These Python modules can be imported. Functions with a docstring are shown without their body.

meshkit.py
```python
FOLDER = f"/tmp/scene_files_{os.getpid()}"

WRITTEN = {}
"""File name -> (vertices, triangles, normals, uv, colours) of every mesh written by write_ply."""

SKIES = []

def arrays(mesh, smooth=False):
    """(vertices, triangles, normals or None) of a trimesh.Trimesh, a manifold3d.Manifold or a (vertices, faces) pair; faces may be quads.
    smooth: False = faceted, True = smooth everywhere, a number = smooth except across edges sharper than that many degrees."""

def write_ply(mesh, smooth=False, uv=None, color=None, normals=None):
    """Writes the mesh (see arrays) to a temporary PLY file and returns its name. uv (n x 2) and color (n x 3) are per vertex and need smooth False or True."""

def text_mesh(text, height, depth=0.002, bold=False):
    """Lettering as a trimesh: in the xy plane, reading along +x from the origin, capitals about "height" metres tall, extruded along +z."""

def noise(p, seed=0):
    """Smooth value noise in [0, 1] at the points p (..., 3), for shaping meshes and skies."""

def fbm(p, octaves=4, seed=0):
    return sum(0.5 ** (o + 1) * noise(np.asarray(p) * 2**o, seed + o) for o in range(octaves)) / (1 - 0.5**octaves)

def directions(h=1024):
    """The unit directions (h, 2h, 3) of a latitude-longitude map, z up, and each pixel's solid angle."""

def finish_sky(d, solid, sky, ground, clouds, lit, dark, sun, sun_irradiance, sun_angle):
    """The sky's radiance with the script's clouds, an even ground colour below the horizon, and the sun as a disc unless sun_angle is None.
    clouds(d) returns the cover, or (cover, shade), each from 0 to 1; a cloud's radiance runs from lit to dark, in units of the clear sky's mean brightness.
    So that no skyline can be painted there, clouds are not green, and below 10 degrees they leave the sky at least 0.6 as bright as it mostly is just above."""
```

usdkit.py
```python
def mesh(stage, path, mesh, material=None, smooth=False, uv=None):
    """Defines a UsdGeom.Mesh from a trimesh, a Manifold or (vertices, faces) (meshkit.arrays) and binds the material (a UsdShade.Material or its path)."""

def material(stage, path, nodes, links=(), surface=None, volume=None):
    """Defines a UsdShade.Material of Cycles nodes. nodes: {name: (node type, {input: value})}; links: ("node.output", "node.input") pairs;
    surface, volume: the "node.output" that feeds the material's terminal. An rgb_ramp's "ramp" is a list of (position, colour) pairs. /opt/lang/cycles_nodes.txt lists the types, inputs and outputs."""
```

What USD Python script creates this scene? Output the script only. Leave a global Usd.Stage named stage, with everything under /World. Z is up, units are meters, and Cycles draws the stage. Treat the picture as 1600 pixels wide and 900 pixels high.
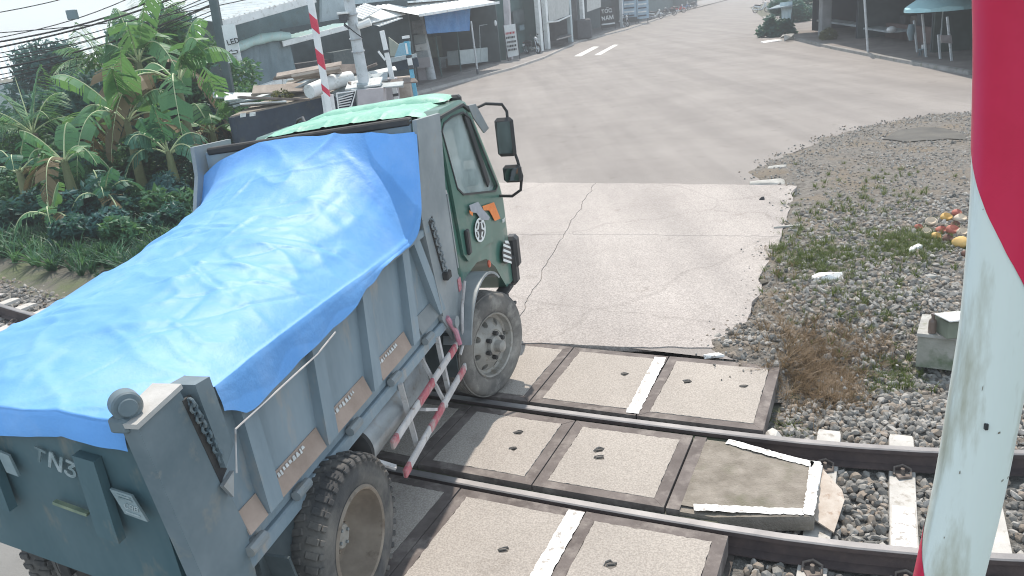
import math, random, numpy as np, trimesh, usdkit, meshkit
import manifold3d as m3
from pxr import Usd, UsdGeom, UsdLux, UsdShade, Sdf, Gf, Vt
from shapely.geometry import Polygon, Point
from shapely.ops import triangulate

stage = Usd.Stage.CreateInMemory()
UsdGeom.SetStageUpAxis(stage, UsdGeom.Tokens.z); UsdGeom.SetStageMetersPerUnit(stage, 1.0)
UsdGeom.Xform.Define(stage, '/World'); UsdGeom.Scope.Define(stage, '/World/Looks')
R = random.Random(7); NR = np.random.RandomState(7)

# ---------------------------------------------------------------- camera
SC = 1.12
CAM_H = 2.9552 * SC; PITCH = 0.337115; ROLL = -0.097878; FPX = 1265.73
EYE = np.array([0, 0, CAM_H])
FW = np.array([0, math.cos(PITCH), -math.sin(PITCH)]); UP0 = np.array([0, math.sin(PITCH), math.cos(PITCH)]); RT0 = np.array([1., 0, 0])
CR = RT0 * math.cos(ROLL) + UP0 * math.sin(ROLL); CU = -RT0 * math.sin(ROLL) + UP0 * math.cos(ROLL)
cam = UsdGeom.Camera.Define(stage, '/World/camera')
M4 = Gf.Matrix4d(*CR, 0, *CU, 0, *(-FW), 0, *EYE, 1)
cam.AddTransformOp().Set(M4)
cam.CreateHorizontalApertureAttr(36.0); cam.CreateVerticalApertureAttr(20.25); cam.CreateFocalLengthAttr(36.0 * FPX / 1600)
cam.CreateClippingRangeAttr(Gf.Vec2f(0.05, 3000)); cam.CreateExposureAttr(0.28)

# ---------------------------------------------------------------- sky and sun
SUN_AZ = math.atan2(0.10, 0.99); SUN_EL = math.radians(60)
SUN = np.array([math.sin(SUN_AZ) * math.cos(SUN_EL), math.cos(SUN_AZ) * math.cos(SUN_EL), math.sin(SUN_EL)])
dome = UsdLux.DomeLight.Define(stage, '/World/sky')
sky_mat = usdkit.material(stage, '/World/Looks/sky_look', {
    'sky': ('sky_texture', {'sky_type': 'single_scattering', 'sun_disc': False, 'sun_elevation': SUN_EL, 'sun_rotation': SUN_AZ, 'aerosol_density': 1.2, 'air_density': 1.0}),
    'tc': ('texture_coordinate', {}), 'cn': ('noise_texture', {'scale': 2.2, 'detail': 6.0, 'roughness': 0.55}), 'cr': ('rgb_ramp', {'ramp': [(0.30, (0.45, 0.45, 0.45)), (0.70, (0.9, 0.9, 0.9))]}),
    'mx': ('mix_color', {'b': (5.9, 7.0, 7.9), 'use_clamp': False}), 'bg': ('background_shader', {'strength': 0.13})}, [('tc.generated', 'cn.vector'), ('cn.fac', 'cr.fac'), ('cr.color', 'mx.fac'), ('sky.color', 'mx.a'), ('mx.result', 'bg.color')], surface='bg.background')
UsdShade.MaterialBindingAPI.Apply(dome.GetPrim()).Bind(sky_mat)
dome.GetPrim().SetCustomDataByKey('kind', 'structure')
sun = UsdLux.DistantLight.Define(stage, '/World/sun')
sun.CreateIntensityAttr(1.0); sun.CreateAngleAttr(0.6); sun.CreateColorAttr(Gf.Vec3f(1.0, 0.915, 0.82)); sun.CreateNormalizeAttr(True)
zc = SUN; xc = np.cross([0, 0, 1], zc); xc /= np.linalg.norm(xc); yc = np.cross(zc, xc)
sun.AddTransformOp().Set(Gf.Matrix4d(*xc, 0, *yc, 0, *zc, 0, 0, 0, 0, 1))

# ---------------------------------------------------------------- layout helpers: where the photograph's points lie in the place
def ray(px, py): return FW + ((px - 800) / FPX) * CR - ((py - 450) / FPX) * CU
def G(px, py, z=0.0):
    d = ray(px, py); return EYE + d * ((z - CAM_H) / d[2])
def Y(px, py, dist):
    d = ray(px, py); return EYE + d * (dist / d[1])
class Wall:                                       # a vertical plane through two ground points
    def __init__(s, a, b):
        s.a = np.array([a[0], a[1], 0.]); d = np.array([b[0], b[1], 0.]) - s.a; s.t = d / np.linalg.norm(d)
        s.n = np.array([s.t[1], -s.t[0], 0])
        if s.n @ (EYE - s.a) < 0: s.n = -s.n
    def at(s, px, py, out=0.0):
        d = ray(px, py); a = s.a + s.n * out
        return EYE + d * (((a - EYE) @ s.n) / (d @ s.n))
    def u(s, px, py, out=0.0):
        p = s.at(px, py, out) - s.a; return np.array([p @ s.t, p[2]])
    def pt(s, u, z, out=0.0): return s.a + s.t * u + s.n * out + np.array([0, 0, z])

# ---------------------------------------------------------------- prims
used = {}
def numbered(parent, name):
    k = parent + '/' + name; n = used.get(k, 0); used[k] = n + 1
    return k if n == 0 else f'{k}_{n:03d}'
BASE = {}
def tag(p, label=None, cat=None, group=None, kind=None):
    p = stage.GetPrimAtPath(p) if isinstance(p, str) else p.GetPrim()
    for k, v in (('label', label), ('category', cat), ('group', group), ('kind', kind)):
        if v: p.SetCustomDataByKey(k, v)
    return p
def thing(name, label, cat, base=(0, 0, 0), group=None, matrix=None):
    path = numbered('/World', name); x = UsdGeom.Xform.Define(stage, path)
    base = np.array(base, float)
    if matrix is not None: x.AddTransformOp().Set(matrix); base = np.zeros(3)
    else: x.AddTranslateOp().Set(Gf.Vec3d(*map(float, base)))
    BASE[path] = base; tag(x, label, cat, group); return path
def MB(meshes):
    meshes = [m for m in meshes if m is not None]
    out = []
    for m in meshes:
        v, f, _ = meshkit.arrays(m); out.append(trimesh.Trimesh(v, f, process=False))
    return trimesh.util.concatenate(out) if len(out) > 1 else out[0]
def part(parent, name, mesh, mat, smooth=False, label=None):
    """one Mesh prim below a thing or a part (vertices given in the world, or in the thing's frame when the thing has a matrix)"""
    if isinstance(mesh, (list,)): mesh = MB(mesh)
    v, f, _ = meshkit.arrays(mesh)
    b = BASE[parent]; path = numbered(parent, name)
    usdkit.mesh(stage, path, trimesh.Trimesh(v - b, f, process=False), mat, smooth)
    BASE[path] = b
    if label: tag(stage.GetPrimAtPath(path), label)
    return path
def obj(name, mesh, mat, label=None, cat=None, group=None, kind=None, smooth=False):
    if isinstance(mesh, (list,)): mesh = MB(mesh)
    path = numbered('/World', name); usdkit.mesh(stage, path, mesh, mat, smooth); BASE[path] = np.zeros(3)
    tag(stage.GetPrimAtPath(path), label, cat, group, kind); return path
def copy(src, loc, rz=0.0, label=None, group=None, scale=1.0):
    name = src.rsplit('/', 1)[1].rstrip('0123456789').rstrip('_')
    path = numbered('/World', name); x = UsdGeom.Xform.Define(stage, path)
    x.GetPrim().GetReferences().AddInternalReference(src); x.GetPrim().SetInstanceable(True)
    x.ClearXformOpOrder(); x.AddTransformOp().Set(Gf.Matrix4d().SetScale(scale) * Gf.Matrix4d().SetRotate(Gf.Rotation(Gf.Vec3d(0, 0, 1), math.degrees(rz))) * Gf.Matrix4d().SetTranslate(Gf.Vec3d(*map(float, loc))))
    tag(x, label, stage.GetPrimAtPath(src).GetCustomDataByKey('category'), group); return path

# ---------------------------------------------------------------- mesh helpers
def box(lo, hi): 
    lo, hi = np.minimum(lo, hi), np.maximum(lo, hi)
    return trimesh.creation.box(extents=np.array(hi) - lo, transform=trimesh.transformations.translation_matrix((np.array(lo) + hi) / 2))
def cbox(lo, hi, c=0.01):
    lo = np.minimum(lo, hi); hi2 = np.maximum(lo, hi); mid = (lo + hi2) / 2; h = (hi2 - lo) / 2; c = min(c, h.min() * .9)
    pts = [mid + np.array([sx, sy, sz]) * (h - np.array([c if k != 0 else 0, c if k != 1 else 0, c if k != 2 else 0])) for k in range(3) for sx in (-1, 1) for sy in (-1, 1) for sz in (-1, 1)]
    return trimesh.convex.convex_hull(np.array(pts))
def obox(a, b, w, h, up=(0, 0, 1), ch=0.0):
    """a bar of width w and height h from a to b"""
    a, b = np.array(a, float), np.array(b, float); t = b - a; L = np.linalg.norm(t); t /= L
    s = np.cross(t, up); s /= max(np.linalg.norm(s), 1e-9); u = np.cross(s, t)
    m = cbox(np.array([-w / 2, 0, -h / 2]), np.array([w / 2, L, h / 2]), ch) if ch else box(np.array([-w / 2, 0, -h / 2]), np.array([w / 2, L, h / 2]))
    T = np.eye(4); T[:3, 0] = s; T[:3, 1] = t; T[:3, 2] = u; T[:3, 3] = a; m.apply_transform(T); return m
def tube(pts, r, n=10, caps=True):
    pts = np.array(pts, float); N = len(pts); r = np.broadcast_to(r, N)
    tg = np.gradient(pts, axis=0); tg /= np.linalg.norm(tg, axis=1)[:, None]
    ref = np.array([0, 0, 1.]) if abs(tg[0][2]) < .9 else np.array([1., 0, 0]); s = np.cross(tg[0], ref); s /= np.linalg.norm(s)
    V = []; ang = np.arange(n) / n * 2 * np.pi
    for i in range(N):
        s = s - tg[i] * (s @ tg[i]); s /= np.linalg.norm(s); u = np.cross(tg[i], s)
        V.append(pts[i] + r[i] * (np.cos(ang)[:, None] * s + np.sin(ang)[:, None] * u))
    V = np.vstack(V); F = []
    for i in range(N - 1):
        for k in range(n):
            a, b = i * n + k, i * n + (k + 1) % n; F += [[a, b, b + n], [a, b + n, a + n]]
    if caps:
        V = np.vstack([V, pts[0], pts[-1]]); c0, c1 = len(V) - 2, len(V) - 1
        for k in range(n): F += [[c0, (k + 1) % n, k], [c1, (N - 1) * n + k, (N - 1) * n + (k + 1) % n]]
    return trimesh.Trimesh(V, F, process=False)
def lathe(prof, c, axis, n=48):
    """prof: (radius, offset along axis)"""
    axis = np.array(axis, float) / np.linalg.norm(axis); ref = np.array([0, 0, 1.]) if abs(axis[2]) < .9 else np.array([1., 0, 0])
    s = np.cross(axis, ref); s /= np.linalg.norm(s); u = np.cross(s, axis); V = []; F = []
    ang = np.arange(n) / n * 2 * np.pi
    for (r, o) in prof: V.append(np.array(c) + axis * o + max(r, 1e-4) * (np.cos(ang)[:, None] * s + np.sin(ang)[:, None] * u))
    for i in range(len(prof) - 1):
        for k in range(n):
            a, b = i * n + k, i * n + (k + 1) % n; F += [[a, b + n, b], [a, a + n, b + n]]
    return trimesh.Trimesh(np.vstack(V), F, process=False)
def cyl(a, b, r, n=16, r2=None): return tube([a, b], [r, r if r2 is None else r2], n)
def poly(pts3, thick, nrm=None):
    """a flat polygon given by 3-D points, given a thickness against its normal"""
    P = np.array(pts3, float); n = np.zeros(3)
    for i in range(len(P)): n += np.cross(P[i], P[(i + 1) % len(P)])
    n /= np.linalg.norm(n)
    if nrm is not None and n @ np.array(nrm) < 0: n = -n
    x = P[1] - P[0]; x -= n * (x @ n); x /= np.linalg.norm(x); y = np.cross(n, x)
    q = np.stack([(P - P[0]) @ x, (P - P[0]) @ y], 1); pg = Polygon(q)
    if not pg.is_valid: pg = pg.buffer(0)
    m = trimesh.creation.extrude_polygon(pg, thick, engine='earcut')
    T = np.eye(4); T[:3, 0] = x; T[:3, 1] = y; T[:3, 2] = n; T[:3, 3] = P[0] - n * thick; m.apply_transform(T); return m
def flat(pts2, z, holes=()):
    pg = Polygon(pts2, holes)
    if not pg.is_valid: pg = pg.buffer(0)
    v, f = trimesh.creation.triangulate_polygon(pg, engine='earcut')
    f = np.array(f); v = np.array(v); a = v[f[:, 1]] - v[f[:, 0]]; b = v[f[:, 2]] - v[f[:, 0]]
    fl = (a[:, 0] * b[:, 1] - a[:, 1] * b[:, 0]) < 0; f[fl] = f[fl][:, ::-1]
    return trimesh.Trimesh(np.column_stack([v, np.full(len(v), z)]), f, process=False)
def grid(fn, nu, nv):
    V = np.array([fn(i / (nu - 1), j / (nv - 1)) for i in range(nu) for j in range(nv)], float); F = []
    for i in range(nu - 1):
        for j in range(nv - 1):
            a = i * nv + j; F += [[a, a + nv, a + nv + 1], [a, a + nv + 1, a + 1]]
    return trimesh.Trimesh(V, F, process=False)
def man(m):
    v, f, _ = meshkit.arrays(m); t = trimesh.Trimesh(v, f); t.merge_vertices()
    return m3.Manifold(m3.Mesh(np.array(t.vertices, np.float32), np.array(t.faces, np.uint32)))
def text(s, h, depth, org, xd, yd):
    m = meshkit.text_mesh(s, h, depth, bold=True); xd, yd = np.array(xd, float), np.array(yd, float); xd /= np.linalg.norm(xd)
    yd = yd - xd * (xd @ yd); yd /= np.linalg.norm(yd)
    T = np.eye(4); T[:3, 0] = xd; T[:3, 1] = yd; T[:3, 2] = np.cross(xd, yd); T[:3, 3] = org; m.apply_transform(T); return m

# ---------------------------------------------------------------- materials
MATS = {}
def M(name, c1, c2=None, scale=3.0, rough=0.6, metal=0.0, bump=0.0, bscale=40.0, c3=None, scale3=12.0, lim=(0.35, 0.68), lim3=(0.55, 0.7), stretch=(1, 1, 1), coat=0.0, spec=0.5, bdist=0.01, trans=None):
    if name in MATS: return MATS[name]
    n = {'g': ('geometry', {}), 'm': ('mapping', {'scale': stretch}), 'p': ('principled_bsdf', {'roughness': rough, 'metallic': metal, 'coat_weight': coat, 'specular_ior_level': spec})}
    L = [('g.position', 'm.vector')]
    if c2 is None: n['p'][1]['base_color'] = c1; out = None
    else:
        n['n'] = ('noise_texture', {'scale': scale, 'detail': 8.0, 'roughness': 0.62}); n['r'] = ('rgb_ramp', {'ramp': [(lim[0], c1), (lim[1], c2)]})
        L += [('m.vector', 'n.vector'), ('n.fac', 'r.fac')]; out = 'r.color'
        if c3 is not None:
            n['n3'] = ('noise_texture', {'scale': scale3, 'detail': 6.0, 'roughness': 0.65}); n['r3'] = ('rgb_ramp', {'ramp': [(lim3[0], (0, 0, 0)), (lim3[1], (1, 1, 1))]})
            n['mx'] = ('mix_color', {'b': c3}); L += [('m.vector', 'n3.vector'), ('n3.fac', 'r3.fac'), ('r3.color', 'mx.fac'), ('r.color', 'mx.a')]; out = 'mx.result'
        L.append((out, 'p.base_color'))
    if bump:
        n['nb'] = ('noise_texture', {'scale': bscale, 'detail': 6.0, 'roughness': 0.6}); n['b'] = ('bump', {'strength': bump, 'distance': bdist})
        L += [('m.vector', 'nb.vector'), ('nb.fac', 'b.height'), ('b.normal', 'p.normal')]
    surf = 'p.BSDF'
    if trans:
        n['tl'] = ('translucent_bsdf', {'color': trans}); n['mc'] = ('mix_closure', {'fac': 0.3}); L += [('p.BSDF', 'mc.closure1'), ('tl.BSDF', 'mc.closure2')]; surf = 'mc.closure'
    # the closure output of mix_closure
    MATS[name] = usdkit.material(stage, '/World/Looks/' + name, n, L, surface=surf); return MATS[name]
def leafmat(name, c1, c2, tr):
    if name in MATS: return MATS[name]
    n = {'g': ('geometry', {}), 'n': ('noise_texture', {'scale': 1.3, 'detail': 3.0}), 'w': ('mix_float', {'fac': 0.55}), 'r': ('rgb_ramp', {'ramp': [(0.25, c1), (0.75, c2)]}),
         'p': ('principled_bsdf', {'roughness': 0.5, 'specular_ior_level': 0.35}), 'tl': ('translucent_bsdf', {'color': tr}), 'mc': ('mix_closure', {'fac': 0.3})}
    L = [('g.position', 'n.vector'), ('n.fac', 'w.a'), ('g.random_per_island', 'w.b'), ('w.result', 'r.fac'), ('r.color', 'p.base_color'), ('p.BSDF', 'mc.closure1'), ('tl.BSDF', 'mc.closure2')]
    MATS[name] = usdkit.material(stage, '/World/Looks/' + name, n, L, surface='mc.closure'); return MATS[name]
def glassmat(name, tint, refl):
    MATS[name] = usdkit.material(stage, '/World/Looks/' + name, {'t': ('transparent_bsdf', {'color': tint}), 'g': ('glossy_bsdf', {'roughness': 0.04, 'color': (0.9, 0.95, 0.95)}), 'f': ('fresnel', {'IOR': refl}), 'm': ('mix_closure', {})},
                                 [('f.fac', 'm.fac'), ('t.BSDF', 'm.closure1'), ('g.BSDF', 'm.closure2')], surface='m.closure'); return MATS[name]
def road_mat(name, c1, c2, spk, crack, lane, sscale=90, cscale=.35):
    n = {'g': ('geometry', {}), 'n': ('noise_texture', {'scale': .5, 'detail': 8.0, 'roughness': .65}), 'r': ('rgb_ramp', {'ramp': [(.3, c1), (.7, c2)]}), 'sp': ('noise_texture', {'scale': sscale, 'detail': 3.0, 'roughness': .7}), 'sr': ('rgb_ramp', {'ramp': [(.40, (.72, .71, .70)), (.52, (1, 1, 1)), (.66, (1.25, 1.24, 1.22))]}),
         'ms': ('mix_color', {'blend_type': 'multiply', 'fac': spk, 'use_clamp': False}), 'd': ('noise_texture', {'scale': 1.1, 'detail': 5.0}), 'dm': ('vector_math', {'math_type': 'multiply_add', 'vector2': (.9, .9, .9)}), 'v': ('voronoi_texture', {'feature': 'distance_to_edge', 'scale': cscale}), 'cr': ('rgb_ramp', {'ramp': [(0.0, (.45, .44, .43)), (.008, (.62, .61, .60)), (.016, (1, 1, 1))]}), 'mc': ('mix_color', {'blend_type': 'multiply', 'fac': crack}),
         'lm': ('mapping', {'rotation': (0, 0, -.42), 'scale': (.9, .07, 1)}), 'ln': ('noise_texture', {'scale': 1.0, 'detail': 6.0, 'roughness': .6}), 'lr': ('rgb_ramp', {'ramp': [(.38, (.78, .77, .76)), (.62, (1.06, 1.05, 1.03))]}), 'ml': ('mix_color', {'blend_type': 'multiply', 'fac': lane, 'use_clamp': False}),
         'st': ('noise_texture', {'scale': 1.6, 'detail': 7.0, 'roughness': .7}), 'str': ('rgb_ramp', {'ramp': [(.60, (1, 1, 1)), (.72, (.70, .68, .66))]}), 'mst': ('mix_color', {'blend_type': 'multiply', 'fac': .8}), 'b': ('bump', {'strength': .55, 'distance': .01}), 'p': ('principled_bsdf', {'roughness': .9, 'specular_ior_level': .25})}
    L = [('g.position', 'n.vector'), ('n.fac', 'r.fac'), ('g.position', 'sp.vector'), ('sp.fac', 'sr.fac'), ('r.color', 'ms.a'), ('sr.color', 'ms.b'), ('g.position', 'd.vector'), ('d.color', 'dm.vector1'), ('g.position', 'dm.vector3'), ('dm.vector', 'v.vector'), ('v.distance', 'cr.fac'), ('ms.result', 'mc.a'), ('cr.color', 'mc.b'),
         ('g.position', 'lm.vector'), ('lm.vector', 'ln.vector'), ('ln.fac', 'lr.fac'), ('mc.result', 'ml.a'), ('lr.color', 'ml.b'), ('g.position', 'st.vector'), ('st.fac', 'str.fac'), ('ml.result', 'mst.a'), ('str.color', 'mst.b'), ('mst.result', 'p.base_color'), ('sp.fac', 'b.height'), ('b.normal', 'p.normal')]
    MATS[name] = usdkit.material(stage, '/World/Looks/' + name, n, L, surface='p.BSDF'); return MATS[name]
asphalt = road_mat('asphalt', (.25, .230, .218), (.31, .287, .272), .5, .08, .6, 60, .16)
asphalt_old = M('asphalt_old', (0.20, 0.195, 0.19), (0.27, 0.26, 0.25), 0.35, 0.9, bump=0.5, bscale=55, c3=(0.16, 0.155, 0.15), scale3=2.2, lim3=(0.55, 0.75), bdist=0.012)
asphalt_near = M('asphalt_near', (0.19, 0.19, 0.185), (0.25, 0.245, 0.235), 0.6, 0.9, bump=0.5, bscale=60, c3=(0.15, 0.15, 0.145), scale3=3)
concrete_road = road_mat('concrete_road', (.368, .336, .318), (.445, .41, .388), .85, .22, .6, 55, .36)
concrete = road_mat('panel_concrete', (.36, .325, .292), (.45, .41, .372), .7, .0, .35, 75, 1.3)
pale_concrete = M('sleeper_concrete', (0.42, 0.40, 0.37), (0.55, 0.53, 0.50), 5, 0.85, bump=0.3, bscale=80, c3=(0.3, 0.27, 0.23), scale3=14, lim3=(0.55, 0.7))
steel_frame = M('frame_steel', (0.085, 0.068, 0.062), (0.16, 0.135, 0.125), 4, 0.75, 0.1, bump=0.2, bscale=60, c3=(0.235, 0.205, 0.185), scale3=5, lim3=(.5, .68))
rail_side = M('rail_rust', (0.045, 0.033, 0.034), (0.085, 0.06, 0.055), 6, 0.75, 0.1, bump=0.25, bscale=60)
rail_top = M('rail_polish', (0.19, 0.18, 0.18), (0.30, 0.285, 0.28), 3, 0.5, 0.35, stretch=(1, 1, 1))
ballast_base = M('ballast_ground', (0.10, 0.095, 0.085), (0.21, 0.20, 0.185), 9, 0.95, bump=1.0, bscale=26, c3=(0.28, 0.27, 0.25), scale3=28, lim3=(0.5, 0.62), bdist=0.05)
soil = M('soil', (0.085, 0.082, 0.066), (0.15, 0.14, 0.115), 0.8, 0.95, bump=0.8, bscale=20, c3=(0.10, 0.12, 0.055), scale3=1.5, lim3=(0.45, 0.65), bdist=0.03)
verge_mat = M('verge_gravel', (0.12, 0.108, 0.094), (0.255, 0.235, 0.21), 14, 0.95, bump=1.0, bscale=34, c3=(0.20, 0.165, 0.125), scale3=1.3, lim3=(0.48, 0.62), bdist=0.04)
pave_mat = M('pavement_concrete', (0.215, 0.20, 0.19), (0.29, 0.27, 0.255), 0.9, 0.9, bump=0.3, bscale=40, c3=(0.19, 0.18, 0.16), scale3=3)
white_paint = M('white_paint', (0.72, 0.71, 0.68), (0.80, 0.79, 0.77), 4, 0.7, bump=0.15, bscale=60, c3=(0.36, 0.33, 0.30), scale3=16, lim3=(0.56, 0.62))
# ---------------------------------------------------------------- track frame
PHI = -0.4409131914809074; TT = np.array([math.cos(PHI), math.sin(PHI)]); TN = np.array([-TT[1], TT[0]])
def bow(a):
    c = min(max(a, -12.0), 1.1); f = lambda x: 0.011 * (x + 1.2) ** 2 + 0.055 * max(0.0, x + 0.7) ** 2
    return f(c) + (a - c) * (f(c + .01) - f(c - .01)) / .02
N_FAR, N_NEAR = 5.68, 4.48                            # centre lines of the two rails
def T(a, n, z=0.0):
    p = a * TT + (n + bow(a)) * TN; return np.array([p[0], p[1], z])
def track_n(x, y):
    a = x * TT[0] + y * TT[1]; return x * TN[0] + y * TN[1] - bow(a), a

# ---------------------------------------------------------------- ground, road, verge
def smooth01(x): x = min(max(x, 0), 1); return x * x * (3 - 2 * x)
def ground_z(x, y):
    n, a = track_n(x, y); d = abs(n - 5.08)
    z = -0.035
    dip = 0.17 * (1 - smooth01((d - 1.15) / 1.0)); keep = smooth01((abs(a + 4.2) - 3.4) / 0.35) if -7.6 < a < -0.3 else 1.0
    if -8.2 < a < -0.45: keep = 0.0 if -7.9 < a < -0.75 else 1.0
    if (a > -.5 and 5.08 < n < 13 and x < 15.5) or (-2.4 < a <= -.5 and 6.99 < n < 9): return -.33
    return z - dip * keep
xs = np.unique(np.concatenate([np.linspace(-400, -30, 20), np.linspace(-30, -12, 30), np.linspace(-12, 12, 161), np.linspace(12, 40, 40), np.linspace(40, 400, 20)]))
ys = np.unique(np.concatenate([np.linspace(-60, 1, 14), np.linspace(1, 20, 141), np.linspace(20, 60, 40), np.linspace(60, 700, 30)]))
GX, GY = np.meshgrid(xs, ys, indexing='ij')
GZ = np.array([[ground_z(x, y) if abs(x) < 30 and y < 40 else -.035 for y in ys] for x in xs])
nz = meshkit.fbm(np.stack([GX * 1.7, GY * 1.7, 0 * GX], -1), 3, 5) - 0.5
GZ = GZ + nz * 0.035 * (np.abs(GX) < 30) - 0.012
ny_ = len(ys); idx = np.arange(len(xs) * ny_).reshape(len(xs), ny_)
q = np.stack([idx[:-1, :-1], idx[1:, :-1], idx[1:, 1:], idx[:-1, 1:]], -1).reshape(-1, 4)
obj('ground', (np.stack([GX, GY, GZ], -1).reshape(-1, 3), q), soil, 'bare soil lying under the street, yards and railway', 'ground', kind='structure', smooth=True)

def L2(*pts): return [tuple(G(*p)[:2]) for p in pts]
kerbL = L2((560, 172), (600, 165), (655, 147), (700, 135), (800, 109), (850, 92), (905, 66), (980, 47), (1060, 20)) + [(58, 190), (90, 260)]
kerbR = [(104, 255)] + [(68, 180)] + L2((1172, 12), (1192, 28), (1205, 54), (1300, 77), (1400, 97), (1512, 117)) + [(15.6, 22), (15.9, 12)]
vergeE = [(15.7, 17.5)] + L2((1515, 178), (1440, 182), (1330, 205), (1240, 238), (1175, 268), (1190, 284))
road_poly = [(-9.5, 24.0)] + kerbL + kerbR[:-1] + vergeE + [tuple(G(1245, 290)[:2])] + L2((1120, 543),) + [tuple(T(-0.72, 6.99)[:2]), tuple(T(-7.6, 6.99)[:2]), (-5.3, 14.0), (-8.5, 20.0)]
obj('road', flat(road_poly, 0.0), asphalt, 'wide grey asphalt road and junction beyond the railway', 'road', kind='structure')
near_poly = [tuple(T(-7.7, 3.17)[:2]), tuple(T(-0.85, 3.17)[:2]), tuple(T(-0.95, 2.2)[:2]), (1.0, -2), (1.2, -20), (-10, -20), (-9, -2)]
obj('road', flat(near_poly, 0.0), asphalt_near, 'grey asphalt road on the near side of the rails behind the truck', 'road', kind='structure')

# pavement and kerb on the left, along the shops
def offset_line(pts, d):
    P = np.array(pts, float); t = np.gradient(P, axis=0); t /= np.linalg.norm(t, axis=1)[:, None]; n = np.stack([-t[:, 1], t[:, 0]], 1); return P + n * d
kl = np.array(kerbL[1:]); 
pl = flat([tuple(p) for p in kl] + [tuple(p) for p in offset_line(kl, 7.0)[::-1]], 0.10)
obj('pavement', pl, pave_mat, 'pale concrete pavement in front of the shops on the left', 'pavement', kind='structure')
def kerb_run(pts, w, h, z0=-.05, g=0.35, side=1):
    out = []
    P = np.array(pts)
    for a, b in zip(P[:-1], P[1:]):
        L = np.linalg.norm(b - a); 
        if L > 60: continue
        t = (b - a) / L; n = np.array([-t[1], t[0]]) * side
        m = obox([*(a + n * w / 2), (z0 + h) / 2], [*(b + n * w / 2), (z0 + h) / 2], w, h - z0, ch=.02); out.append(m)
    return out
pk = kerb_run(kl[:8], 0.16, 0.115)
obj('kerb', pk, M('kerb_pale', (.30, .285, .27), (.42, .40, .38), 2, .9, bump=.3, c3=(.2, .19, .17), scale3=3), 'low pale kerb edging the pavement of the left-hand shops', 'kerb', kind='structure')
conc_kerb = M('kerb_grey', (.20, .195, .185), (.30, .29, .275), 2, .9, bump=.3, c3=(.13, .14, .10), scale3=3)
krr = np.array(kerbR[3:8])
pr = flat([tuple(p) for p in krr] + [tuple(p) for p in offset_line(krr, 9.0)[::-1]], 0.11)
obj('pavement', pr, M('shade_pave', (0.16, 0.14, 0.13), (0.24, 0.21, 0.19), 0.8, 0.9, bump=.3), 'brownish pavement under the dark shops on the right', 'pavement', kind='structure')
obj('kerb', kerb_run(krr, 0.16, 0.125), conc_kerb, 'grey kerb along the right-hand side of the road before the dark shops', 'kerb', kind='structure')

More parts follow.
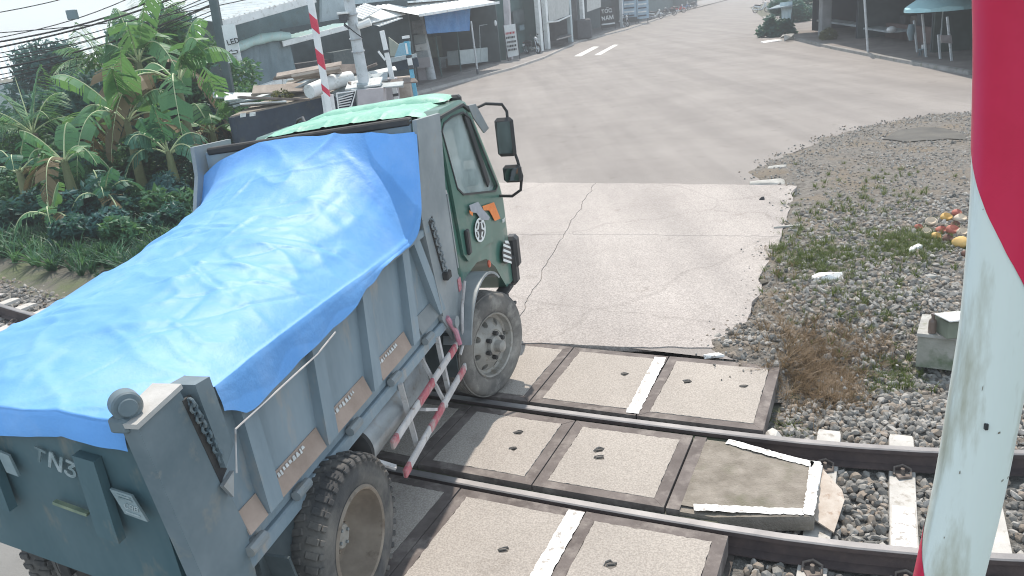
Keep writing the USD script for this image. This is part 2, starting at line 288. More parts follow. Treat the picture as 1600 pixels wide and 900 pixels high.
# concrete approach: slabs with joints
sl = thing('concrete_approach', 'worn pale concrete road slabs leading up to the crossing panels', None, G(1000, 430)); tag(stage.GetPrimAtPath(sl), kind='structure')
edge_out = L2((1245, 291), (1238, 320), (1222, 366), (1190, 440), (1165, 500), (1120, 545))
def slab_piece(px, z=0.012):
    P = [np.array(G(*p)[:2]) for p in px]; Q = []
    for a, b in zip(P, P[1:] + P[:1]):
        m_ = max(2, int(np.linalg.norm(b - a) / .07))
        for k in range(m_):
            c = a + (b - a) * k / m_; f = [meshkit.fbm(np.array([[c[0] * 2.6, c[1] * 2.6, z_]]), 4, 14)[0] - .5 for z_ in (2., 9.)]; Q.append((c[0] + f[0] * .14, c[1] + f[1] * .14))
    pg = Polygon(Q).buffer(0).buffer(-0.006)
    m = trimesh.creation.extrude_polygon(pg, 0.05, engine='earcut'); m.apply_translation([0, 0, z - 0.05]); return m
rows = [[(560, 287), (800, 286), (930, 287), (880, 368), (740, 366), (480, 366)], [(930, 287), (985, 287), (1100, 289), (1245, 291), (1239, 312), (1230, 340), (1222, 371), (1060, 369), (880, 368)],
        [(480, 366), (740, 366), (880, 368), (825, 470), (800, 537), (700, 530), (400, 510)], [(880, 368), (1060, 369), (1222, 371), (1205, 405), (1192, 430), (1186, 452), (1168, 490), (1146, 520), (1122, 543), (1080, 546), (960, 541), (800, 537), (825, 470)]]
for r in rows: part(sl, 'road_slab', slab_piece(r), concrete_road)
obj('dirt_strip', flat(L2((400, 505), (700, 528), (800, 534), (960, 538), (1080, 543), (1125, 540), (1175, 500), (1190, 520), (1215, 566)) + [tuple(T(-.72, 6.985)[:2]), tuple(T(-3.6, 6.985)[:2]), tuple(T(-7, 6.985)[:2])], .005), M('road_dirt', (.20, .185, .165), (.30, .28, .255), 3, .95, bump=.8, bscale=60, c3=(.36, .34, .31), scale3=50, lim3=(.55, .65)), 'gritty dirt between the road slabs and the far row of panels', 'dirt', kind='structure')
# verge: a low uneven sheet of gravelly soil right of the road, up to the ballast
def verge_z(x, y):
    f = meshkit.fbm(np.array([[x * .9, y * .9, 3.]]), 4, 9)[0] - .45
    return f
vp = L2((1122, 547), (1170, 492), (1190, 447), (1222, 372), (1245, 292), (1172, 270), (1240, 236), (1330, 203), (1440, 181), (1515, 177)) + [(15.7, 17.4), (17, 12), (14, 7), tuple(T(9, 7.4)[:2]), tuple(T(5, 7.1)[:2]), tuple(T(-0.3, 6.9)[:2]), tuple(T(-0.62, 7.0)[:2]), tuple(T(-1.25, 7.02)[:2])]
VP = Polygon(vp).buffer(0)
from shapely import prepared
import shapely
def verge_mesh(step=0.11):
    x0, y0, x1, y1 = VP.bounds; X, Yy = np.meshgrid(np.arange(x0 - .4, x1 + .4, step), np.arange(y0 - .4, y1 + .4, step), indexing='ij')
    pts = shapely.points(X.ravel(), Yy.ravel()); d = shapely.distance(pts, VP.boundary) * np.where(shapely.contains(VP, pts), 1, -1)
    P = np.stack([X.ravel(), Yy.ravel(), 0 * X.ravel()], -1)
    d = d + (meshkit.fbm(P * 2.2, 4, 3) - .5) * .55
    big = meshkit.fbm(P * .55, 3, 11) - .45; sm = meshkit.fbm(P * 5, 3, 12) - .5
    n = (P[:, 0] * TN[0] + P[:, 1] * TN[1]) - np.array([bow(a) for a in P[:, 0] * TT[0] + P[:, 1] * TT[1]])
    near = np.maximum(np.clip((n - 7.3) / 1.3, 0, 1), np.clip((-.45 - (P[:, 0] * TT[0] + P[:, 1] * TT[1])) / .25, 0, 1))
    z = np.where(d > 0, 0.012 + np.clip(d / .5, 0, 1) * (0.03 + .14 * np.maximum(big, -.1) + .03 * sm), d * .35) 
    z = z * near + (1 - near) * (-.21 + .03 * sm)
    nx, ny = X.shape; idx = np.arange(nx * ny).reshape(nx, ny)
    q = np.stack([idx[:-1, :-1], idx[1:, :-1], idx[1:, 1:], idx[:-1, 1:]], -1).reshape(-1, 4)
    keep = (d[q] > -.35).any(1); P[:, 2] = z
    qk = q[keep]; us, inv = np.unique(qk, return_inverse=True)
    return P[us], inv.reshape(qk.shape), (X, Yy, z.reshape(X.shape), d.reshape(X.shape))
VPts, VQ, VG = verge_mesh()
obj('verge', (VPts, VQ), verge_mat, 'uneven gravel and soil verge right of the crossing', 'verge', kind='structure', smooth=True)
from scipy.interpolate import RegularGridInterpolator
vz_i = RegularGridInterpolator((VG[0][:, 0], VG[1][0]), VG[2], bounds_error=False, fill_value=-1)
vd_i = RegularGridInterpolator((VG[0][:, 0], VG[1][0]), VG[3], bounds_error=False, fill_value=-1)
def bal_z(a, n):
    f = meshkit.fbm(np.array([[a * 2.0, n * 2.0, 1.0]]), 3, 4)[0] - .5
    out = max(0.0, abs(n - 5.08) - 1.25)
    return -0.195 + .05 * f - .03 * min(out, 1.5)
def ballast(a0, a1, n0, n1, name):
    na, nn = int((a1 - a0) / .12) + 2, int((n1 - n0) / .12) + 2
    def f(s, t):
        a, n = a0 + (a1 - a0) * s, n0 + (n1 - n0) * t; p = T(a, n); return [p[0], p[1], bal_z(a, n)]
    m = grid(f, na, nn); m.invert() if m.face_normals[:, 2].mean() < 0 else None
    return m
obj('ballast_bed', [ballast(-0.72, 9, 2.6, 8.2, 'r'), ballast(-22, -7.75, 3.2, 8.0, 'l')], ballast_base, 'grey ballast bed under the sleepers on both sides of the crossing', 'ballast bed', kind='structure', smooth=True)
obj('crossing_bed', flat([tuple(T(a, n)[:2]) for a, n in ((-7.76, 3.1), (-4, 3.1), (-0.7, 3.1), (-0.7, 7.0), (-4, 7.0), (-7.76, 7.0))], -0.16), M('bed_dirt', (0.05, 0.042, 0.038), (0.10, 0.085, 0.075), 8, .95, bump=.6), 'dark dirt bed in the gaps beneath the crossing panels', 'crossing bed', kind='structure')

# ---------------------------------------------------------------- rails: head, web, foot along the track
def rail_sweep(n0, prof, a0=-26, a1=16, step=.4):
    A_ = np.arange(a0, a1 + .01, step); V = []; F = []; k = len(prof)
    for a in A_:
        p = T(a, n0)
        for (dn, z) in prof: V.append([p[0] + TN[0] * dn, p[1] + TN[1] * dn, z])
    for i in range(len(A_) - 1):
        for j in range(k):
            a, b = i * k + j, i * k + (j + 1) % k; F += [[a, a + k, b + k], [a, b + k, b]]
    m = trimesh.Trimesh(np.array(V), F, process=False)
    if m.face_normals[np.argmax(np.array(V)[m.faces].mean(1)[:, 2])][2] < 0: m.invert()
    return m
def rail(n0, label):
    t = thing('rail', label, 'rail', T(-.3, n0))
    part(t, 'rail_body', rail_sweep(n0, [(-.062, -.155), (.062, -.155), (.062, -.143), (.016, -.122), (.009, -.045), (.034, -.034), (.036, -.004), (-.036, -.004), (-.034, -.034), (-.009, -.045), (-.016, -.122), (-.062, -.143)]), rail_side)
    part(t, 'rail_head', rail_sweep(n0, [(-.035, -.006), (.035, -.006), (.036, -.001), (.026, .006), (-.026, .006), (-.036, -.001)]), rail_top)
rail(N_FAR, 'farther of the two rusty rails, with worn shiny head'); rail(N_NEAR, 'nearer of the two rusty rails, passing in front of the rear wheel')

# ---------------------------------------------------------------- sleepers with rail clips
clip_mat = M('clip_steel', (0.10, 0.08, 0.07), (0.2, 0.17, 0.15), 20, .65, .3)
def sleeper(a, label, n0=3.92, n1=6.16, grp='concrete sleepers of the track', white=False):
    c = T(a, 5.08, -.16); t = thing('sleeper', label, 'sleeper', c, grp); d = T(a, 6) - T(a, 4); d /= np.linalg.norm(d); s = np.array([-d[1], d[0], 0])
    def P(dn, ds, z): p = T(a, 5.08 + dn); return p + s * ds + np.array([0, 0, z])
    V = []; N = [(n0 - 5.08, -.155, .5), (n0 - 5.02, -.148, 1), (-.62, -.150, 1), (-.40, -.165, .9), (.40, -.165, .9), (.62, -.150, 1), (n1 - 5.14, -.148, 1), (n1 - 5.08, -.155, .5)]
    for dn, z, k in N:
        w = .085 * (.8 + .2 * k)
        V += [P(dn, -w, z), P(dn, w, z), P(dn, w + .03, -.33), P(dn, -w - .03, -.33)]
    F = []
    for i in range(len(N) - 1):
        for j in range(4):
            x, y = i * 4 + j, i * 4 + (j + 1) % 4; F += [[x, y, y + 4], [x, y + 4, x + 4]]
    e = (len(N) - 1) * 4; F += [[0, 2, 1], [0, 3, 2], [e, e + 1, e + 2], [e, e + 2, e + 3]]
    m = trimesh.Trimesh(np.array(V), F, process=False); m.fix_normals()
    part(t, 'beam', m, white_paint if white else pale_concrete)
    for rn in (N_NEAR, N_FAR):
        for sd in (-1, 1):
            o = P(rn - 5.08 + sd * .105, 0, -.148); dd = d * sd
            pts = [o + s * -.055 + dd * .02, o + s * -.055 - dd * .035 + np.array([0, 0, .028]), o + np.array([0, 0, .05]) - dd * .045, o + s * .055 - dd * .035 + np.array([0, 0, .028]), o + s * .055 + dd * .02]
            part(t, 'rail_clip', MB([tube(pts, .009, 6), cyl(o + [0, 0, -.01], o + [0, 0, .045], .014, 8), cbox(o + np.array([-.05, -.05, -.012]), o + np.array([.05, .05, .006]), .004)]), clip_mat)
    return t
SP = .52; k = 0
right_names = ['sleeper under the leaning plate at the end of the crossing, right of the white-edged ramp', 'whitewashed sleeper with grey end, between the leaning plate and the striped pole', 'sleeper whose end shows just behind the striped pole', 'sleeper right of the striped pole at the picture edge']
for i, nm in enumerate(right_names): sleeper(-.23 + SP * i, nm, white=False)
for i in range(4, 6): sleeper(-.23 + SP * i, ('first', 'second')[i - 4] + ' sleeper beyond the right-hand picture edge, past the striped pole', grp='sleepers beyond the striped pole')
for i in range(9): sleeper(-8.0 - SP * i, ('first', 'second', 'third', 'fourth', 'fifth', 'sixth', 'seventh', 'eighth', 'ninth')[i] + ' pale sleeper left of the crossing panels, counted leftwards from the panels', grp='sleepers left of the truck')
# whitewash on the second sleeper and the white box on it
wp = T(.29, 5.0); 
obj('paint_patch', poly([T(.29, n, 0) + np.array([TT[0] * w, TT[1] * w, -.158 + .006]) for n, w in ((4.62, -.075), (4.62, .075), (5.17, .07), (5.17, -.07))], .004, (0, 0, 1)), white_paint, 'whitewash across the middle of the sleeper left of the striped pole', 'paint mark')
pl_ = thing('leaning_plate', 'pale rusty steel plate leaning over the sleeper at the end of the ramp', 'plate', T(-.2, 5.1, -.1))
P0 = [G(*p, z) for p, z in (((1283, 730), -.02), ((1316, 764), -.05), ((1320, 778), -.06), ((1303, 832), -.13), ((1268, 806), -.09))]
part(pl_, 'plate', poly(P0, .012, (0, 0, 1)), M('pale_rust', (0.40, 0.33, 0.27), (0.56, 0.50, 0.44), 7, .8, bump=.2, c3=(.3, .2, .14), scale3=12))
part(pl_, 'edge_strip', tube([G(1283, 728, -.01), G(1275, 770, -.05), G(1266, 808, -.08)], .012, 8), white_paint)

# ---------------------------------------------------------------- crossing panels
recess = M('recess', (0.10, 0.09, 0.08), (0.2, 0.18, 0.16), 14, .9)
def quad_in(c, w):                                # inset quad
    c = np.array(c); pg = Polygon(c[:, :2]).buffer(-w, join_style=2); p = np.array(pg.exterior.coords)[:4]; return p
def panel(a0, a1, n0, n1, label, eyes=(), fw=.085, top=0.0, grp='concrete panels of the level crossing', skip_slab=False):
    g = .006; C = [T(a0 + g, n0), T(a1 - g, n0), T(a1 - g, n1), T(a0 + g, n1)]; ctr = sum(C) / 4
    t = thing('crossing_panel', label, 'crossing panel', [*ctr[:2], top], grp)
    I = [T(a0 + g + fw, n0 + fw), T(a1 - g - fw, n0 + fw), T(a1 - g - fw, n1 - fw), T(a0 + g + fw, n1 - fw)]
    for i in range(4):                            # steel frame bars, mitred
        j = (i + 1) % 4; q = np.array([C[i], C[j], I[j], I[i]]); q[:, 2] = top + R.uniform(-.002, .002)
        part(t, 'frame_bar', poly(q, .14, (0, 0, 1)), steel_frame)
    q = np.array(I); q[:, 2] = 0; pg = Polygon(q[:, :2]).buffer(-.001)
    # slab top: a slightly worn sheet with ragged rim
    ex = [];ring = np.array(pg.exterior.coords)[:-1]
    for i in range(len(ring)):
        a, b = ring[i], ring[(i + 1) % len(ring)]; nrm = np.array([-(b - a)[1], (b - a)[0]]); nrm /= np.linalg.norm(nrm); cc = ring.mean(0)
        if nrm @ (cc - a) < 0: nrm = -nrm
        for s in np.linspace(0, 1, 26)[:-1]: ex.append(a + (b - a) * s + nrm * max(0, R.gauss(.002, .003)))
    holes = []
    pg2 = Polygon(ex).buffer(0)
    for (s, r_) in eyes:
        p = np.array(I[0])[:2] * (1 - s) * (1 - r_) + np.array(I[1])[:2] * s * (1 - r_) + np.array(I[2])[:2] * s * r_ + np.array(I[3])[:2] * (1 - s) * r_
        h = Point(p).buffer(.04).simplify(.004); h = Polygon([(x + R.uniform(-.012, .012), y + R.uniform(-.012, .012)) for x, y in h.exterior.coords[:-1]]).buffer(0)
        pg2 = pg2.difference(h); holes.append(p)
    m = MB([trimesh.creation.extrude_polygon(g_, .1, engine='earcut') for g_ in getattr(pg2, 'geoms', [pg2])]); m.apply_translation([0, 0, top - .1 + .003])
    part(t, 'slab', m, concrete)
    for p in holes:
        c = np.array([*p, top]); part(t, 'lifting_eye', MB([tube([c + [-.03, 0, -.02], c + [-.02, .01, -.004], c + [.02, .01, -.004], c + [.03, 0, -.02]], .008, 6), cbox(c + np.array([-.05, -.05, -.05]), c + np.array([.05, .05, -.012]), .003)]), recess)
    return t
a_m = [-7.0, -6.06, -5.1, -4.13, -3.15, -2.17, -1.19]; nm0, nm1 = N_NEAR + .11, N_FAR - .11
mid = {4: 'middle-row panel between the rails, nearest the side guard of the truck', 5: 'middle-row panel between the rails, left of the dirt-filled ramp'}
for i in range(len(a_m) - 1): panel(a_m[i], a_m[i + 1], nm0, nm1, mid.get(i, ('first', 'second', 'third', 'fourth')[i % 4] + ' middle-row panel from the left, between the rails in the shade under the truck'), ((.62, .72), (.7, .42)) if i == 4 else ((.3, .62), (.34, .5)) if i == 5 else ((.5, .5),), grp='middle panels of the crossing')
a_f = [-6.6, -5.62, -4.64, -3.66, -2.68, -1.71, -.69]; nf0, nf1 = N_FAR + .1, 6.97
far_l = {3: 'far-row panel behind the front wheel, partly hidden by it', 4: 'far-row panel left of the white painted strip', 5: 'far-row panel right of the white painted strip, next to the gravel'}
for i in range(len(a_f) - 1): panel(a_f[i], a_f[i + 1], nf0, nf1, far_l.get(i, ('first', 'second', 'third')[i % 3] + ' far-row panel from the left, hidden behind the truck'), {3: ((.55, .42),), 4: ((.72, .62),), 5: ((.22, .6), (.8, .62))}.get(i, ((.5, .5),)), grp='far panels of the crossing')
near_l = {3: 'near-row panel in the shade beside the rear wheel', 4: 'near-row panel left of the white painted strip, nearest the camera', 5: 'near-row panel right of the white painted strip'}
for i in range(len(a_f) - 1): panel(a_f[i] + .02, a_f[i + 1] + .02 - (.0 if i < 5 else .06), 3.2, N_NEAR - .08, near_l.get(i, ('first', 'second', 'third')[i % 3] + ' near-row panel from the left, hidden under the rear of the truck'), {4: ((.63, .55),), 5: ((.3, .62), (.8, .5))}.get(i, ((.5, .5),)), grp='near panels of the crossing')
def ragged_strip(p, q, w, z):
    p, q = np.array(p)[:2], np.array(q)[:2]; t = (q - p) / np.linalg.norm(q - p); n = np.array([-t[1], t[0]]); L, Rr = [], []
    for s in np.linspace(0, 1, 34):
        c = p + (q - p) * s; L.append(c + n * (w / 2 + R.gauss(0, .0035))); Rr.append(c - n * (w / 2 + R.gauss(0, .0035)))
    return flat([tuple(x) for x in L + Rr[::-1]], z)
tag(obj('white_strip', ragged_strip(T(-1.75, nf0 + .02), T(-1.78, nf1 - .05), .11, .0075), white_paint), 'worn white painted strip across the far row of panels', 'road marking')
tag(obj('white_strip', ragged_strip(T(-1.745, 3.2), T(-1.745, N_NEAR - .1), .12, .0075), white_paint), 'worn white painted strip across the near row of panels', 'road marking')
# end ramp between the rails: steel edge, dirt filling, white edges
rp = thing('end_ramp', 'dirt-filled ramp with broken white edges at the end of the middle panels', 'ramp', T(-.8, 5.08))
D = [(-1.185, nm0), (-.86, nm0 + .0), (-.28, nm0 + .18), (-.27, nm1 - .16), (-.83, nm1), (-1.185, nm1)]
conc_ramp = M('ramp_concrete', (.13, .12, .10), (.22, .20, .175), 6, .9, bump=.4)
def rz(a): return -.004 - max(0, a + .9) * .05
part(rp, 'edge_bar', poly([T(-1.18, nm0, .0), T(-1.09, nm0, .0), T(-1.09, nm1, .0), T(-1.18, nm1, .0)], .14, (0, 0, 1)), steel_frame)
dirt = M('ramp_dirt', (0.19, 0.165, 0.135), (0.31, 0.275, 0.235), 7, .95, bump=.8, bscale=60, c3=(.165, .155, .11), scale3=4, lim3=(.52, .74), bdist=.015)
def rampf(s, t):
    a = -1.09 + s * .76; lo = nm0 + .06 + max(0, a + .86) * .3; hi = nm1 - .06 - max(0, a + .83) * .28; n = lo + (hi - lo) * t; p = T(a, n)
    return [p[0], p[1], rz(a) + .004 + .014 * (meshkit.fbm(np.array([[a * 9, n * 9, 0]]), 3, 2)[0] - .5)]
m = grid(rampf, 26, 26); m.invert() if m.face_normals[:, 2].mean() < 0 else None
part(rp, 'dirt_filling', m, dirt, True)
part(rp, 'ramp_block', poly([T(a, n, -.016) for a, n in ((-1.09, nm0 + .004), (-.86, nm0 + .004), (-.25, nm0 + .17), (-.25, nm1 - .15), (-.83, nm1 - .004), (-1.09, nm1 - .004))], .11, (0, 0, 1)), dirt)
for A_, B_ in (((-.93, nm1 - .035), (-.30, nm1 - .185)), ((-.285, nm1 - .14), (-.285, nm0 + .17)), ((-.32, nm0 + .20), (-1.0, nm0 + .04))):
    m = ragged_strip(T(*A_), T(*B_), .072, 0.0); v = np.array(m.vertices); av = v[:, 0] * TT[0] + v[:, 1] * TT[1]; v[:, 2] = [max(rz(a) + .016, -.009) for a in av]; m = trimesh.Trimesh(v, m.faces, process=False)
    part(rp, 'white_edge', MB([m, trimesh.Trimesh(v - [0, 0, .03], m.faces[:, ::-1], process=False)]), white_paint)

# ---------------------------------------------------------------- stones
def stone(seed, r=1.0):
    m = trimesh.creation.icosphere(1, r); rr = np.random.RandomState(seed); v = m.vertices * (1 + rr.uniform(-.28, .22, (len(m.vertices), 1))) * np.array([1.15, .9, .72])
    return trimesh.convex.convex_hull(v[rr.rand(len(v)) < .55])
stone_m = [M('stone_a', (0.206, 0.197, 0.180), (0.310, 0.294, 0.271), 9, .9), M('stone_b', (0.292, 0.277, 0.254), (0.430, 0.407, 0.377), 9, .9), M('stone_c', (0.112, 0.109, 0.102), (0.189, 0.181, 0.168), 9, .9), M('stone_d', (0.224, 0.185, 0.148), (0.327, 0.277, 0.230), 9, .9)]
def scatter(name, pts, scales, protos, mats, label, cat, seed):
    rr = np.random.RandomState(seed); path = numbered('/World', name); pi = UsdGeom.PointInstancer.Define(stage, path); tag(pi, label, cat, None, 'stuff'); tg = []
    for k, m in enumerate(protos):
        p = f'{path}/{name}_shape_{k + 1:03d}'; usdkit.mesh(stage, p, m, mats[k % len(mats)]); tg.append(Sdf.Path(p))
    pi.CreatePrototypesRel().SetTargets(tg); pi.CreatePositionsAttr(Vt.Vec3fArray.FromNumpy(np.array(pts, np.float32)))
    n = len(pts); pi.CreateProtoIndicesAttr(Vt.IntArray.FromNumpy(rr.randint(0, len(protos), n).astype(np.int32)))
    pi.CreateScalesAttr(Vt.Vec3fArray.FromNumpy(np.array(scales, np.float32)))
    return pi, rr, n
def rand_quats(rr, n, yaw_only=False, tilt=.2):
    if yaw_only:
        a = rr.uniform(0, 2 * np.pi, n); tx, ty = rr.normal(0, tilt, n), rr.normal(0, tilt, n)
        Q = np.stack([np.cos(a / 2), tx / 2, ty / 2, np.sin(a / 2)], 1)
    else: Q = rr.normal(size=(n, 4))
    Q /= np.linalg.norm(Q, axis=1)[:, None]; return Q
def set_quats(pi, Q): pi.CreateOrientationsAttr(Vt.QuathArray([Gf.Quath(float(q[0]), float(q[1]), float(q[2]), float(q[3])) for q in Q]))
rr = np.random.RandomState(3); P_, S_ = [], []
BOWT = np.array([bow(a) for a in np.linspace(-40, 40, 8001)])
def Tv(a, n): o = n + np.interp(a, np.linspace(-40, 40, 8001), BOWT); return a[:, None] * TT + o[:, None] * TN
for (a0, a1, n0, n1, cnt) in ((-.62, 4.5, 3.3, 7.6, 15000), (-20, -7.8, 3.6, 8.2, 9000)):
    a, n = rr.uniform(a0, a1, cnt), rr.uniform(n0, n1, cnt)
    if a0 < -5: a = -7.8 - rr.rand(cnt) ** 1.6 * 9
    f = (a + .23) / SP % 1; d1 = np.minimum(f, 1 - f) * SP; d2 = np.abs(((a + 8.0) / SP + .5) % 1 - .5) * SP; on_s = (n > 3.9) & (n < 6.18)
    bad = (np.abs(n - N_NEAR) < .075) | (np.abs(n - N_FAR) < .075) | (on_s & (a > -.4) & (d1 < .105)) | (on_s & (a < -7.9) & (d2 < .11))
    a, n = a[~bad], n[~bad]; s = rr.uniform(.017, .037, len(a)); p = Tv(a, n)
    z = -.195 + .05 * (meshkit.fbm(np.stack([a * 2, n * 2, 1 + 0 * a], -1), 3, 4) - .5) - .03 * np.clip(np.abs(n - 5.08) - 1.25, 0, 1.5)
    P_.append(np.column_stack([p, z + s * rr.uniform(.1, .9, len(a))])); S_.append(s[:, None] * rr.uniform(.75, 1.2, (len(a), 3)))
pi, rr2, n_ = scatter('ballast_stone', np.vstack(P_), np.vstack(S_), [stone(k) for k in range(8)], stone_m, 'grey crushed ballast stones along both sides of the crossing', 'ballast', 5); set_quats(pi, rand_quats(rr2, n_))
PUD = Polygon([tuple(G(x, y, .1)[:2]) for x, y in ((1378, 213), (1400, 202), (1440, 196), (1475, 199), (1505, 209), (1512, 216), (1470, 215), (1420, 217))])
vb = VP.bounds; cnt = 60000; near_ = rr.rand(cnt) < .7
x = np.where(near_, rr.uniform(1.9, 7.2, cnt), rr.uniform(vb[0], vb[2], cnt)); y = np.where(near_, rr.uniform(4.2, 11.5, cnt), rr.uniform(vb[1], vb[3], cnt))
d = vd_i((x, y)); a = x * TT[0] + y * TT[1]; n = x * TN[0] + y * TN[1] - np.interp(a, np.linspace(-40, 40, 8001), BOWT)
heavy = np.where(n < 9.3, 1.3, 1) * np.clip(1.25 - (n - 7.0) * .16, .12, 1) * np.clip((d + .15) / .9, .06, 1) * 1.4 * meshkit.fbm(np.stack([x * .8, y * .8, 7 + 0 * x], -1), 3, 21)
k = (d > -.15) & (rr.rand(cnt) < heavy) & ~shapely.contains_xy(PUD, x, y); x, y = x[k][:15000], y[k][:15000]; z = vz_i((x, y)); c = rr.rand(len(x))
s = np.where(c < .5, rr.uniform(.012, .024, len(x)), np.where(c < .93, rr.uniform(.02, .04, len(x)), rr.uniform(.03, .05, len(x))))
cnt = 46000; px_ = rr.uniform(vb[0] - .3, vb[2], cnt); py_ = rr.uniform(vb[1], vb[3], cnt); d2 = vd_i((px_, py_)); f2 = meshkit.fbm(np.stack([px_ * 1.3, py_ * 1.3, 5 + 0 * px_], -1), 3, 22); kk = ~shapely.contains_xy(PUD, px_, py_) & (d2 > -.33) & (rr.rand(cnt) < np.clip((d2 + .4) / .6, .25, 1) * np.clip(f2 * 2.2 - .45, .08, 1)); px_, py_, d2 = px_[kk], py_[kk], d2[kk]; z2 = np.maximum(vz_i((px_, py_)), np.where(d2 < .02, .008, -1)); s2 = rr.uniform(.007, .019, len(px_)) * (1 + .5 * (py_ > 11))
pj_, rj_, nj_ = scatter('verge_pebble', np.column_stack([px_, py_, z2 + s2 * .2]), s2[:, None] * rr.uniform(.7, 1.1, (len(px_), 3)), [stone(k + 40) for k in range(4)], stone_m[::-1], 'small pebbles and grit spread over the verge and the ragged road edge', 'pebbles', 9); set_quats(pj_, rand_quats(rj_, nj_))
pi, rr2, n_ = scatter('verge_stone', np.column_stack([x, y, z + s * rr.uniform(0, .5, len(x))]), s[:, None] * rr.uniform(.6, 1.1, (len(x), 3)), [stone(k + 20) for k in range(8)], stone_m, 'loose stones strewn over the verge right of the road', 'stones', 6); set_quats(pi, rand_quats(rr2, n_))

# ================================================================ the dump truck: u forward, v to its right, w up, in units of SC metres
TY, TP, TR = 1.276, 0.021, -0.013
tf = np.array([math.cos(TY) * math.cos(TP), math.sin(TY) * math.cos(TP), math.sin(TP)]); tr0 = np.array([math.sin(TY), -math.cos(TY), 0.]); tu0 = np.cross(tr0, tf)
tr_ = tr0 * math.cos(TR) - tu0 * math.sin(TR); tu_ = np.cross(tr_, tf)
TO = np.array([-1.807, 3.826, 0.0]) * SC
# local frame of the thing: x = forward, y = left, z = up (metres)
truck = thing('dump_truck', 'green cabbed dump truck with grey steel tipper body crossing the rails', 'truck', matrix=Gf.Matrix4d(*tf, 0, *(-tr_), 0, *tu_, 0, *TO, 1))
def TLm(m):                                       # truck units (u, v, w) -> the thing's frame
    v, f, _ = meshkit.arrays(m); v = np.stack([v[:, 0], -v[:, 1], v[:, 2]], 1) * SC
    return trimesh.Trimesh(v, f[:, ::-1], process=False)
STEER = None                                      # (angle, u, v): turns what is built meanwhile about the kingpin
def tpart(parent, name, m, mat, smooth=False, label=None):
    if isinstance(m, list): m = MB(m)
    if STEER:
        v, f, _ = meshkit.arrays(m); a, u0, v0 = STEER; d = v[:, :2] - [u0, v0]; m = trimesh.Trimesh(np.stack([u0 + d[:, 0] * math.cos(a) - d[:, 1] * math.sin(a), v0 + d[:, 0] * math.sin(a) + d[:, 1] * math.cos(a), v[:, 2]], 1), f, process=False)
    return part(parent, name, TLm(m), mat, smooth, label)
def TW(u, v, w): return TO + (tf * u + tr_ * v + tu_ * w) * SC
def ground_w(u, v): return -(tf[2] * u + tr_[2] * v) / tu_[2]     # where the road lies in the truck's frame
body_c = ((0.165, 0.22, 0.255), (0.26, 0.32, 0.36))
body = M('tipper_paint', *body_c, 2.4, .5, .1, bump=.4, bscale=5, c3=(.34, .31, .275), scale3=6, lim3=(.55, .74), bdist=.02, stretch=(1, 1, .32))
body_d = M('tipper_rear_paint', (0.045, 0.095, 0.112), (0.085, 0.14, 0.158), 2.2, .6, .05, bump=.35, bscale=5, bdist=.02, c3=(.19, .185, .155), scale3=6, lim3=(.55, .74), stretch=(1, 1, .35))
steel_g = M('grey_steel', (0.20, 0.225, 0.235), (0.31, 0.33, 0.335), 2.2, .5, .15, bump=.1, bscale=30, c3=(.30, .27, .22), scale3=6, lim3=(.6, .78))
dust_plate = M('dusty_plate', (0.36, 0.27, 0.22), (0.48, 0.37, 0.31), 4, .85, bump=.1)
white_let = M('worn_white_lettering', (0.55, 0.55, 0.53), (0.80, 0.80, 0.78), 18, .8)
chassis = M('chassis', (0.025, 0.025, 0.027), (0.07, 0.065, 0.06), 4, .8, .1, bump=.2)
rubber = M('tyre_rubber', (0.035, 0.036, 0.038), (0.075, 0.073, 0.072), 5, .85, bump=.25, bscale=60, c3=(.21, .19, .165), scale3=2.6, lim3=(.42, .75))
rubber_dust = M('dusty_rubber', (0.10, 0.094, 0.088), (0.23, 0.21, 0.185), 3.0, .9, bump=.25, bscale=60, c3=(.30, .28, .25), scale3=5, lim3=(.5, .7))
rim_f = M('front_rim', (0.26, 0.245, 0.22), (0.40, 0.38, 0.345), 6, .6, .15, c3=(.2, .17, .13), scale3=10)
rim_r = M('rear_rim', (0.20, 0.16, 0.125), (0.33, 0.275, 0.22), 5, .75, .1, c3=(.12, .085, .06), scale3=6)
green = M('cab_green', (0.028, 0.092, 0.068), (0.048, 0.125, 0.095), 2.5, .42, 0, coat=.25, c3=(.15, .16, .135), scale3=3.5, lim3=(.52, .8))
mint = M('mint_roof', (0.15, 0.39, 0.29), (0.24, 0.49, 0.38), 5, .5, bump=.25, bscale=14, c3=(.40, .55, .46), scale3=9, lim3=(.55, .75), bdist=.03)
black_p = M('black_plastic', (0.018, 0.019, 0.02), (0.035, 0.035, 0.036), 6, .5)
inner_m = M('cab_interior', (0.15, 0.17, 0.17), (0.24, 0.25, 0.25), 4, .8)
glass = MATS['cab_glass'] = usdkit.material(stage, '/World/Looks/cab_glass', {'t': ('transparent_bsdf', {'color': (.78, .86, .84)}), 'gl': ('glossy_bsdf', {'roughness': .05, 'color': (.9, .95, .95)}), 'f': ('fresnel', {'IOR': 1.7}), 'm': ('mix_closure', {}), 'df': ('diffuse_bsdf', {'color': (.55, .60, .58)}), 'g': ('geometry', {}), 'n': ('noise_texture', {'scale': 3.0, 'detail': 5.0}), 'r': ('rgb_ramp', {'ramp': [(.3, (.14, .14, .14)), (.7, (.36, .36, .36))]}), 'm2': ('mix_closure', {})},
    [('f.fac', 'm.fac'), ('t.BSDF', 'm.closure1'), ('gl.BSDF', 'm.closure2'), ('g.position', 'n.vector'), ('n.fac', 'r.fac'), ('r.color', 'm2.fac'), ('m.closure', 'm2.closure1'), ('df.BSDF', 'm2.closure2')], surface='m2.closure')
mirror_m = M('mirror_glass', (0.22, 0.25, 0.25), None, rough=.06, metal=1.0)
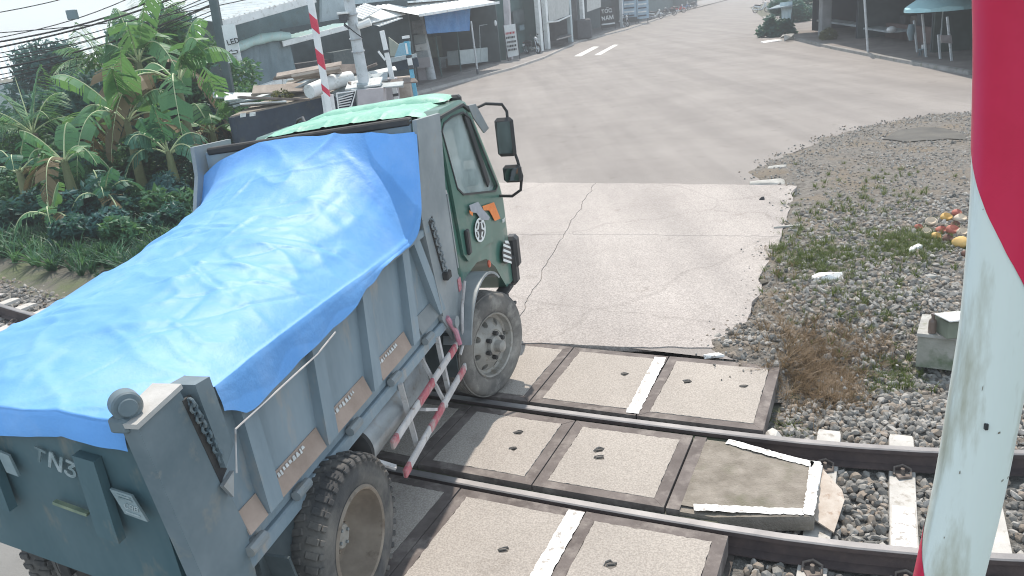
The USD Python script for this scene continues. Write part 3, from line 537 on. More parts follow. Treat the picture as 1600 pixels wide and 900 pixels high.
red_m = M('red_paint', (0.36, 0.07, 0.09), (0.50, 0.16, 0.18), 8, .7, c3=(.40, .34, .31), scale3=10, lim3=(.46, .66))
guard_w = M('guard_white', (0.42, 0.40, 0.39), (0.58, 0.55, 0.53), 8, .65, c3=(.25, .2, .17), scale3=14, lim3=(.58, .72))
alu = M('tank_metal', (0.30, 0.32, 0.33), (0.44, 0.45, 0.45), 3, .45, .35, c3=(.3, .27, .23), scale3=5)
HB = .79; U0, U1 = -.92, 1.80; WB = .76
def railw(u): return 1.60 + .0 * u if u < 0 else 1.60 - .03 * u
# --- tipper body: side walls with ribs
for sd in (1, -1):
    v1 = HB * sd; v0 = (HB - .03) * sd
    side = poly([(U0 + .05, v1, .93 if sd > 0 else 1.22), (-.1, v1, .93), (U1, v1, .93), (U1, v1, 1.53), (U0 + .05, v1, 1.58)], .03, (0, sd, 0))
    w_ = tpart(truck, 'side_wall', side, body)
    tpart(truck, 'sill_rail', [cbox((U0 + (.25 if sd > 0 else 1.0), v1 - .10 * sd, .765), (U1 + .08, v1 + .035 * sd, .845), .008), cbox((U0 + (.25 if sd > 0 else 1.0), v1 - .08 * sd, .845), (U1 + .06, v1 + .012 * sd, .93), .006)], body)
    tpart(truck, 'top_rail', obox((U0 + .32, v1 + .01 * sd, 1.58), (U1, v1 + .01 * sd, 1.535), .075, .055, ch=.008), body)
    for k, (ub, ut) in enumerate(((-.44, -.46), (.12, .17), (.69, .77), (1.30, 1.37), (1.80, 1.56))):
        r = poly([(ub - .055, v1 + .055 * sd, .93), (ub + .055, v1 + .055 * sd, .93), (ut + .05, v1 + .045 * sd, 1.53), (ut - .05, v1 + .045 * sd, 1.53)], .06, (0, sd, 0))
        tpart(truck, 'side_rib', r, body)
    # sloping dust plates between the ribs, above the sill
    for (a, b, c) in ((-.64, -.50, 1), (-.37, .06, 1), (.19, .62, 1), (.78, 1.23, 1), (1.42, 1.74, 0)):
        pl = tpart(truck, 'dust_plate', poly([(a, v1 + .045 * sd, .925), (b, v1 + .045 * sd, .925), (b, v1 + .006 * sd, 1.035), (a, v1 + .006 * sd, 1.035)], .01, (0, sd, .3)), dust_plate if c else steel_g)
        if c:                                     # worn white lettering along the upper edge
            m = []; uu = a + .03
            while uu < a + (b - a) * .62 and b - a > .2:
                wdt = R.uniform(.012, .03); hh = R.uniform(.014, .024)
                f = lambda q, w: (q, v1 + (.0125 + (1.035 - w) * .36) * sd + .002 * sd, w)
                m.append(poly([f(uu, 1.028 - hh), f(uu + wdt, 1.028 - hh), f(uu + wdt * R.uniform(.6, 1), 1.028), f(uu + wdt * R.uniform(0, .3), 1.028)], .003, (0, sd, .3))); uu += wdt + R.uniform(.004, .012)
            if m: tpart(pl, 'lettering', m, white_let)
    for u_ in (-.62, -.22, .36, .92, 1.5):        # hinge lugs along the sill
        tpart(truck, 'hinge_lug', [cyl((u_ - .06, v1 + .045 * sd, .865), (u_ + .06, v1 + .045 * sd, .865), .026, 10), cbox((u_ - .03, v1, .845), (u_ + .03, v1 + .055 * sd, .885), .006)], steel_g)
tpart(truck, 'body_floor', box((-.35, -HB + .03, .86), (U1, HB - .03, .92)), body)
tpart(truck, 'bulkhead', poly([(U1 + .02, -HB, .9), (U1 + .02, HB, .9), (U1 + .05, HB, 2.25), (U1 + .05, -HB, 2.13)], .03, (-1, 0, 0)), body)
tpart(truck, 'bulkhead_beam', obox((U1 + .07, -HB + .02, 2.135), (U1 + .07, HB, 2.245), .07, .05, ch=.01), chassis)
# side wings of the headboard, reaching forward beside the cab
wing = [(1.86, 2.25), (2.30, 2.22), (2.27, 2.03), (2.20, 1.68), (2.21, 1.06), (2.42, .70), (2.38, .60), (2.14, .60), (1.98, .63), (1.79, .87), (1.70, 1.62), (1.71, 1.81), (1.83, 2.05)]
for sd in (1, -1):
    dw = 0 if sd > 0 else -.06
    t = tpart(truck, 'headboard_wing', poly([(u - (.10 if sd < 0 and w > 1.7 else 0), (HB + .045) * sd, w + (dw if w > 1.5 else 0)) for u, w in wing], .03, (0, sd, 0)), steel_g)
    tpart(t, 'flange', [obox((1.69, (HB + .03) * sd, 1.62), (1.80, (HB + .03) * sd, .90), .05, .02), obox((2.215, (HB + .025) * sd, 1.66), (2.225, (HB + .025) * sd, 1.1), .05, .02)], steel_g)
    # slot with a hanging chain, reflector, lock block
    tpart(t, 'slot', poly([(u, (HB + .0475) * sd, w) for u, w in ((1.80, 1.58), (1.88, 1.60), (1.96, 1.22), (1.91, 1.18))], .004, (0, sd, 0)), chassis)
    ch = [trimesh.creation.torus(.022, .007, 8, 6) for _ in range(13)]
    for i, c in enumerate(ch):
        c.apply_transform(trimesh.transformations.rotation_matrix(math.pi / 2 if i % 2 else 0.2, [0, 0, 1]) @ trimesh.transformations.rotation_matrix(math.pi / 2, [0, 1, 0])); c.apply_translation([1.83 + i * .0085, (HB + .06) * sd, 1.57 - .031 * i])
    tpart(t, 'chain', ch, steel_g)
    tpart(t, 'lock_block', cbox((1.90, (HB + .045) * sd, 1.12), (1.98, (HB + .09) * sd, 1.18), .008), chassis)
    tpart(t, 'reflector', [cbox((2.17, (HB + .045) * sd, .93), (2.23, (HB + .055) * sd, 1.03), .004)], M('reflector_red', (.42, .10, .13), (.5, .3, .3), 40, .4))
    tpart(t, 'slot', poly([(u, (HB + .048) * sd, w) for u, w in ((2.16, .68), (2.25, .70), (2.26, .76), (2.18, .75))], .004, (0, sd, 0)), chassis)
    tpart(t, 'hinge_pin', [cyl((1.92, (HB + .03) * sd, .80), (1.92, (HB + .10) * sd, .80), .045, 14), cbox((1.93, (HB + .045) * sd, .64), (2.0, (HB + .075) * sd, .74), .01)], steel_g)
# --- tailgate, sloping a little, with ribs, lettering and a plate
tg_ = [(U0 - .02, -HB + .02, 1.20), (U0 - .0, HB - .1, .74), (U0 - .06, HB - .05, 1.60), (U0 - .06, -HB + .02, 1.73)]
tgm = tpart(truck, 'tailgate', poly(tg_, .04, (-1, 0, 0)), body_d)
def tgp(v, w, out=.0): return (U0 - .06 + .04 * (1.6 - w) / .76 - out, v, w)
def TU(px, py, u):
    d = ray(px, py); o = (EYE - TO); t = (u * SC - o @ tf) / (d @ tf); P = o + t * d; return np.array([u, P @ tr_ / SC, P @ tu_ / SC])
def tail_poly(pts, out, th): return poly([TU(x, y, U0 - .05 - out) for x, y in pts], th, (-1, 0, 0))
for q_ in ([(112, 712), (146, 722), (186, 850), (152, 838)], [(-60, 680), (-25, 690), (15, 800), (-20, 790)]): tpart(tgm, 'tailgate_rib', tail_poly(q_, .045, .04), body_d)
faded = M('faded_lettering', (0.13, 0.19, 0.20), (0.36, 0.41, 0.42), 16, .8); vfaded = M('very_faded_lettering', (0.07, 0.12, 0.13), (0.17, 0.22, 0.23), 16, .8)
o_, x_, y_ = TU(72, 727, U0 - .068), TU(104, 742, U0 - .068), TU(63, 702, U0 - .068)
tpart(tgm, 'lettering', [text('N3', np.linalg.norm(y_ - o_), .004, o_, x_ - o_, y_ - o_)], faded)
o_, x_, y_ = TU(50, 716, U0 - .068), TU(72, 727, U0 - .068), TU(42, 694, U0 - .068)
tpart(tgm, 'lettering', [text('T', np.linalg.norm(y_ - o_), .004, o_, x_ - o_, y_ - o_)], vfaded)
pg_ = M('plate_grey', (0.17, 0.23, 0.25), (0.24, 0.30, 0.31), 10, .6)
pp = tpart(tgm, 'notice_plate', tail_poly([(171, 764), (205, 775), (231, 816), (195, 803)], .03, .01), pg_)
o_, x_, y_ = TU(193, 793, U0 - .083), TU(213, 800, U0 - .083), TU(189, 785, U0 - .083)
tpart(pp, 'lettering', [text('CRB', np.linalg.norm(y_ - o_), .003, o_, x_ - o_, y_ - o_)] + [obox(TU(a, b, U0 - .082), TU(c_, d_, U0 - .082), .004, .006) for a, b, c_, d_ in ((182, 772, 203, 779), (185, 777, 206, 784), (197, 799, 219, 807))], faded)
tpart(tgm, 'notice_plate', tail_poly([(-6, 704), (13, 712), (29, 745), (10, 738)], .03, .01), pg_)
tpart(tgm, 'handle', obox(TU(85, 784, U0 - .06), TU(138, 803, U0 - .06), .02, .014), M('faded_yellow', (.12, .17, .13), (.25, .29, .19), 10, .7))
post_p = M('post_paint', (.095, .135, .155), (.165, .205, .225), 2.2, .55, .1, bump=.12, bscale=30, c3=(.24, .23, .20), scale3=5, lim3=(.56, .75))
# --- rear corner posts with locking pulley
for sd in (1, -1):
    top = 1.72; v1 = (HB + .03) * sd
    ps = tpart(truck, 'corner_post', poly([(-1.04, v1, 1.70), (-.80, v1, 1.72), (-.64, v1, .96), (-.66, v1, .70 if sd > 0 else 1.2), (-.92, v1, .70 if sd > 0 else 1.2)], .075, (0, sd, 0)), post_p)
    tpart(ps, 'top_plate', poly([(-1.05, v1 + .01 * sd, 1.705), (-.79, v1 + .01 * sd, 1.728), (-.79, v1 - .12 * sd, 1.728), (-1.05, v1 - .10 * sd, 1.705)], .02, (0, 0, 1)), M('post_top', (.34, .33, .31), (.46, .45, .43), 6, .7, bump=.3))
    tpart(ps, 'corner_rib', poly([(-.745, v1 + .03 * sd, 1.70), (-.655, v1 + .03 * sd, 1.69), (-.62, v1 + .03 * sd, 1.36), (-.70, v1 + .03 * sd, 1.30)], .12, (0, sd, 0)), post_p)
    tpart(ps, 'slot', poly([(-.80, v1 + .003 * sd, 1.66), (-.75, v1 + .003 * sd, 1.66), (-.665, v1 + .003 * sd, 1.27), (-.72, v1 + .003 * sd, 1.24)], .01, (0, sd, 0)), chassis)
    cc = []
    for i in range(12):
        c = trimesh.creation.torus(.018, .006, 8, 6); c.apply_transform(trimesh.transformations.rotation_matrix(math.pi / 2 if i % 2 else 0.2, [0, 0, 1]) @ trimesh.transformations.rotation_matrix(math.pi / 2, [0, 1, 0])); c.apply_translation([-.775 + i * .0075, v1 + .016 * sd, 1.64 - .027 * i]); cc.append(c)
    tpart(ps, 'chain', cc, post_p)
    tpart(ps, 'wedge', poly([(-.74, v1 + .03 * sd, 1.24), (-.66, v1 + .03 * sd, 1.26), (-.70, v1 + .03 * sd, 1.16)], .02, (0, sd, 0)), alu)
    pu = tpart(ps, 'pulley', lathe([(.0, .036), (.030, .036), (.034, .032), (.024, .024), (.048, .022), (.054, .015), (.054, -.045), (.047, -.052), (0, -.052)], (-1.0, (HB - .03) * sd, 1.75), (-.75, sd, .1), 28), post_p, 35)
    tpart(pu, 'bracket', cbox((-1.05, (HB - .09) * sd, 1.66), (-.94, (HB - .01) * sd, 1.72), .01), post_p)
# --- chassis, axles, tank, battery box, side guards, mudguards
tpart(truck, 'chassis_rail', [cbox((-.62, s * .30 - .03, .56), (3.4, s * .30 + .03, .72), .005) for s in (1, -1)] + [cbox((u_, -.3, .58), (u_ + .06, .3, .70), .005) for u_ in (-.6, 0.3, 1.0, 1.7, 2.9)], chassis)
tpart(truck, 'tipping_subframe', [cbox((-.55, s * .33 - .04, .72), (1.9, s * .33 + .04, .86), .005) for s in (1, -1)], chassis)
tpart(truck, 'rear_axle', [cyl((0, -.75, .42), (0, .75, .42), .07, 14), trimesh.creation.icosphere(2, .17).apply_translation([0, 0, .42]), cyl((.1, 0, .45), (1.9, 0, .62), .04, 10)], chassis)
tpart(truck, 'front_axle', [cyl((2.5, -.75, .38), (2.5, .75, .38), .05, 12), cbox((2.2, -.35, .5), (2.8, -.28, .56), .01), cbox((2.2, .28, .5), (2.8, .35, .56), .01)], chassis)
tk = tpart(truck, 'air_tank', lathe([(0, 0), (.10, .0), (.135, .02), (.145, .05), (.145, .53), (.135, .56), (.10, .58), (0, .58)], (.50, .68, .61), (1, 0, .0), 28), alu, 35)
tpart(tk, 'end_cap', lathe([(0, -.03), (.09, -.03), (.147, .0), (.149, .03)], (.50, .68, .61), (1, 0, 0), 28), chassis, 35)
tpart(tk, 'drain_plug', cyl((.44, .68, .60), (.5, .68, .60), .014, 8), guard_w)
tpart(truck, 'battery_box', [cbox((1.22, .50, .46), (1.62, .74, .74), .012), cbox((1.20, .48, .74), (1.64, .76, .76), .005)], M('battery_grey', (.26, .28, .29), (.40, .41, .41), 6, .6, c3=(.2, .17, .14), scale3=9))
tpart(truck, 'support_bracket', obox((1.45, .78, .76), (1.48, .90, .36), .035, .02), guard_w)
for sd in (1, -1):                                # red and white side guard bars
    for nm, a, b in (('upper', (.60, .905, .60), (1.92, .86, .62)), ('lower', (.66, .92, .365), (1.98, .88, .42))):
        a, b = np.array(a) * [1, sd, 1], np.array(b) * [1, sd, 1]; L_ = b - a
        gb = tpart(truck, 'guard_bar', obox(a, b, .022, .058, ch=.006), guard_w)
        for s0, s1 in ((.0, .07), (.36, .58), (.86, .97)): tpart(gb, 'red_band', obox(a + L_ * s0 + [0, .002 * sd, 0], a + L_ * s1 + [0, .002 * sd, 0], .025, .0605, ch=.006), red_m)
    for m_ in (obox((.98, .875 * sd, .36), (.97, .84 * sd, .80), .03, .03), obox((1.66, .855 * sd, .36), (1.66, .83 * sd, .80), .03, .03), obox((1.30, .86 * sd, .44), (1.12, .86 * sd, .54), .10, .02)): tpart(truck, 'guard_post', m_, guard_w)
    tpart(truck, 'guard_tube', tube([(1.86, .84 * sd, .86), (1.92, .87 * sd, .72), (1.93, .88 * sd, .62)], .02, 8), M('pink_paint', (.45, .15, .22), (.55, .3, .35), 9, .6))
    if sd > 0: tpart(truck, 'mudflap', poly([(-.58, .60 * sd, .78), (-.58, .94 * sd, .76), (-.50, .95 * sd, .22), (-.50, .58 * sd, .22)], .015, (-1, 0, 0)), M('mudflap_rubber', (.035, .05, .055), (.075, .09, .095), 3, .8))
    if sd > 0: tpart(truck, 'fender_board', [poly([(-.62, .82 * sd, .775), (-.16, .80 * sd, .775), (-.36, .80 * sd, .5), (-.48, .82 * sd, .28), (-.62, .82 * sd, .28)], .012, (0, sd, 0))], MATS['mudflap_rubber'])
    tpart(truck, 'bracket_bar', obox((.36, .60 * sd, .74), (.50, .96 * sd, .52), .04, .015), guard_w if sd > 0 else chassis)
# --- wheels
def tyre(cu, cv, r, wd, sd, name='wheel', tread=True, mat=rubber, rim=None, front=False):
    cw = ground_w(cu, cv) + r + .012; c = np.array([cu, cv, cw]); h = wd / 2; ax = (0, sd, 0)
    prof = [(.60 * r, -h * .75), (.66 * r, -h * .95), (.82 * r, -h * 1.02), (.93 * r, -h * .9), (.985 * r, -h * .72), (r, -h * .35), (r, h * .35), (.985 * r, h * .72), (.945 * r, h * .9), (.90 * r, h * .97), (.885 * r, h * .965), (.80 * r, h * 1.03), (.68 * r, h * .98), (.645 * r, h * .9), (.64 * r, h * .94), (.60 * r, h * .8)]
    w = tpart(truck, name, lathe(prof, c, ax, 64), mat, 40)
    if tread:
        lug = []
        for k in range(40):
            a = k / 40 * 2 * math.pi; ca, sa = math.cos(a), math.sin(a); t = np.array([-sa, 0, ca]); n = np.array([ca, 0, sa])
            for s2, off in ((1, 0), (-1, .5)):
                a2 = a + off * 2 * math.pi / 40; n2 = np.array([math.cos(a2), 0, math.sin(a2)]); t2 = np.array([-math.sin(a2), 0, math.cos(a2)])
                p0 = c + n2 * (r - .004) + np.array([0, s2 * h * .12, 0]); p1 = c + n2 * (r - .012) + np.array([0, s2 * h * .80, 0]) + t2 * .012; p2 = c + n2 * (.925 * r) + np.array([0, s2 * h * .985, 0]) + t2 * .014
                lug += [obox(p0, p1, .034, .03, up=n2, ch=.004), obox(p1, p2, .03, .028, up=n2, ch=.004)]
        tpart(w, 'tread', lug, mat)
    else:
        tpart(w, 'tread', [lathe([(r * .985, o - .012), (r * 1.008, o - .01), (r * 1.008, o + .01), (r * .985, o + .012)], c, ax, 64) for o in (-h * .6, -h * .3, 0, h * .3, h * .6)], mat)
    return w, c, h
def holes_cut(m, c, sd, rad, n, rr_, ph=0):
    b = man(m)
    for k in range(n):
        a = k / n * 2 * math.pi + ph; p = np.array(c) + np.array([math.cos(a), 0, math.sin(a)]) * rad
        q = cyl(p - np.array([0, .3, 0]), p + np.array([0, .3, 0]), rr_, 14); b -= man(q if q.volume > 0 else trimesh.Trimesh(q.vertices, q.faces[:, ::-1]))
    return b
FR = .418
def front_rim(prof, c, sd):
    b = m3.CrossSection([[(max(r, 0), o) for r, o in prof]], m3.FillRule.NonZero).revolve(56)       # about its own z
    for k in range(8):
        a = k / 8 * 2 * math.pi + .2; b -= m3.Manifold.cylinder(.6, .026, .026, 14, True).translate([math.cos(a) * .185, math.sin(a) * .185, 0])
    b = b - m3.Manifold.cylinder(.6, .02, .02, 10, True).translate([.22, 0, .2])
    v, f, _ = meshkit.arrays(b); P = np.stack([c[0] + v[:, 0], c[1] + sd * v[:, 2], c[2] + v[:, 1]], 1)
    return trimesh.Trimesh(P, f if sd < 0 else f[:, ::-1], process=False)
for sd in (1, -1):
    STEER = (.34, 2.515, .80 * sd)
    w, c, h = tyre(2.515, .875 * sd, FR, .20, sd, tread=False, mat=rubber_dust)
    prof = [(.0, -.02), (.268, -.02), (.268, .075), (.258, .092), (.245, .085), (.238, .035), (.215, .03), (.19, .05), (.135, .088), (.125, .088), (.12, .082), (0, .082)]
    rm = tpart(w, 'rim', front_rim(prof, c, sd), rim_f, 35)
    tpart(w, 'rim_back', lathe([(0, -.03), (.25, -.03)], c, (0, sd, 0), 30), chassis)
    tpart(rm, 'hub', lathe([(.0, .185), (.03, .185), (.045, .175), (.05, .12), (.075, .112), (.08, .085), (0, .085)], c, (0, sd, 0), 24), rim_f, 35)
    for k in range(6):
        a = k / 6 * 2 * math.pi + .3; p = c + np.array([math.cos(a) * .098, .085 * sd, math.sin(a) * .098]); tpart(rm, 'wheel_nut', cyl(p, p + np.array([0, .038 * sd, 0]), .017, 6), chassis)
    STEER = None
    w, c, h = tyre(0, .872 if sd > 0 else -.74, .425, .185, sd, tread=True)
    prof = [(.272, -.07), (.272, .085), (.258, .098), (.246, .09), (.240, .03), (.225, -.03), (.19, -.085), (.12, -.10), (.118, -.115), (.19, -.10), (.235, -.05), (.26, -.02)]
    rm = tpart(w, 'rim', lathe(prof, c, (0, sd, 0), 56), rim_r, 40)
    tpart(rm, 'hub', lathe([(0, -.015), (.06, -.015), (.068, -.025), (.072, -.075), (.10, -.08), (.122, -.085), (.125, -.105), (0, -.105)], c, (0, sd, 0), 28), rim_f, 35)
    for k in range(8):
        a = k / 8 * 2 * math.pi; p = c + np.array([math.cos(a) * .098, -.08 * sd, math.sin(a) * .098]); tpart(rm, 'wheel_nut', cyl(p, p + np.array([0, .03 * sd, 0]), .014, 6), rim_r)
        if k % 2 == 0: tpart(rm, 'hub_bolt', cyl(c + np.array([math.cos(a + .3) * .045, -.016 * sd, math.sin(a + .3) * .045]), c + np.array([math.cos(a + .3) * .045, -.004 * sd, math.sin(a + .3) * .045]), .009, 6), steel_g)
    tyre(0, .66 if sd > 0 else -.545, .425, .185, sd, tread=False, name='inner_wheel')
# --- cab
def TV(px, py, v):                                # where a point of the photograph lies on the truck's plane v
    d = ray(px, py); o = (EYE - TO); t = (v * SC - o @ tr_) / (d @ tr_); P = o + t * d; return P @ tf / SC, P @ tu_ / SC
def cabdef(m):
    v, f, _ = meshkit.arrays(m); k = np.clip((v[:, 2] - 1.35) / .8, 0, 1.2); v[:, 1] *= 1 - .045 * k; v[:, 2] += v[:, 1] * .07 * np.clip((v[:, 2] - .9) / 1.2, 0, 1)
    return trimesh.Trimesh(v, f, process=False)
CW = .80
prof = [(2.33, .74), (2.31, 1.6), (2.33, 2.02), (2.38, 2.12), (2.48, 2.165), (2.95, 2.165), (3.06, 2.13), (3.14, 2.06), (3.60, 1.36), (3.69, 1.14), (3.72, .80), (3.71, .46), (3.47, .46), (3.36, .58), (3.20, .76), (3.0, .90), (2.75, .955), (2.5, .94), (2.40, .88)]
def prism(pts, v0, v1): return poly([(u, v1, w) for u, w in pts], v1 - v0, (0, 1, 0))
def inset(pts, d): return list(Polygon(pts).buffer(-d, join_style=2).exterior.coords)[:-1]
win = [(2.42, 2.02), (2.48, 2.06), (2.66, 2.075), (2.92, 2.065), (3.06, 2.0), (3.32, 1.60), (3.47, 1.38), (3.40, 1.36), (2.62, 1.53), (2.52, 1.60)]
outer = man(prism(prof, -CW, CW)); 
rnd = m3.Manifold.hull(m3.Manifold.batch_boolean([m3.Manifold.sphere(.05, 16).translate([u, v, w]) for u in (2.38, 3.66) for v in (-CW + .05, CW - .05) for w in (.3, 2.3)], m3.OpType.Add))
shell = (outer ^ rnd) - man(prism(inset(prof, .04), -CW + .04, CW - .04)) - man(prism(win, -2, 2)) - man(box((3.0, -.70, 1.42), (4.2, .70, 2.02)))
cab = tpart(truck, 'cab', cabdef(shell), green, 25)
for sd in (1, -1):
    dp = [(2.385, 2.04), (2.46, 2.10), (2.66, 2.115), (2.94, 2.105), (3.09, 2.03), (3.37, 1.60), (3.55, 1.33), (3.60, 1.12), (3.58, 1.0), (3.16, .99), (2.98, 1.02), (2.52, 1.04), (2.43, 1.12), (2.40, 1.6)]
    pg = Polygon(dp, [win]); m = trimesh.creation.extrude_polygon(pg, .022, engine='earcut'); v_ = m.vertices
    mm = trimesh.Trimesh(np.stack([v_[:, 0], sd * (CW - .004 + v_[:, 2]), v_[:, 1]], 1), m.faces if sd < 0 else m.faces[:, ::-1], process=False)
    dr = tpart(truck, 'door', cabdef(mm), green, 25)
    tpart(dr, 'window_pane', cabdef(poly([(u, sd * (CW - .008), w) for u, w in Polygon(win).buffer(.008).exterior.coords[:-1]], .006, (0, sd, 0))), glass)
    ws = list(Polygon(win).buffer(.014).exterior.coords); wl = list(win)
    rg = trimesh.creation.extrude_polygon(Polygon(ws, [wl]), .012, engine='earcut'); v_ = rg.vertices
    tpart(dr, 'window_seal', cabdef(trimesh.Trimesh(np.stack([v_[:, 0], sd * (CW + .012 + v_[:, 2]), v_[:, 1]], 1), rg.faces, process=False)), black_p)
    tpart(dr, 'quarter_pillar', cabdef(obox((2.99, sd * (CW + .012), 2.05), (3.27, sd * (CW + .012), 1.44), .014, .07, up=(1, 0, .4))), black_p)
    tpart(dr, 'handle', [cbox((2.50, sd * (CW + .015), 1.10), (2.56, sd * (CW + .045), 1.30), .01)], black_p)
    tpart(truck, 'fender', lathe([(.50, -.12), (.52, -.12), (.52, .10), (.50, .10)], (2.5, .84 * sd, .42), (0, sd, 0), 40).slice_plane([2.5, 0, .70], [-.25, 0, 1]), steel_g, 30)
    tpart(truck, 'mudflap', poly([(2.03, .52 * sd, .66), (2.03, .80 * sd, .66), (2.02, .80 * sd, .30), (2.02, .52 * sd, .30)], .012, (-1, 0, 0)), MATS['mudflap_rubber'])
    tpart(truck, 'fender_rail', tube([(2.26, .86 * sd, .98), (2.12, .87 * sd, .85), (2.06, .87 * sd, .72), (2.03, .87 * sd, .58), (1.96, .86 * sd, .52)], .012, 8), guard_w)
    for w_ in (1.05, 1.38, 1.62): tpart(truck, 'pipe_bracket', obox((2.20, .70 * sd, w_), (2.34, .78 * sd, w_ + .03), .03, .03), guard_w)
    tpart(truck, 'marker_lamp', trimesh.creation.icosphere(2, .028).apply_transform(np.diag([1, .5, 1.2, 1])).apply_translation([*np.array([TV(766, 412, .83)[0], .82 * sd, TV(766, 412, .83)[1]])]), M('lamp_red', (.55, .07, .03), (.65, .16, .08), 30, .3))
    # mirrors on black tube arms
    A_ = lambda v, w, u=3.45: (u, v * sd, w)
    mr = tpart(truck, 'mirror_arm', tube([A_(.74, 2.09, 3.2), A_(.84, 2.12, 3.35), A_(.95, 2.09), A_(.985, 2.03), A_(.985, 1.80), A_(1.03, 1.62), A_(1.055, 1.48), A_(1.03, 1.36), A_(.95, 1.31), A_(.80, 1.30, 3.52)], .013, 8), black_p, True)
    bm = tpart(mr, 'large_mirror', cbox((3.40, .875 * sd, 1.66), (3.46, 1.035 * sd, 1.985), .025), black_p, 30)
    tpart(bm, 'mirror_pane', cbox((3.396, .895 * sd, 1.69), (3.399, 1.015 * sd, 1.955), .001), mirror_m)
    sm = tpart(mr, 'small_mirror', cbox((3.40, .90 * sd, 1.435), (3.47, 1.06 * sd, 1.585), .025), black_p, 30)
    tpart(sm, 'mirror_pane', cbox((3.396, .92 * sd, 1.455), (3.399, 1.04 * sd, 1.565), .001), mirror_m)
    tpart(truck, 'wind_deflector', cabdef(poly([(3.05, sd * .83, 2.10), (3.18, sd * .85, 2.09), (3.42, sd * .85, 1.86), (3.33, sd * .83, 1.84), (3.14, sd * .83, 1.99)], .012, (0, sd, 0))), steel_g)
    tpart(truck, 'headlight', [cbox((3.70, .52 * sd, .86), (3.735, .74 * sd, 1.0), .012)], M('lamp_glass', (.6, .62, .62), None, rough=.15))
    tpart(truck, 'step', [cbox((3.30, .72 * sd, .44), (3.55, .84 * sd, .47), .006), cbox((3.38, .72 * sd, .26), (3.58, .84 * sd, .29), .006), obox((3.42, .8 * sd, .46), (3.48, .8 * sd, .28), .02, .03)], chassis)
# door stickers on the right side
def decal(pts, v, mat, name='sticker'):
    P = [TV(x, y, v) for x, y in pts]; return tpart(DR, name, poly([(u, v, w) for u, w in P], .003, (0, 1, 0)), mat)
DR = '/World/dump_truck/door'
VD = .832
grey_st = M('sticker_grey', (.30, .31, .34), (.38, .39, .42), 20, .6); or_st = M('sticker_orange', (.78, .20, .035), (.85, .25, .05), 20, .5); wh_st = M('sticker_white', (.68, .70, .68), (.76, .77, .75), 30, .5)
Z5 = lambda L: [(600 + x / 3, 130 + y / 3) for x, y in L]
decal(Z5([(400, 572), (442, 556), (466, 594), (497, 628), (490, 642), (456, 641), (434, 608), (410, 606)]), VD, grey_st)
decal(Z5([(462, 576), (516, 558), (546, 634), (520, 646), (494, 596), (468, 596)]), VD + .001, or_st)
decal(Z5([(400, 596), (418, 606), (416, 622), (404, 612)]), VD + .001, or_st)
c = [(452 + 25 * math.cos(a), 687 + 58 * math.sin(a)) for a in np.linspace(0, 2 * math.pi, 28)[:-1]]; decal(Z5(c), VD, wh_st, 'medallion')
for k in range(6):
    a0, a1 = k / 6 * 2 * math.pi + .15, k / 6 * 2 * math.pi + .8; ring = [(452 + 20 * math.cos(a), 687 + 47 * math.sin(a)) for a in np.linspace(a0, a1, 6)] + [(452 + 15 * math.cos(a), 687 + 36 * math.sin(a)) for a in np.linspace(a1, a0, 6)]
    decal(Z5(ring), VD + .002, black_p, 'medallion_mark')
decal(Z5([(449, 655), (455, 655), (458, 684), (472, 690), (458, 696), (455, 722), (449, 722), (446, 696), (436, 690), (446, 684)]), VD + .002, black_p, 'medallion_mark')
P_e = [(575, 735), (588, 745), (598, 790), (602, 825), (590, 838), (570, 848), (558, 830), (555, 790), (562, 748)]
decal(Z5(P_e), VD, black_p, 'emblem')
for y0 in (752, 776, 800, 822): decal(Z5([(561, y0), (592 + (y0 - 752) * .08, y0 + 14), (594 + (y0 - 752) * .08, y0 + 24), (560, y0 + 12)]), VD + .002, wh_st, 'emblem_stripe')
decal(Z5([(566, 738), (582, 738), (588, 752), (570, 750)]), VD + .002, wh_st, 'emblem_stripe')
u_, w_ = TV(600 + 556 / 3, 130 + 656 / 3, VD)
tpart(DR, 'lettering', text('TMT', .028, .003, (u_, VD, w_), (1, 0, -.05), (0.1, 0, 1)), wh_st)
tpart(truck, 'windscreen', cabdef(poly([(3.615, -.71, 1.40), (3.615, .71, 1.40), (3.165, .71, 2.05), (3.165, -.71, 2.05)], .006, (1, 0, .6))), glass)
tpart(truck, 'bumper', [cbox((3.66, -.84, .40), (3.80, .84, .70), .03), cbox((3.70, -.86, .55), (3.84, -.74, .86), .03), cbox((3.70, .74, .55), (3.84, .86, .86), .03)], black_p)
tpart(truck, 'dashboard', cbox((3.2, -.70, 1.1), (3.5, .70, 1.34), .03), inner_m)
st = tpart(truck, 'seat', [cbox((2.44, .20, 1.05), (2.85, .64, 1.2), .04), cbox((2.40, .20, 1.15), (2.52, .64, 1.72), .05)], inner_m); tpart(st, 'headrest', [cbox((2.42, .33, 1.80), (2.50, .51, 1.94), .035), cyl((2.46, .42, 1.7), (2.46, .42, 1.84), .012, 8)], black_p)
st = tpart(truck, 'seat', [cbox((2.44, -.64, 1.05), (2.85, -.20, 1.2), .04), cbox((2.40, -.64, 1.15), (2.52, -.20, 1.72), .05)], inner_m); tpart(st, 'headrest', [cbox((2.42, -.51, 1.80), (2.50, -.33, 1.94), .035)], black_p)
sw = trimesh.creation.torus(.17, .014, 24, 8); sw.apply_transform(trimesh.transformations.rotation_matrix(-.9, [0, 1, 0])); sw.apply_translation([3.12, -.42, 1.42]); tpart(truck, 'steering_wheel', [sw, cyl((3.12, -.42, 1.42), (3.3, -.42, 1.2), .02, 8)], black_p)
tpart(truck, 'snorkel', [tube([(2.255, .60, .8), (2.255, .60, 1.9)], .04, 12), tube([(2.25, -.5, .7), (2.25, -.5, 1.85)], .035, 10)], chassis)
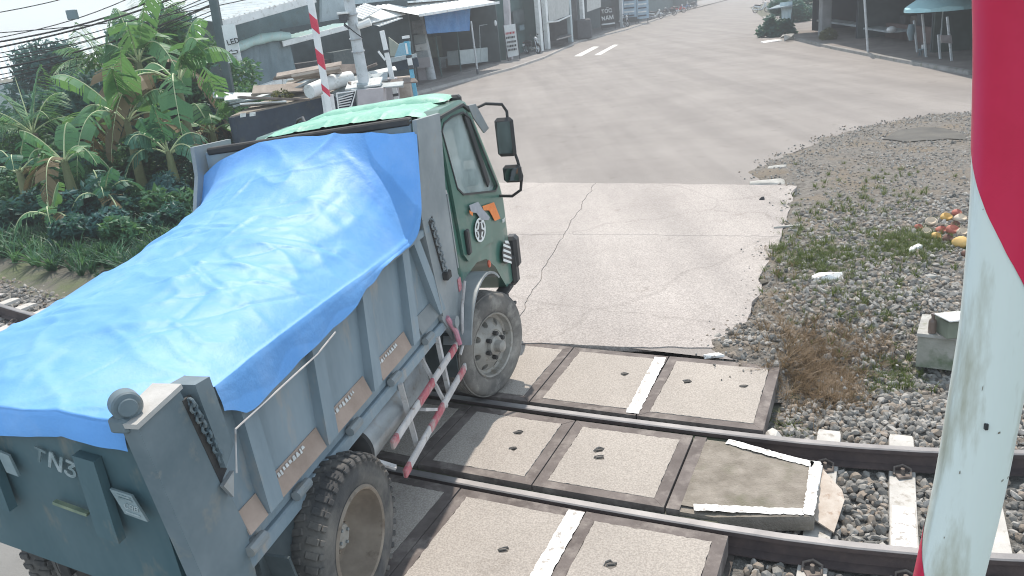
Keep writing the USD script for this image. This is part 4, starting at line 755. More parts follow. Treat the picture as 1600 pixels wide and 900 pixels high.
def rooff(s, t):
    u = 2.35 + s * .80; v = -.77 + 1.54 * t; e = min(1, min(t, 1 - t) * 9) ; eu = min(1, min(s, 1 - s) * 8)
    w = 2.155 + .055 * (1 - abs(v / .78) ** 3) * (.4 + .6 * eu) - .05 * (1 - e) ** 2 - .06 * (1 - min(1, (1 - s) * 5)) ** 2
    w += .010 * (meshkit.fbm(np.array([[u * 6, v * 4, 0]]), 3, 8)[0] - .5) + .006 * (abs((v * 4.2) % 1 - .5) < .08) * (s < .62)
    return (u, v, w)
rf = tpart(truck, 'roof', cabdef(grid(rooff, 40, 90)), mint, True)
def deff(s, t):
    u = 2.80 + s * .32; v = -.55 + 1.28 * t; e = min(1, min(t, 1 - t) * 7); k = math.sin(min(1, s * 3.5) * math.pi / 2) * min(1, (1 - s) * 4)
    return (u, v, 2.185 + .05 * k * e ** .5 + .006 * (meshkit.noise(np.array([[u * 20, v * 7, 0]]))[0] - .5))
tpart(rf, 'air_deflector', cabdef(grid(deff, 20, 40)), mint, True)
tpart(rf, 'roof_lamp', [cbox((2.98, .66, 2.17), (3.06, .75, 2.25), .02)], black_p)
tpart(rf, 'gutter', cabdef(MB([obox((2.42, CW + .012, 2.115), (2.95, CW + .012, 2.125), .03, .02), obox((2.95, CW + .012, 2.125), (3.12, CW + .01, 2.05), .03, .02)])), black_p)

# ================================================================ the blue tarpaulin over the load: rests on the truck, so it is a thing
UE = np.array([-1.0, -.5, 0, .5, 1.0, 1.4, 1.66, 1.80])
WC = np.array([1.70, 1.76, 1.80, 1.84, 1.90, 2.0, 2.10, 2.20]); WL = np.array([1.74, 1.62, 1.59, 1.60, 1.62, 1.66, 1.76, 1.98]); WR = np.array([1.63, 1.625, 1.615, 1.60, 1.58, 1.575, 1.72, 2.21])
from scipy.interpolate import PchipInterpolator
fC, fL, fR = (PchipInterpolator(UE, w) for w in (WC, WL, WR))
cr = np.random.RandomState(11); CREASE = []
for k in range(46):
    u, v = cr.uniform(-.95, 1.75), cr.uniform(-.72, .72); L_ = cr.uniform(.12, .45); a = cr.choice([cr.normal(1.35, .25), cr.normal(.25, .3), cr.uniform(0, 3.1)], p=[.5, .3, .2])
    CREASE.append((u, v, math.cos(a), math.sin(a), L_, cr.uniform(.005, .015) * cr.choice([-1, 1], p=[.4, .6]), cr.uniform(.012, .035)))
for k in range(22):
    u, v = cr.uniform(-.95, 1.6), cr.uniform(-.7, .7); a = cr.normal(.95, .5); CREASE.append((u, v, math.cos(a), math.sin(a), cr.uniform(.15, .4), cr.choice([-1, 1]) * cr.uniform(.006, .010), .011))
def tarp_w(u, v):
    c, l, r = fC(u), fL(u), fR(u); t = np.clip(np.abs(v) / .82, 0, 1); e = np.where(v < 0, l, r); p = np.where(v < 0, 2.6, 3.2)
    w = e + (c - e) * (1 - t ** p)
    f1 = meshkit.fbm(np.stack([u * 1.6, v * 2.6, 0 * u], -1), 4, 31) - .5; f2 = meshkit.fbm(np.stack([u * 6 + v * 4, v * 5 - u * 2, 0 * u + 3], -1), 3, 33) - .5; f3 = 1 - np.abs(meshkit.fbm(np.stack([u * 3.2 + 1.2 * v, v * 2.0, 0 * u + 9], -1), 3, 35) - .5) * 4
    inn = np.clip((.86 - np.abs(v)) / .2, .15, 1)
    w = w + inn * (.045 * f1 + .006 * f2 + .013 * np.clip(f3, 0, 1) ** 3)
    for (cu, cv, dx, dy, L_, h, wd) in CREASE:
        s = (u - cu) * dx + (v - cv) * dy; q = -(u - cu) * dy + (v - cv) * dx + .25 * s * s; w = w + .7 * h * np.exp(-(q / wd) ** 2 - (s / L_) ** 2) * inn
    return w
nu_, nv_ = 200, 130
us = np.linspace(-.985, 1.795, nu_); tt = np.linspace(0, 1, nv_)
VV = np.zeros((nu_ + 6, nv_ + 12, 3))
vin = np.linspace(-.835, .835, nv_); UU, VVv = np.meshgrid(us, vin, indexing='ij'); Wt = tarp_w(UU, VVv)
hangR = np.interp(us, [-1, -.62, -.5, 0, .45, .75, 1.0, 1.6, 1.8], [.02, .10, .17, .16, .13, .06, .03, .02, .01]) + .03 * (meshkit.noise(np.stack([us * 7, 0 * us, 0 * us], -1), 3) - .5); hangL = np.interp(us, [-1, 0, 1, 1.8], [.12, .1, .06, .01])
full = np.zeros((nu_, nv_ + 12, 3)); full[:, 6:-6] = np.stack([UU, VVv, Wt], -1)
for k in range(6):
    f = (k + 1) / 6
    full[:, nv_ + 6 + k] = np.stack([us, .835 + .02 * np.sin(f * 1.57) + .006 * f * np.sin(us * 13), Wt[:, -1] - .012 - hangR * f], -1)
    full[:, 5 - k] = np.stack([us, -.835 - .02 * np.sin(f * 1.57) - .01 * f * np.sin(us * 17), Wt[:, 0] - .012 - hangL * f], -1)
rear = np.zeros((6, nv_ + 12, 3)); hr = .085 + .03 * meshkit.noise(np.stack([full[0, :, 1] * 4, 0 * full[0, :, 1], 0 * full[0, :, 1]], -1), 5)
for k in range(6):
    f = (6 - k) / 6; rear[k] = full[0]; rear[k, :, 0] -= .02 * math.sin(f * 1.57) + .008 * f * np.sin(full[0, :, 1] * 14); rear[k, :, 2] -= hr * f + .008
full = np.concatenate([rear, full]); n0_, n1_ = full.shape[:2]; ix = np.arange(n0_ * n1_).reshape(n0_, n1_)
q = np.stack([ix[:-1, :-1], ix[1:, :-1], ix[1:, 1:], ix[:-1, 1:]], -1).reshape(-1, 4)
fc = full.reshape(-1, 3)[q].mean(1); q = q[~((fc[:, 0] < -.615) & (fc[:, 1] > .70))]
uq, q = np.unique(q, return_inverse=True); q = q.reshape(-1, 4); full = full.reshape(-1, 3)[uq]
tm = trimesh.Trimesh(full.reshape(-1, 3), np.vstack([q[:, [0, 1, 2]], q[:, [0, 2, 3]]]), process=False)
v = tm.vertices; tm = trimesh.Trimesh(TO + (v[:, :1] * tf + v[:, 1:2] * tr_ + v[:, 2:] * tu_) * SC, tm.faces[:, ::-1], process=False)
blue = M('tarpaulin_blue', (0.105, 0.31, 0.68), (0.145, 0.375, 0.74), 1.2, .54, bump=.3, bscale=22, c3=(.19, .39, .74), scale3=2.4, lim3=(.5, .75), bdist=.012, stretch=(1, 1, 1))
obj('tarpaulin', tm, blue, 'creased blue plastic tarpaulin stretched over the load of the dump truck', 'tarpaulin', smooth=True)
tag(obj('tarpaulin_rope', [tube([TW(.30 - .01 * k, .87, 1.45 - .0 * k) * (1 - k / 5) + TW(-.62, .84, 1.30) * (k / 5) for k in range(2)] + [TW(-.60, .86, 1.42), TW(-.66, .86, 1.25)], .005, 6)], guard_w), 'thin pale rope tying the blue tarpaulin to the rear corner post', 'rope')

# ================================================================ the striped pole close to the camera
pole_white = M('pole_white', (0.60, 0.66, 0.62), (0.70, 0.75, 0.71), 2.2, .42, bump=.06, bscale=30, c3=(.36, .36, .28), scale3=10, lim3=(.50, .68), stretch=(1, 1, .2))
pole_red = M('pole_red', (0.48, 0.008, 0.05), (0.58, 0.016, 0.075), 3, .4, bump=.05, bscale=30)
sp = thing('striped_pole', 'thick white pole with slanting red bands close to the camera on the right', 'pole', [*Y(1534, 620, 1.28)[:2], 0])
d0 = Y(1534, 620, 1.28)[1]
ctrl = [(1590, -60), (1589, 60), (1585, 180), (1577, 330), (1562, 480), (1536, 640), (1514, 760), (1482, 900)]
AX = [Y(x, y, d0) for x, y in ctrl]; low = AX[-1] + (AX[-1] - AX[-2]) * 1.0
AX = [np.array([*(AX[0] + (AX[0] - AX[1]) * .6)[:2], 4.4])] + AX + [low * [1, 1, 0] + [0, 0, low[2]], low * [1, 1, 0] + [-.01, 0, .9], low * [1, 1, 0] + [-.012, 0, .0]]
AX = np.array(AX[::-1]); zz = np.linspace(AX[0, 2], AX[-1, 2], 90); AXs = np.stack([PchipInterpolator(AX[:, 2], AX[:, 0])(zz), PchipInterpolator(AX[:, 2], AX[:, 1])(zz), zz], 1)
PRAD = .0585
part(sp, 'shaft', tube(AXs, PRAD, 40), pole_white, 40)
axf = lambda z: np.array([np.interp(z, zz, AXs[:, 0]), np.interp(z, zz, AXs[:, 1]), z])
def band(z0, z1, slope):                           # a helical band: z = z0 + slope * angle, angle 0 facing the camera's left
    n = 56; V = []; F = []; m_ = 14
    for i in range(n + 1):
        a = -math.pi + 2 * math.pi * i / n
        for k in range(m_):
            z = min(max(z0 + (z1 - z0) * k / (m_ - 1) - slope * a + .004 * (meshkit.fbm(np.array([[a * 9, z0 + k, 0.]]), 3, 7)[0] - .5), 0.02), 4.38); c = axf(z); V.append(c + (PRAD + .0012) * np.array([math.sin(a), -math.cos(a), 0]))
    for i in range(n):
        for k in range(m_ - 1):
            a = i * m_ + k; F += [[a, a + m_, a + m_ + 1], [a, a + m_ + 1, a + 1]]
    return trimesh.Trimesh(np.array(V), F, process=False)
zc = lambda y: Y(1580, y, d0 - PRAD)[2]
slope = abs(zc(290) - zc(440)) / 1.45
part(sp, 'red_band', band(zc(452), zc(-260), slope), pole_red, True); part(sp, 'red_band', band(zc(1280), Y(1460, 985, d0)[2], slope), pole_red, True)
for k in range(13):
    a = R.uniform(-1.5, 1.4); z = axf(zc(R.uniform(320, 880)))[2]; c = axf(z) + (PRAD + .0006) * np.array([math.sin(a), -math.cos(a), 0]); h_ = R.uniform(.001, .012); w_ = R.uniform(.0006, .003); td = np.array([math.cos(a), math.sin(a), 0])
    part(sp, 'paint_chip', poly([c - td * w_, c + td * w_ * R.uniform(.3, 1) + [0, 0, h_ * .3], c + td * w_ * .4 + [0, 0, h_], c - td * w_ * R.uniform(.6, 1.4) + [0, 0, h_ * .7]], .0006, c - axf(z)), M('chip_brown', (.16, .14, .10), (.3, .3, .26), 90, .8))
part(sp, 'scratch', [cbox(axf(zc(670)) + np.array([-.028, -PRAD * .9 - .004, 0]), axf(zc(670)) + np.array([-.022, -PRAD * .9 + .004, .012]), .001)], black_p)

# ================================================================ things on the verge
pm_ = flat([tuple(G(x, y, .1)[:2]) for x, y in ((1378, 213), (1400, 202), (1440, 196), (1475, 199), (1505, 209), (1512, 216), (1470, 215), (1420, 217))], 0.0); pm_ = pm_.subdivide().subdivide().subdivide()
pv = np.array(pm_.vertices); pv[:, 2] = np.maximum(np.nan_to_num(vz_i((pv[:, 0], pv[:, 1]))), 0) + .018
tag(obj('puddle', trimesh.Trimesh(pv, pm_.faces, process=False), M('wet_dark', (.035, .031, .024), (.075, .068, .052), 3, .6), smooth=True), 'dark damp hollow at the edge of the gravel', kind='structure')
conc_old = M('old_concrete', (.30, .29, .27), (.46, .45, .42), 6, .9, bump=.5, bscale=40, c3=(.22, .22, .17), scale3=9)
def chunk(px, py, size, label, name='concrete_fragment', mat=None, rz=0, seed=1, z=0, cat='concrete fragment'):
    rs = np.random.RandomState(seed); P = (rs.rand(26, 3) - .5) * np.array(size); P = np.vstack([P, [[sx * size[0] * .46, sy * size[1] * .42, -size[2] * .4] for sx in (-1, 1) for sy in (-1, 1)]])
    m = trimesh.convex.convex_hull(P); m.apply_transform(trimesh.transformations.rotation_matrix(rz, [0, 0, 1])); p = G(px, py, .04); zz_ = max(float(vz_i((p[0], p[1]))), 0) if not np.isnan(vz_i((p[0], p[1]))) else 0
    m.apply_translation([p[0], p[1], zz_ + size[2] * .35 + z]); return tag(obj(name, m, mat or conc_old), label, cat)
chunk(1292, 440, (.34, .14, .10), 'whitish concrete fragment lying in the gravel near the grass', mat=white_paint, rz=-.2, seed=4)
chunk(1198, 282, (.62, .34, .05), 'broken grey concrete slab at the corner of the pale road slabs', mat=conc_old, rz=-.3, seed=6)
chunk(1214, 262, (.35, .16, .06), 'small pale slab fragment behind the broken grey slab', rz=-.4, seed=7)
chunk(1190, 309, (.09, .08, .07), 'black lump on the pale road slab', 'lump', black_p, seed=8, cat='lump')
chunk(1232, 352, (.42, .05, .03), 'thin grey strip of broken road edge beside the pale slabs', rz=-.1, seed=9)
chunk(1194, 436, (.10, .09, .04), 'small dark clod at the edge of the pale slabs', 'clod', M('clod', (.1, .09, .07), (.17, .15, .12), 9, .9), seed=10, cat='clod')
chunk(1425, 398, (.26, .12, .08), 'jagged whitish rubble piece beside the green tuft', mat=white_paint, rz=.5, seed=12)
chunk(1453, 437, (.14, .10, .06), 'whitish rubble piece below the fruit husks', rz=.3, seed=13)
chunk(1115, 551, (.2, .07, .04), 'pale concrete chip lying before the far row of panels', mat=white_paint, rz=.0, seed=14)
chunk(1210, 662, (.16, .2, .12), 'pale stone block at the corner of the far row of panels', mat=pale_concrete, rz=.3, seed=15, z=-.12)
chunk(1205, 64, (1.1, .7, .12), 'pale slab lying by the kerb near the far motorbike', 'litter_slab', white_paint, seed=17, cat='slab')
# concrete block with a box and a bottle, beside the pole
cb = thing('concrete_footing', 'low concrete footing with mossy side beside the striped pole', 'footing', G(1470, 545, .0))
q4 = [G(1432, 552, 0), G(1502, 560, 0), G(1506, 528, 0), G(1440, 522, 0)]
part(cb, 'block', poly([p * [1, 1, 0] + [0, 0, .17] for p in q4], .30, (0, 0, 1)), M('mossy', (.26, .26, .22), (.37, .36, .32), 5, .9, bump=.4, c3=(.13, .16, .10), scale3=3, lim3=(.5, .65)))
part(cb, 'cap', poly([(p - sum(q4) / 4) * 1.05 + sum(q4) / 4 * [1, 1, 0] + [0, 0, .20] for p in q4], .03, (0, 0, 1)), conc_old)
p = G(1489, 522, .2); bx = thing('grey_box', 'open grey green box with a white lid standing on the footing', 'box', p)
part(bx, 'box_body', cbox(p + np.array([-.11, -.10, 0]), p + np.array([.15, .14, .16]), .008), M('box_green', (.14, .16, .12), (.2, .22, .17), 5, .8)); part(bx, 'lid', obox(p + np.array([-.14, -.05, .19]), p + np.array([.16, .0, .165]), .2, .015, ch=.004), white_paint)
p = G(1456, 520, .2); tag(obj('bottle', lathe([(0, 0), (.032, 0), (.034, .01), (.034, .10), (.028, .125), (.014, .14), (.014, .165), (.018, .166), (.018, .185), (0, .185)], p, (0, 0, 1), 16), M('bottle_brown', (.16, .12, .10), None, rough=.2), smooth=35), 'small brown bottle with pale cap standing on the footing', 'bottle')
# fruit husks
husk = [M('husk_a', (.50, .30, .08), (.62, .42, .16), 8, .7), M('husk_b', (.33, .09, .07), (.45, .17, .12), 8, .7), M('husk_c', (.55, .46, .36), (.68, .58, .46), 8, .8), M('husk_d', (.10, .05, .04), (.2, .1, .07), 8, .8)]
hk = [(1500, 385, .15, 0, 'round yellow fruit lowest in the husk pile beside the pole'), (1500, 340, .12, 2, 'pale husk at the top of the pile beside the pole'), (1478, 338, .12, 0, 'yellowish husk at the back of the pile'), (1492, 350, .10, 3, 'dark husk between the pale ones'), (1488, 362, .13, 1, 'red husk in the middle of the pile'), (1470, 360, .11, 1, 'red husk left of the middle of the pile'), (1455, 345, .12, 2, 'whitish husk at the left of the pile'), (1462, 372, .10, 0, 'orange husk at the front left of the pile'), (1503, 365, .11, 2, 'pinkish husk against the pole'), (1435, 352, .09, 1, 'small reddish husk farthest left of the pile'), (1480, 376, .10, 3, 'black husk at the front of the pile'), (1447, 362, .10, 2, 'flat whitish husk left of the red ones'), (1508, 398, .08, 3, 'dark husk next to the yellow fruit'), (1495, 330, .1, 1, 'brownish red husk behind the pile')]
for i, (x, y, r, mi, lab) in enumerate(hk):
    p = G(x, y + 6, .05); m = trimesh.creation.icosphere(2, r * .62); nn = meshkit.noise(m.vertices * 18 + i, i)[:, None]; m.vertices *= (1 + .25 * (nn - .5)) * np.array([1, 1, .8])
    if i not in (0,): m = man(m) - m3.Manifold.sphere(r * .5, 18).translate([R.uniform(-.3, .3) * r, -.35 * r, .4 * r])
    v, f, _ = meshkit.arrays(m); m = trimesh.Trimesh(v + [p[0], p[1], max(0, float(np.nan_to_num(vz_i((p[0], p[1]))))) + r * .42], f, process=False)
    tag(obj('fruit_husk', m, husk[mi], smooth=40), lab, 'husk', 'fruit husks in the pile by the striped pole')
# grass
def blade_tuft(seed, n=14, h=.22, spread=.10, wd=.006):
    rs = np.random.RandomState(seed); V = []; F = []
    for k in range(n):
        a = rs.uniform(0, 6.28); o = np.array([math.cos(a), math.sin(a), 0]) * rs.uniform(0, .04); t = np.array([math.cos(a), math.sin(a), 0]); s_ = np.array([-t[1], t[0], 0]) * wd; hh = h * rs.uniform(.5, 1.1); b = spread * rs.uniform(.3, 1.6)
        P = [o + t * b * q * q + np.array([0, 0, hh * (q - .25 * q * q)]) for q in (0, .4, .75, 1)]; i0 = len(V)
        for q_, p in enumerate(P): w = (1, .8, .5, .05)[q_]; V += [p - s_ * w, p + s_ * w]
        for q_ in range(3): a_ = i0 + q_ * 2; F += [[a_, a_ + 1, a_ + 3], [a_, a_ + 3, a_ + 2]]
    return trimesh.Trimesh(np.array(V), F, process=False)
g_green = leafmat('grass_green', (.09, .12, .035), (.17, .19, .075), (.16, .2, .05)); g_dry = leafmat('grass_dry', (.22, .15, .085), (.36, .27, .17), (.2, .15, .08)); g_dark = leafmat('weed_green', (0.020, 0.077, 0.047), (0.051, 0.131, 0.078), (0.054, 0.144, 0.056))
def patch(cx, cy, rx, ry, n, seed):
    rs = np.random.RandomState(seed); q = rs.normal(size=(n, 2)) * .5; px, py = cx + q[:, 0] * rx, cy + q[:, 1] * ry; P = []
    for x, y in zip(px, py):
        p = G(x, y, 0.02); z = float(vz_i((p[0], p[1]))); P.append([p[0], p[1], (0 if (np.isnan(z) or z < -.5) else z) - .01])
    return P
def grass(name, patches, protos, mat, label, cat, seed, smin=.5, smax=1.1):
    P = [];
    for k, a in enumerate(patches): P += patch(*a, seed * 50 + k)
    rs = np.random.RandomState(seed); s = rs.uniform(smin, smax, len(P)); pi, r2, n = scatter(name, P, np.stack([s, s, s], 1), protos, [mat], label, cat, seed); set_quats(pi, rand_quats(r2, n, True))
grass('green_grass', [(1412, 395, 70, 32, 330), (1450, 385, 50, 20, 90), (1285, 420, 60, 30, 110), (1275, 400, 70, 20, 80), (1400, 560, 60, 30, 70), (1235, 640, 26, 22, 50), (1240, 400, 60, 60, 60), (1360, 300, 120, 40, 60), (1395, 480, 70, 40, 50), (1330, 345, 150, 60, 150), (1300, 470, 90, 60, 90), (1230, 400, 40, 40, 40)], [blade_tuft(k, 16, .13, .07, .005) for k in range(4)], g_green, 'short green grass growing in patches through the gravel verge', 'grass', 41)
grass('dry_grass', [(1275, 548, 75, 50, 460), (1300, 575, 60, 40, 160), (1240, 560, 30, 60, 90), (1330, 520, 60, 40, 50), (1215, 440, 40, 80, 40)], [blade_tuft(k + 9, 12, .16, .12, .0035) for k in range(4)], g_dry, 'dry brown grass clump at the corner of the far row of panels', 'dry grass', 42)

# ================================================================ vegetation on the left
bark = M('bark', (.10, .085, .065), (.19, .165, .13), 9, .9, bump=.5); stemm = M('banana_stem', (.13, .16, .07), (.24, .24, .12), 4, .7, stretch=(1, 1, .3))
lf_ban = leafmat('banana_leaf', (0.066, 0.191, 0.078), (0.153, 0.323, 0.123), (0.204, 0.415, 0.112)); lf_ban2 = leafmat('banana_leaf_dark', (0.036, 0.136, 0.088), (0.082, 0.216, 0.129), (0.092, 0.259, 0.106)); rib_m = M('leaf_rib', (.36, .42, .22), (.46, .52, .30), 3, .5)
lf_a = leafmat('leaf_blue_green', (0.036, 0.114, 0.117), (0.086, 0.208, 0.197), (0.086, 0.218, 0.161)); lf_b = leafmat('leaf_dark', (0.025, 0.099, 0.086), (0.068, 0.176, 0.135), (0.076, 0.197, 0.111)); lf_c = leafmat('leaf_mid', (0.043, 0.140, 0.069), (0.119, 0.248, 0.112), (0.133, 0.281, 0.090))
lf_dry = leafmat('banana_leaf_dry', (.16, .12, .06), (.30, .25, .13), (.2, .16, .08))
def banana_leaf(rs, L, wd, up, out, droop, az):
    t = np.linspace(0, 1, 16); d = np.array([math.cos(az), math.sin(az), 0]); s_ = np.array([-d[1], d[0], 0])
    x = out * L * (t - .12 * t ** 3); z = up * L * t - droop * L * t ** 2.2; mid = d * x[:, None] + np.array([0, 0, 1.]) * z[:, None]
    V, F = [], []; tg = np.gradient(mid, axis=0); tg /= np.linalg.norm(tg, axis=1)[:, None]
    ns = 22; ts = np.linspace(.16, 1, ns + 1)
    pm = lambda q: np.array([np.interp(q, t, mid[:, k]) for k in range(3)])
    for sd in (-1, 1):
        dr = rs.uniform(.1, .35)
        for k in range(ns):
            if rs.rand() < .28: dr = rs.uniform(0, 1.15)
            q0, q1 = ts[k], ts[k + 1] - rs.choice([0, .006, .018], p=[.4, .35, .25]); 
            def W(q): u = (q - .16) / .84; return wd * (min(1, u * 5) ** .6) * (1 - max(0, u - .55) ** 2 / .2025) ** .5 if u < 1 else .0
            for q, qq in ((q0, q0), (q1, q1)):
                c = pm(q); w = W(min(q, .999)); tip = c + s_ * sd * w * math.cos(dr) + np.array([0, 0, -1]) * w * math.sin(dr) + d * w * .22; V += [c, c * .5 + tip * .5 + np.array([0, 0, .05 * w]), tip]
            a = len(V) - 6; F += [[a, a + 1, a + 4], [a, a + 4, a + 3], [a + 1, a + 2, a + 5], [a + 1, a + 5, a + 4]]
    return trimesh.Trimesh(np.array(V), F, process=False), tube(mid, np.linspace(.022, .005, 16), 5)
def banana(name_label, base, H, n, seed, mat, L=1.7, lean=(0, 0), az0=None):
    rs = np.random.RandomState(seed); t = thing('banana_plant', name_label, 'banana plant', base, 'banana plants left of the truck'); base = np.array(base, float)
    top = base + np.array([lean[0], lean[1], H]); part(t, 'stem', tube([base - [0, 0, .15], base * .5 + top * .5 + [lean[0] * .1, 0, 0], top], [.13, .10, .06], 10), stemm, True)
    for k in range(n):
        az = (az0[k] if az0 is not None and k < len(az0) else k * 2.4 + rs.uniform(-.4, .4)); age = k / max(1, n - 1)
        lf, rb = banana_leaf(rs, L * rs.uniform(.8, 1.1), L * .155 * rs.uniform(.8, 1.15), 1.0 - .5 * age + rs.uniform(-.1, .1), .38 + .5 * age, .28 + .85 * age + rs.uniform(0, .25), az)
        lf.apply_translation(top - [0, 0, .08]); rb.apply_translation(top - [0, 0, .08]); dry = k >= n - 2; l_ = part(t, 'leaf', lf, lf_dry if dry else mat, label='withered brown leaf' if dry else None); part(l_, 'midrib', rb, rib_m)
    return t
def gp(px, dist): p = Y(px, 300, dist); return np.array([p[0], p[1], -.05])
def at_h(px, py, dist): return Y(px, py, dist)[2]
for i, (px, py, dist, n, mat, L, lab, az) in enumerate([
    (276, 122, 19.0, 10, lf_ban, 2.8, 'tallest banana plant with leaves arching right towards the sign pole', [-.2, -.45, -.7, .2, 2.6, 3.3, 1.4, -1.3, 4.2]),
    (196, 182, 18.0, 10, lf_ban, 2.7, 'banana plant with a torn leaf arching over the middle of the thicket', [-.9, -1.2, 3.5, .3, 2.3, 3.0, -2.0, 1.2, -.3]),
    (98, 245, 16.0, 8, lf_ban, 1.5, 'banana plant with an upright young leaf in front of the dark bushes', [1.5, 3.6, -2.4, -.4, .4, 2.8, -1.5, 3.1]),
    (262, 232, 17.0, 9, lf_ban2, 2.0, 'dark banana plant nearest the tarpaulin', [-1.9, -1.3, -2.4, .2, 2.8, -.5, 3.6, 1.0]),
    (28, 262, 16.5, 7, lf_ban2, 1.5, 'dark banana plant at the left edge of the picture', None),
    (160, 300, 15.2, 7, lf_ban2, 1.3, 'low banana plant in the middle of the thicket above the grass', None),
    (215, 90, 21.5, 9, lf_ban, 2.9, 'banana plant at the back, below the tall palm', None),
    (78, 330, 14.8, 7, lf_ban, 1.1, 'small banana sapling above the grass bank', None),
    (330, 200, 20.0, 8, lf_ban, 1.9, 'banana plant between the dark shed and the headboard of the truck', None)]):
    b = gp(px, dist); H = at_h(px, py, dist)
    # the stem stands plumb: find the foot below the crown
    c = Y(px, py, dist); b = np.array([c[0], c[1], -.05]); banana(lab, b, max(.5, H), n, 100 + i, mat, L, (0, 0), az)
def leaf_cloud(rs, centers, radii, n, size, flat_=.6):
    V, F = [], []; centers = np.array(centers); radii = np.array(radii); pr = radii ** 2 / (radii ** 2).sum(); ci = rs.choice(len(radii), n, p=pr)
    d = rs.normal(size=(n, 3)); d /= np.linalg.norm(d, axis=1)[:, None]; r = radii[ci] * (rs.uniform(.35, 1.08, n)) ** .6; c = centers[ci] + d * r[:, None] * [1, 1, .85]
    a = rs.normal(size=(n, 3)); a[:, 2] *= flat_; a /= np.linalg.norm(a, axis=1)[:, None]; b = np.cross(a, d + rs.normal(size=(n, 3)) * .5); b /= np.linalg.norm(b, axis=1)[:, None]
    s = size * rs.uniform(.6, 1.3, n)[:, None]; nn = np.cross(a, b)
    P = np.stack([c - a * s, c + b * s * .42 + nn * s * .1, c + a * s, c - b * s * .42 + nn * s * .1], 1).reshape(-1, 3); i = np.arange(n)[:, None] * 4
    return trimesh.Trimesh(P, np.vstack([i + [0, 1, 2], i + [0, 2, 3]]), process=False)
def tree(name, label, cat, base, H, R_, n, size, mat, seed, group=None, low=.25, ncl=9):
    rs = np.random.RandomState(seed); base = np.array(base, float); t = thing(name, label, cat, base, group); cl, rd, limbs = [], [], []
    limbs.append(tube([base - [0, 0, .2], base + [.05 * H * rs.uniform(-1, 1), 0, H * .35], base + [.06 * H * rs.uniform(-1, 1), .05 * H * rs.uniform(-1, 1), H * .7]], [.035 * H, .026 * H, .012 * H], 8))
    for k in range(ncl):
        a = rs.uniform(0, 6.28); h = H * rs.uniform(low + .08, .88); rr_ = R_ * rs.uniform(.25, .85) * (1 - .5 * max(0, h / H - .6)); c = base + [math.cos(a) * rr_, math.sin(a) * rr_, h]; cl.append(c); rd.append(R_ * rs.uniform(.28, .5)); limbs.append(tube([base + [0, 0, h * .55], (base + [0, 0, h * .75]) * .4 + c * .6, c], [.014 * H, .009 * H, .003 * H], 5))
    part(t, 'trunk', limbs, bark, True); part(t, 'crown', leaf_cloud(rs, cl, rd, n, size), mat); return t
tr_list = [(62, 62, 30, 1.5, 5200, .11, lf_a, 'slender bluish green tree rising above the bushes at the far left'), (145, 102, 26, 2.2, 6500, .12, lf_b, 'dark round tree behind the thicket, left of the pale board'), (210, 22, 25, 1.9, 5500, .13, lf_a, 'tall tree with drooping leaves against the wires'), (290, 48, 24, 1.6, 5200, .10, lf_c, 'fine leaved green tree just left of the sign pole'), (20, 150, 24, 2.0, 5200, .12, lf_b, 'dark bushy tree at the left edge below the slender tree'), (118, 150, 22, 1.9, 5200, .12, lf_b, 'dark bushy tree behind the upright banana leaf'), (228, 120, 22.5, 1.7, 4500, .12, lf_b, 'dark leafy tree behind the arching banana leaf'), (340, 130, 23, 1.2, 3200, .09, lf_c, 'small leafy tree at the foot of the sign pole')]
for i, (px, py, dist, rad, n, sz, mat, lab) in enumerate(tr_list):
    c = Y(px, py, dist); tree('leafy_tree', lab, 'tree', [c[0], c[1], -.05], max(1.2, c[2] + .05), rad, n, sz, mat, 200 + i, 'trees left of the truck', low=.05 if i > 3 else .2, ncl=12)
sh = [(20, 330, 15.5, .9, 'low shrub at the left edge above the grass'), (60, 290, 17, 1.1, 'shrub behind the banana sapling'), (130, 320, 15.5, .9, 'shrub between the two low banana plants'), (190, 310, 15.6, 1.0, 'shrub below the torn banana leaf'), (235, 320, 15.4, .9, 'shrub left of the dark banana plant by the tarpaulin'), (285, 300, 16.4, .9, 'shrub closest to the headboard of the truck'), (110, 270, 18.5, 1.2, 'shrub behind the upright young banana leaf'), (180, 240, 19, 1.2, 'shrub deep in the middle of the thicket'), (240, 220, 19.5, 1.2, 'shrub behind the dark banana plant'), (310, 240, 18.5, 1.0, 'shrub below the leaves arching right'), (10, 230, 19, 1.2, 'shrub at the left edge behind the dark banana plant'), (345, 170, 22, 1.1, 'weedy shrub beside the dark shed'), (255, 365, 14.2, .55, 'low weedy shrub on the bank just above the tarpaulin edge'), (215, 385, 13.6, .5, 'smallest shrub on the bank near the tarpaulin'), (175, 365, 14.2, .55, 'low shrub on the bank in the middle'), (120, 375, 14, .5, 'low shrub on the grass bank below the sapling')]
for i, (px, py, dist, rad, lab) in enumerate(sh):
    c = Y(px, py, dist); tree('shrub', lab, 'shrub', [c[0], c[1], -.1], max(.55, c[2] + .35), rad, 2600, .085, (lf_b, lf_c, lf_a)[i % 3], 300 + i, 'shrubs left of the truck', low=.0, ncl=8)
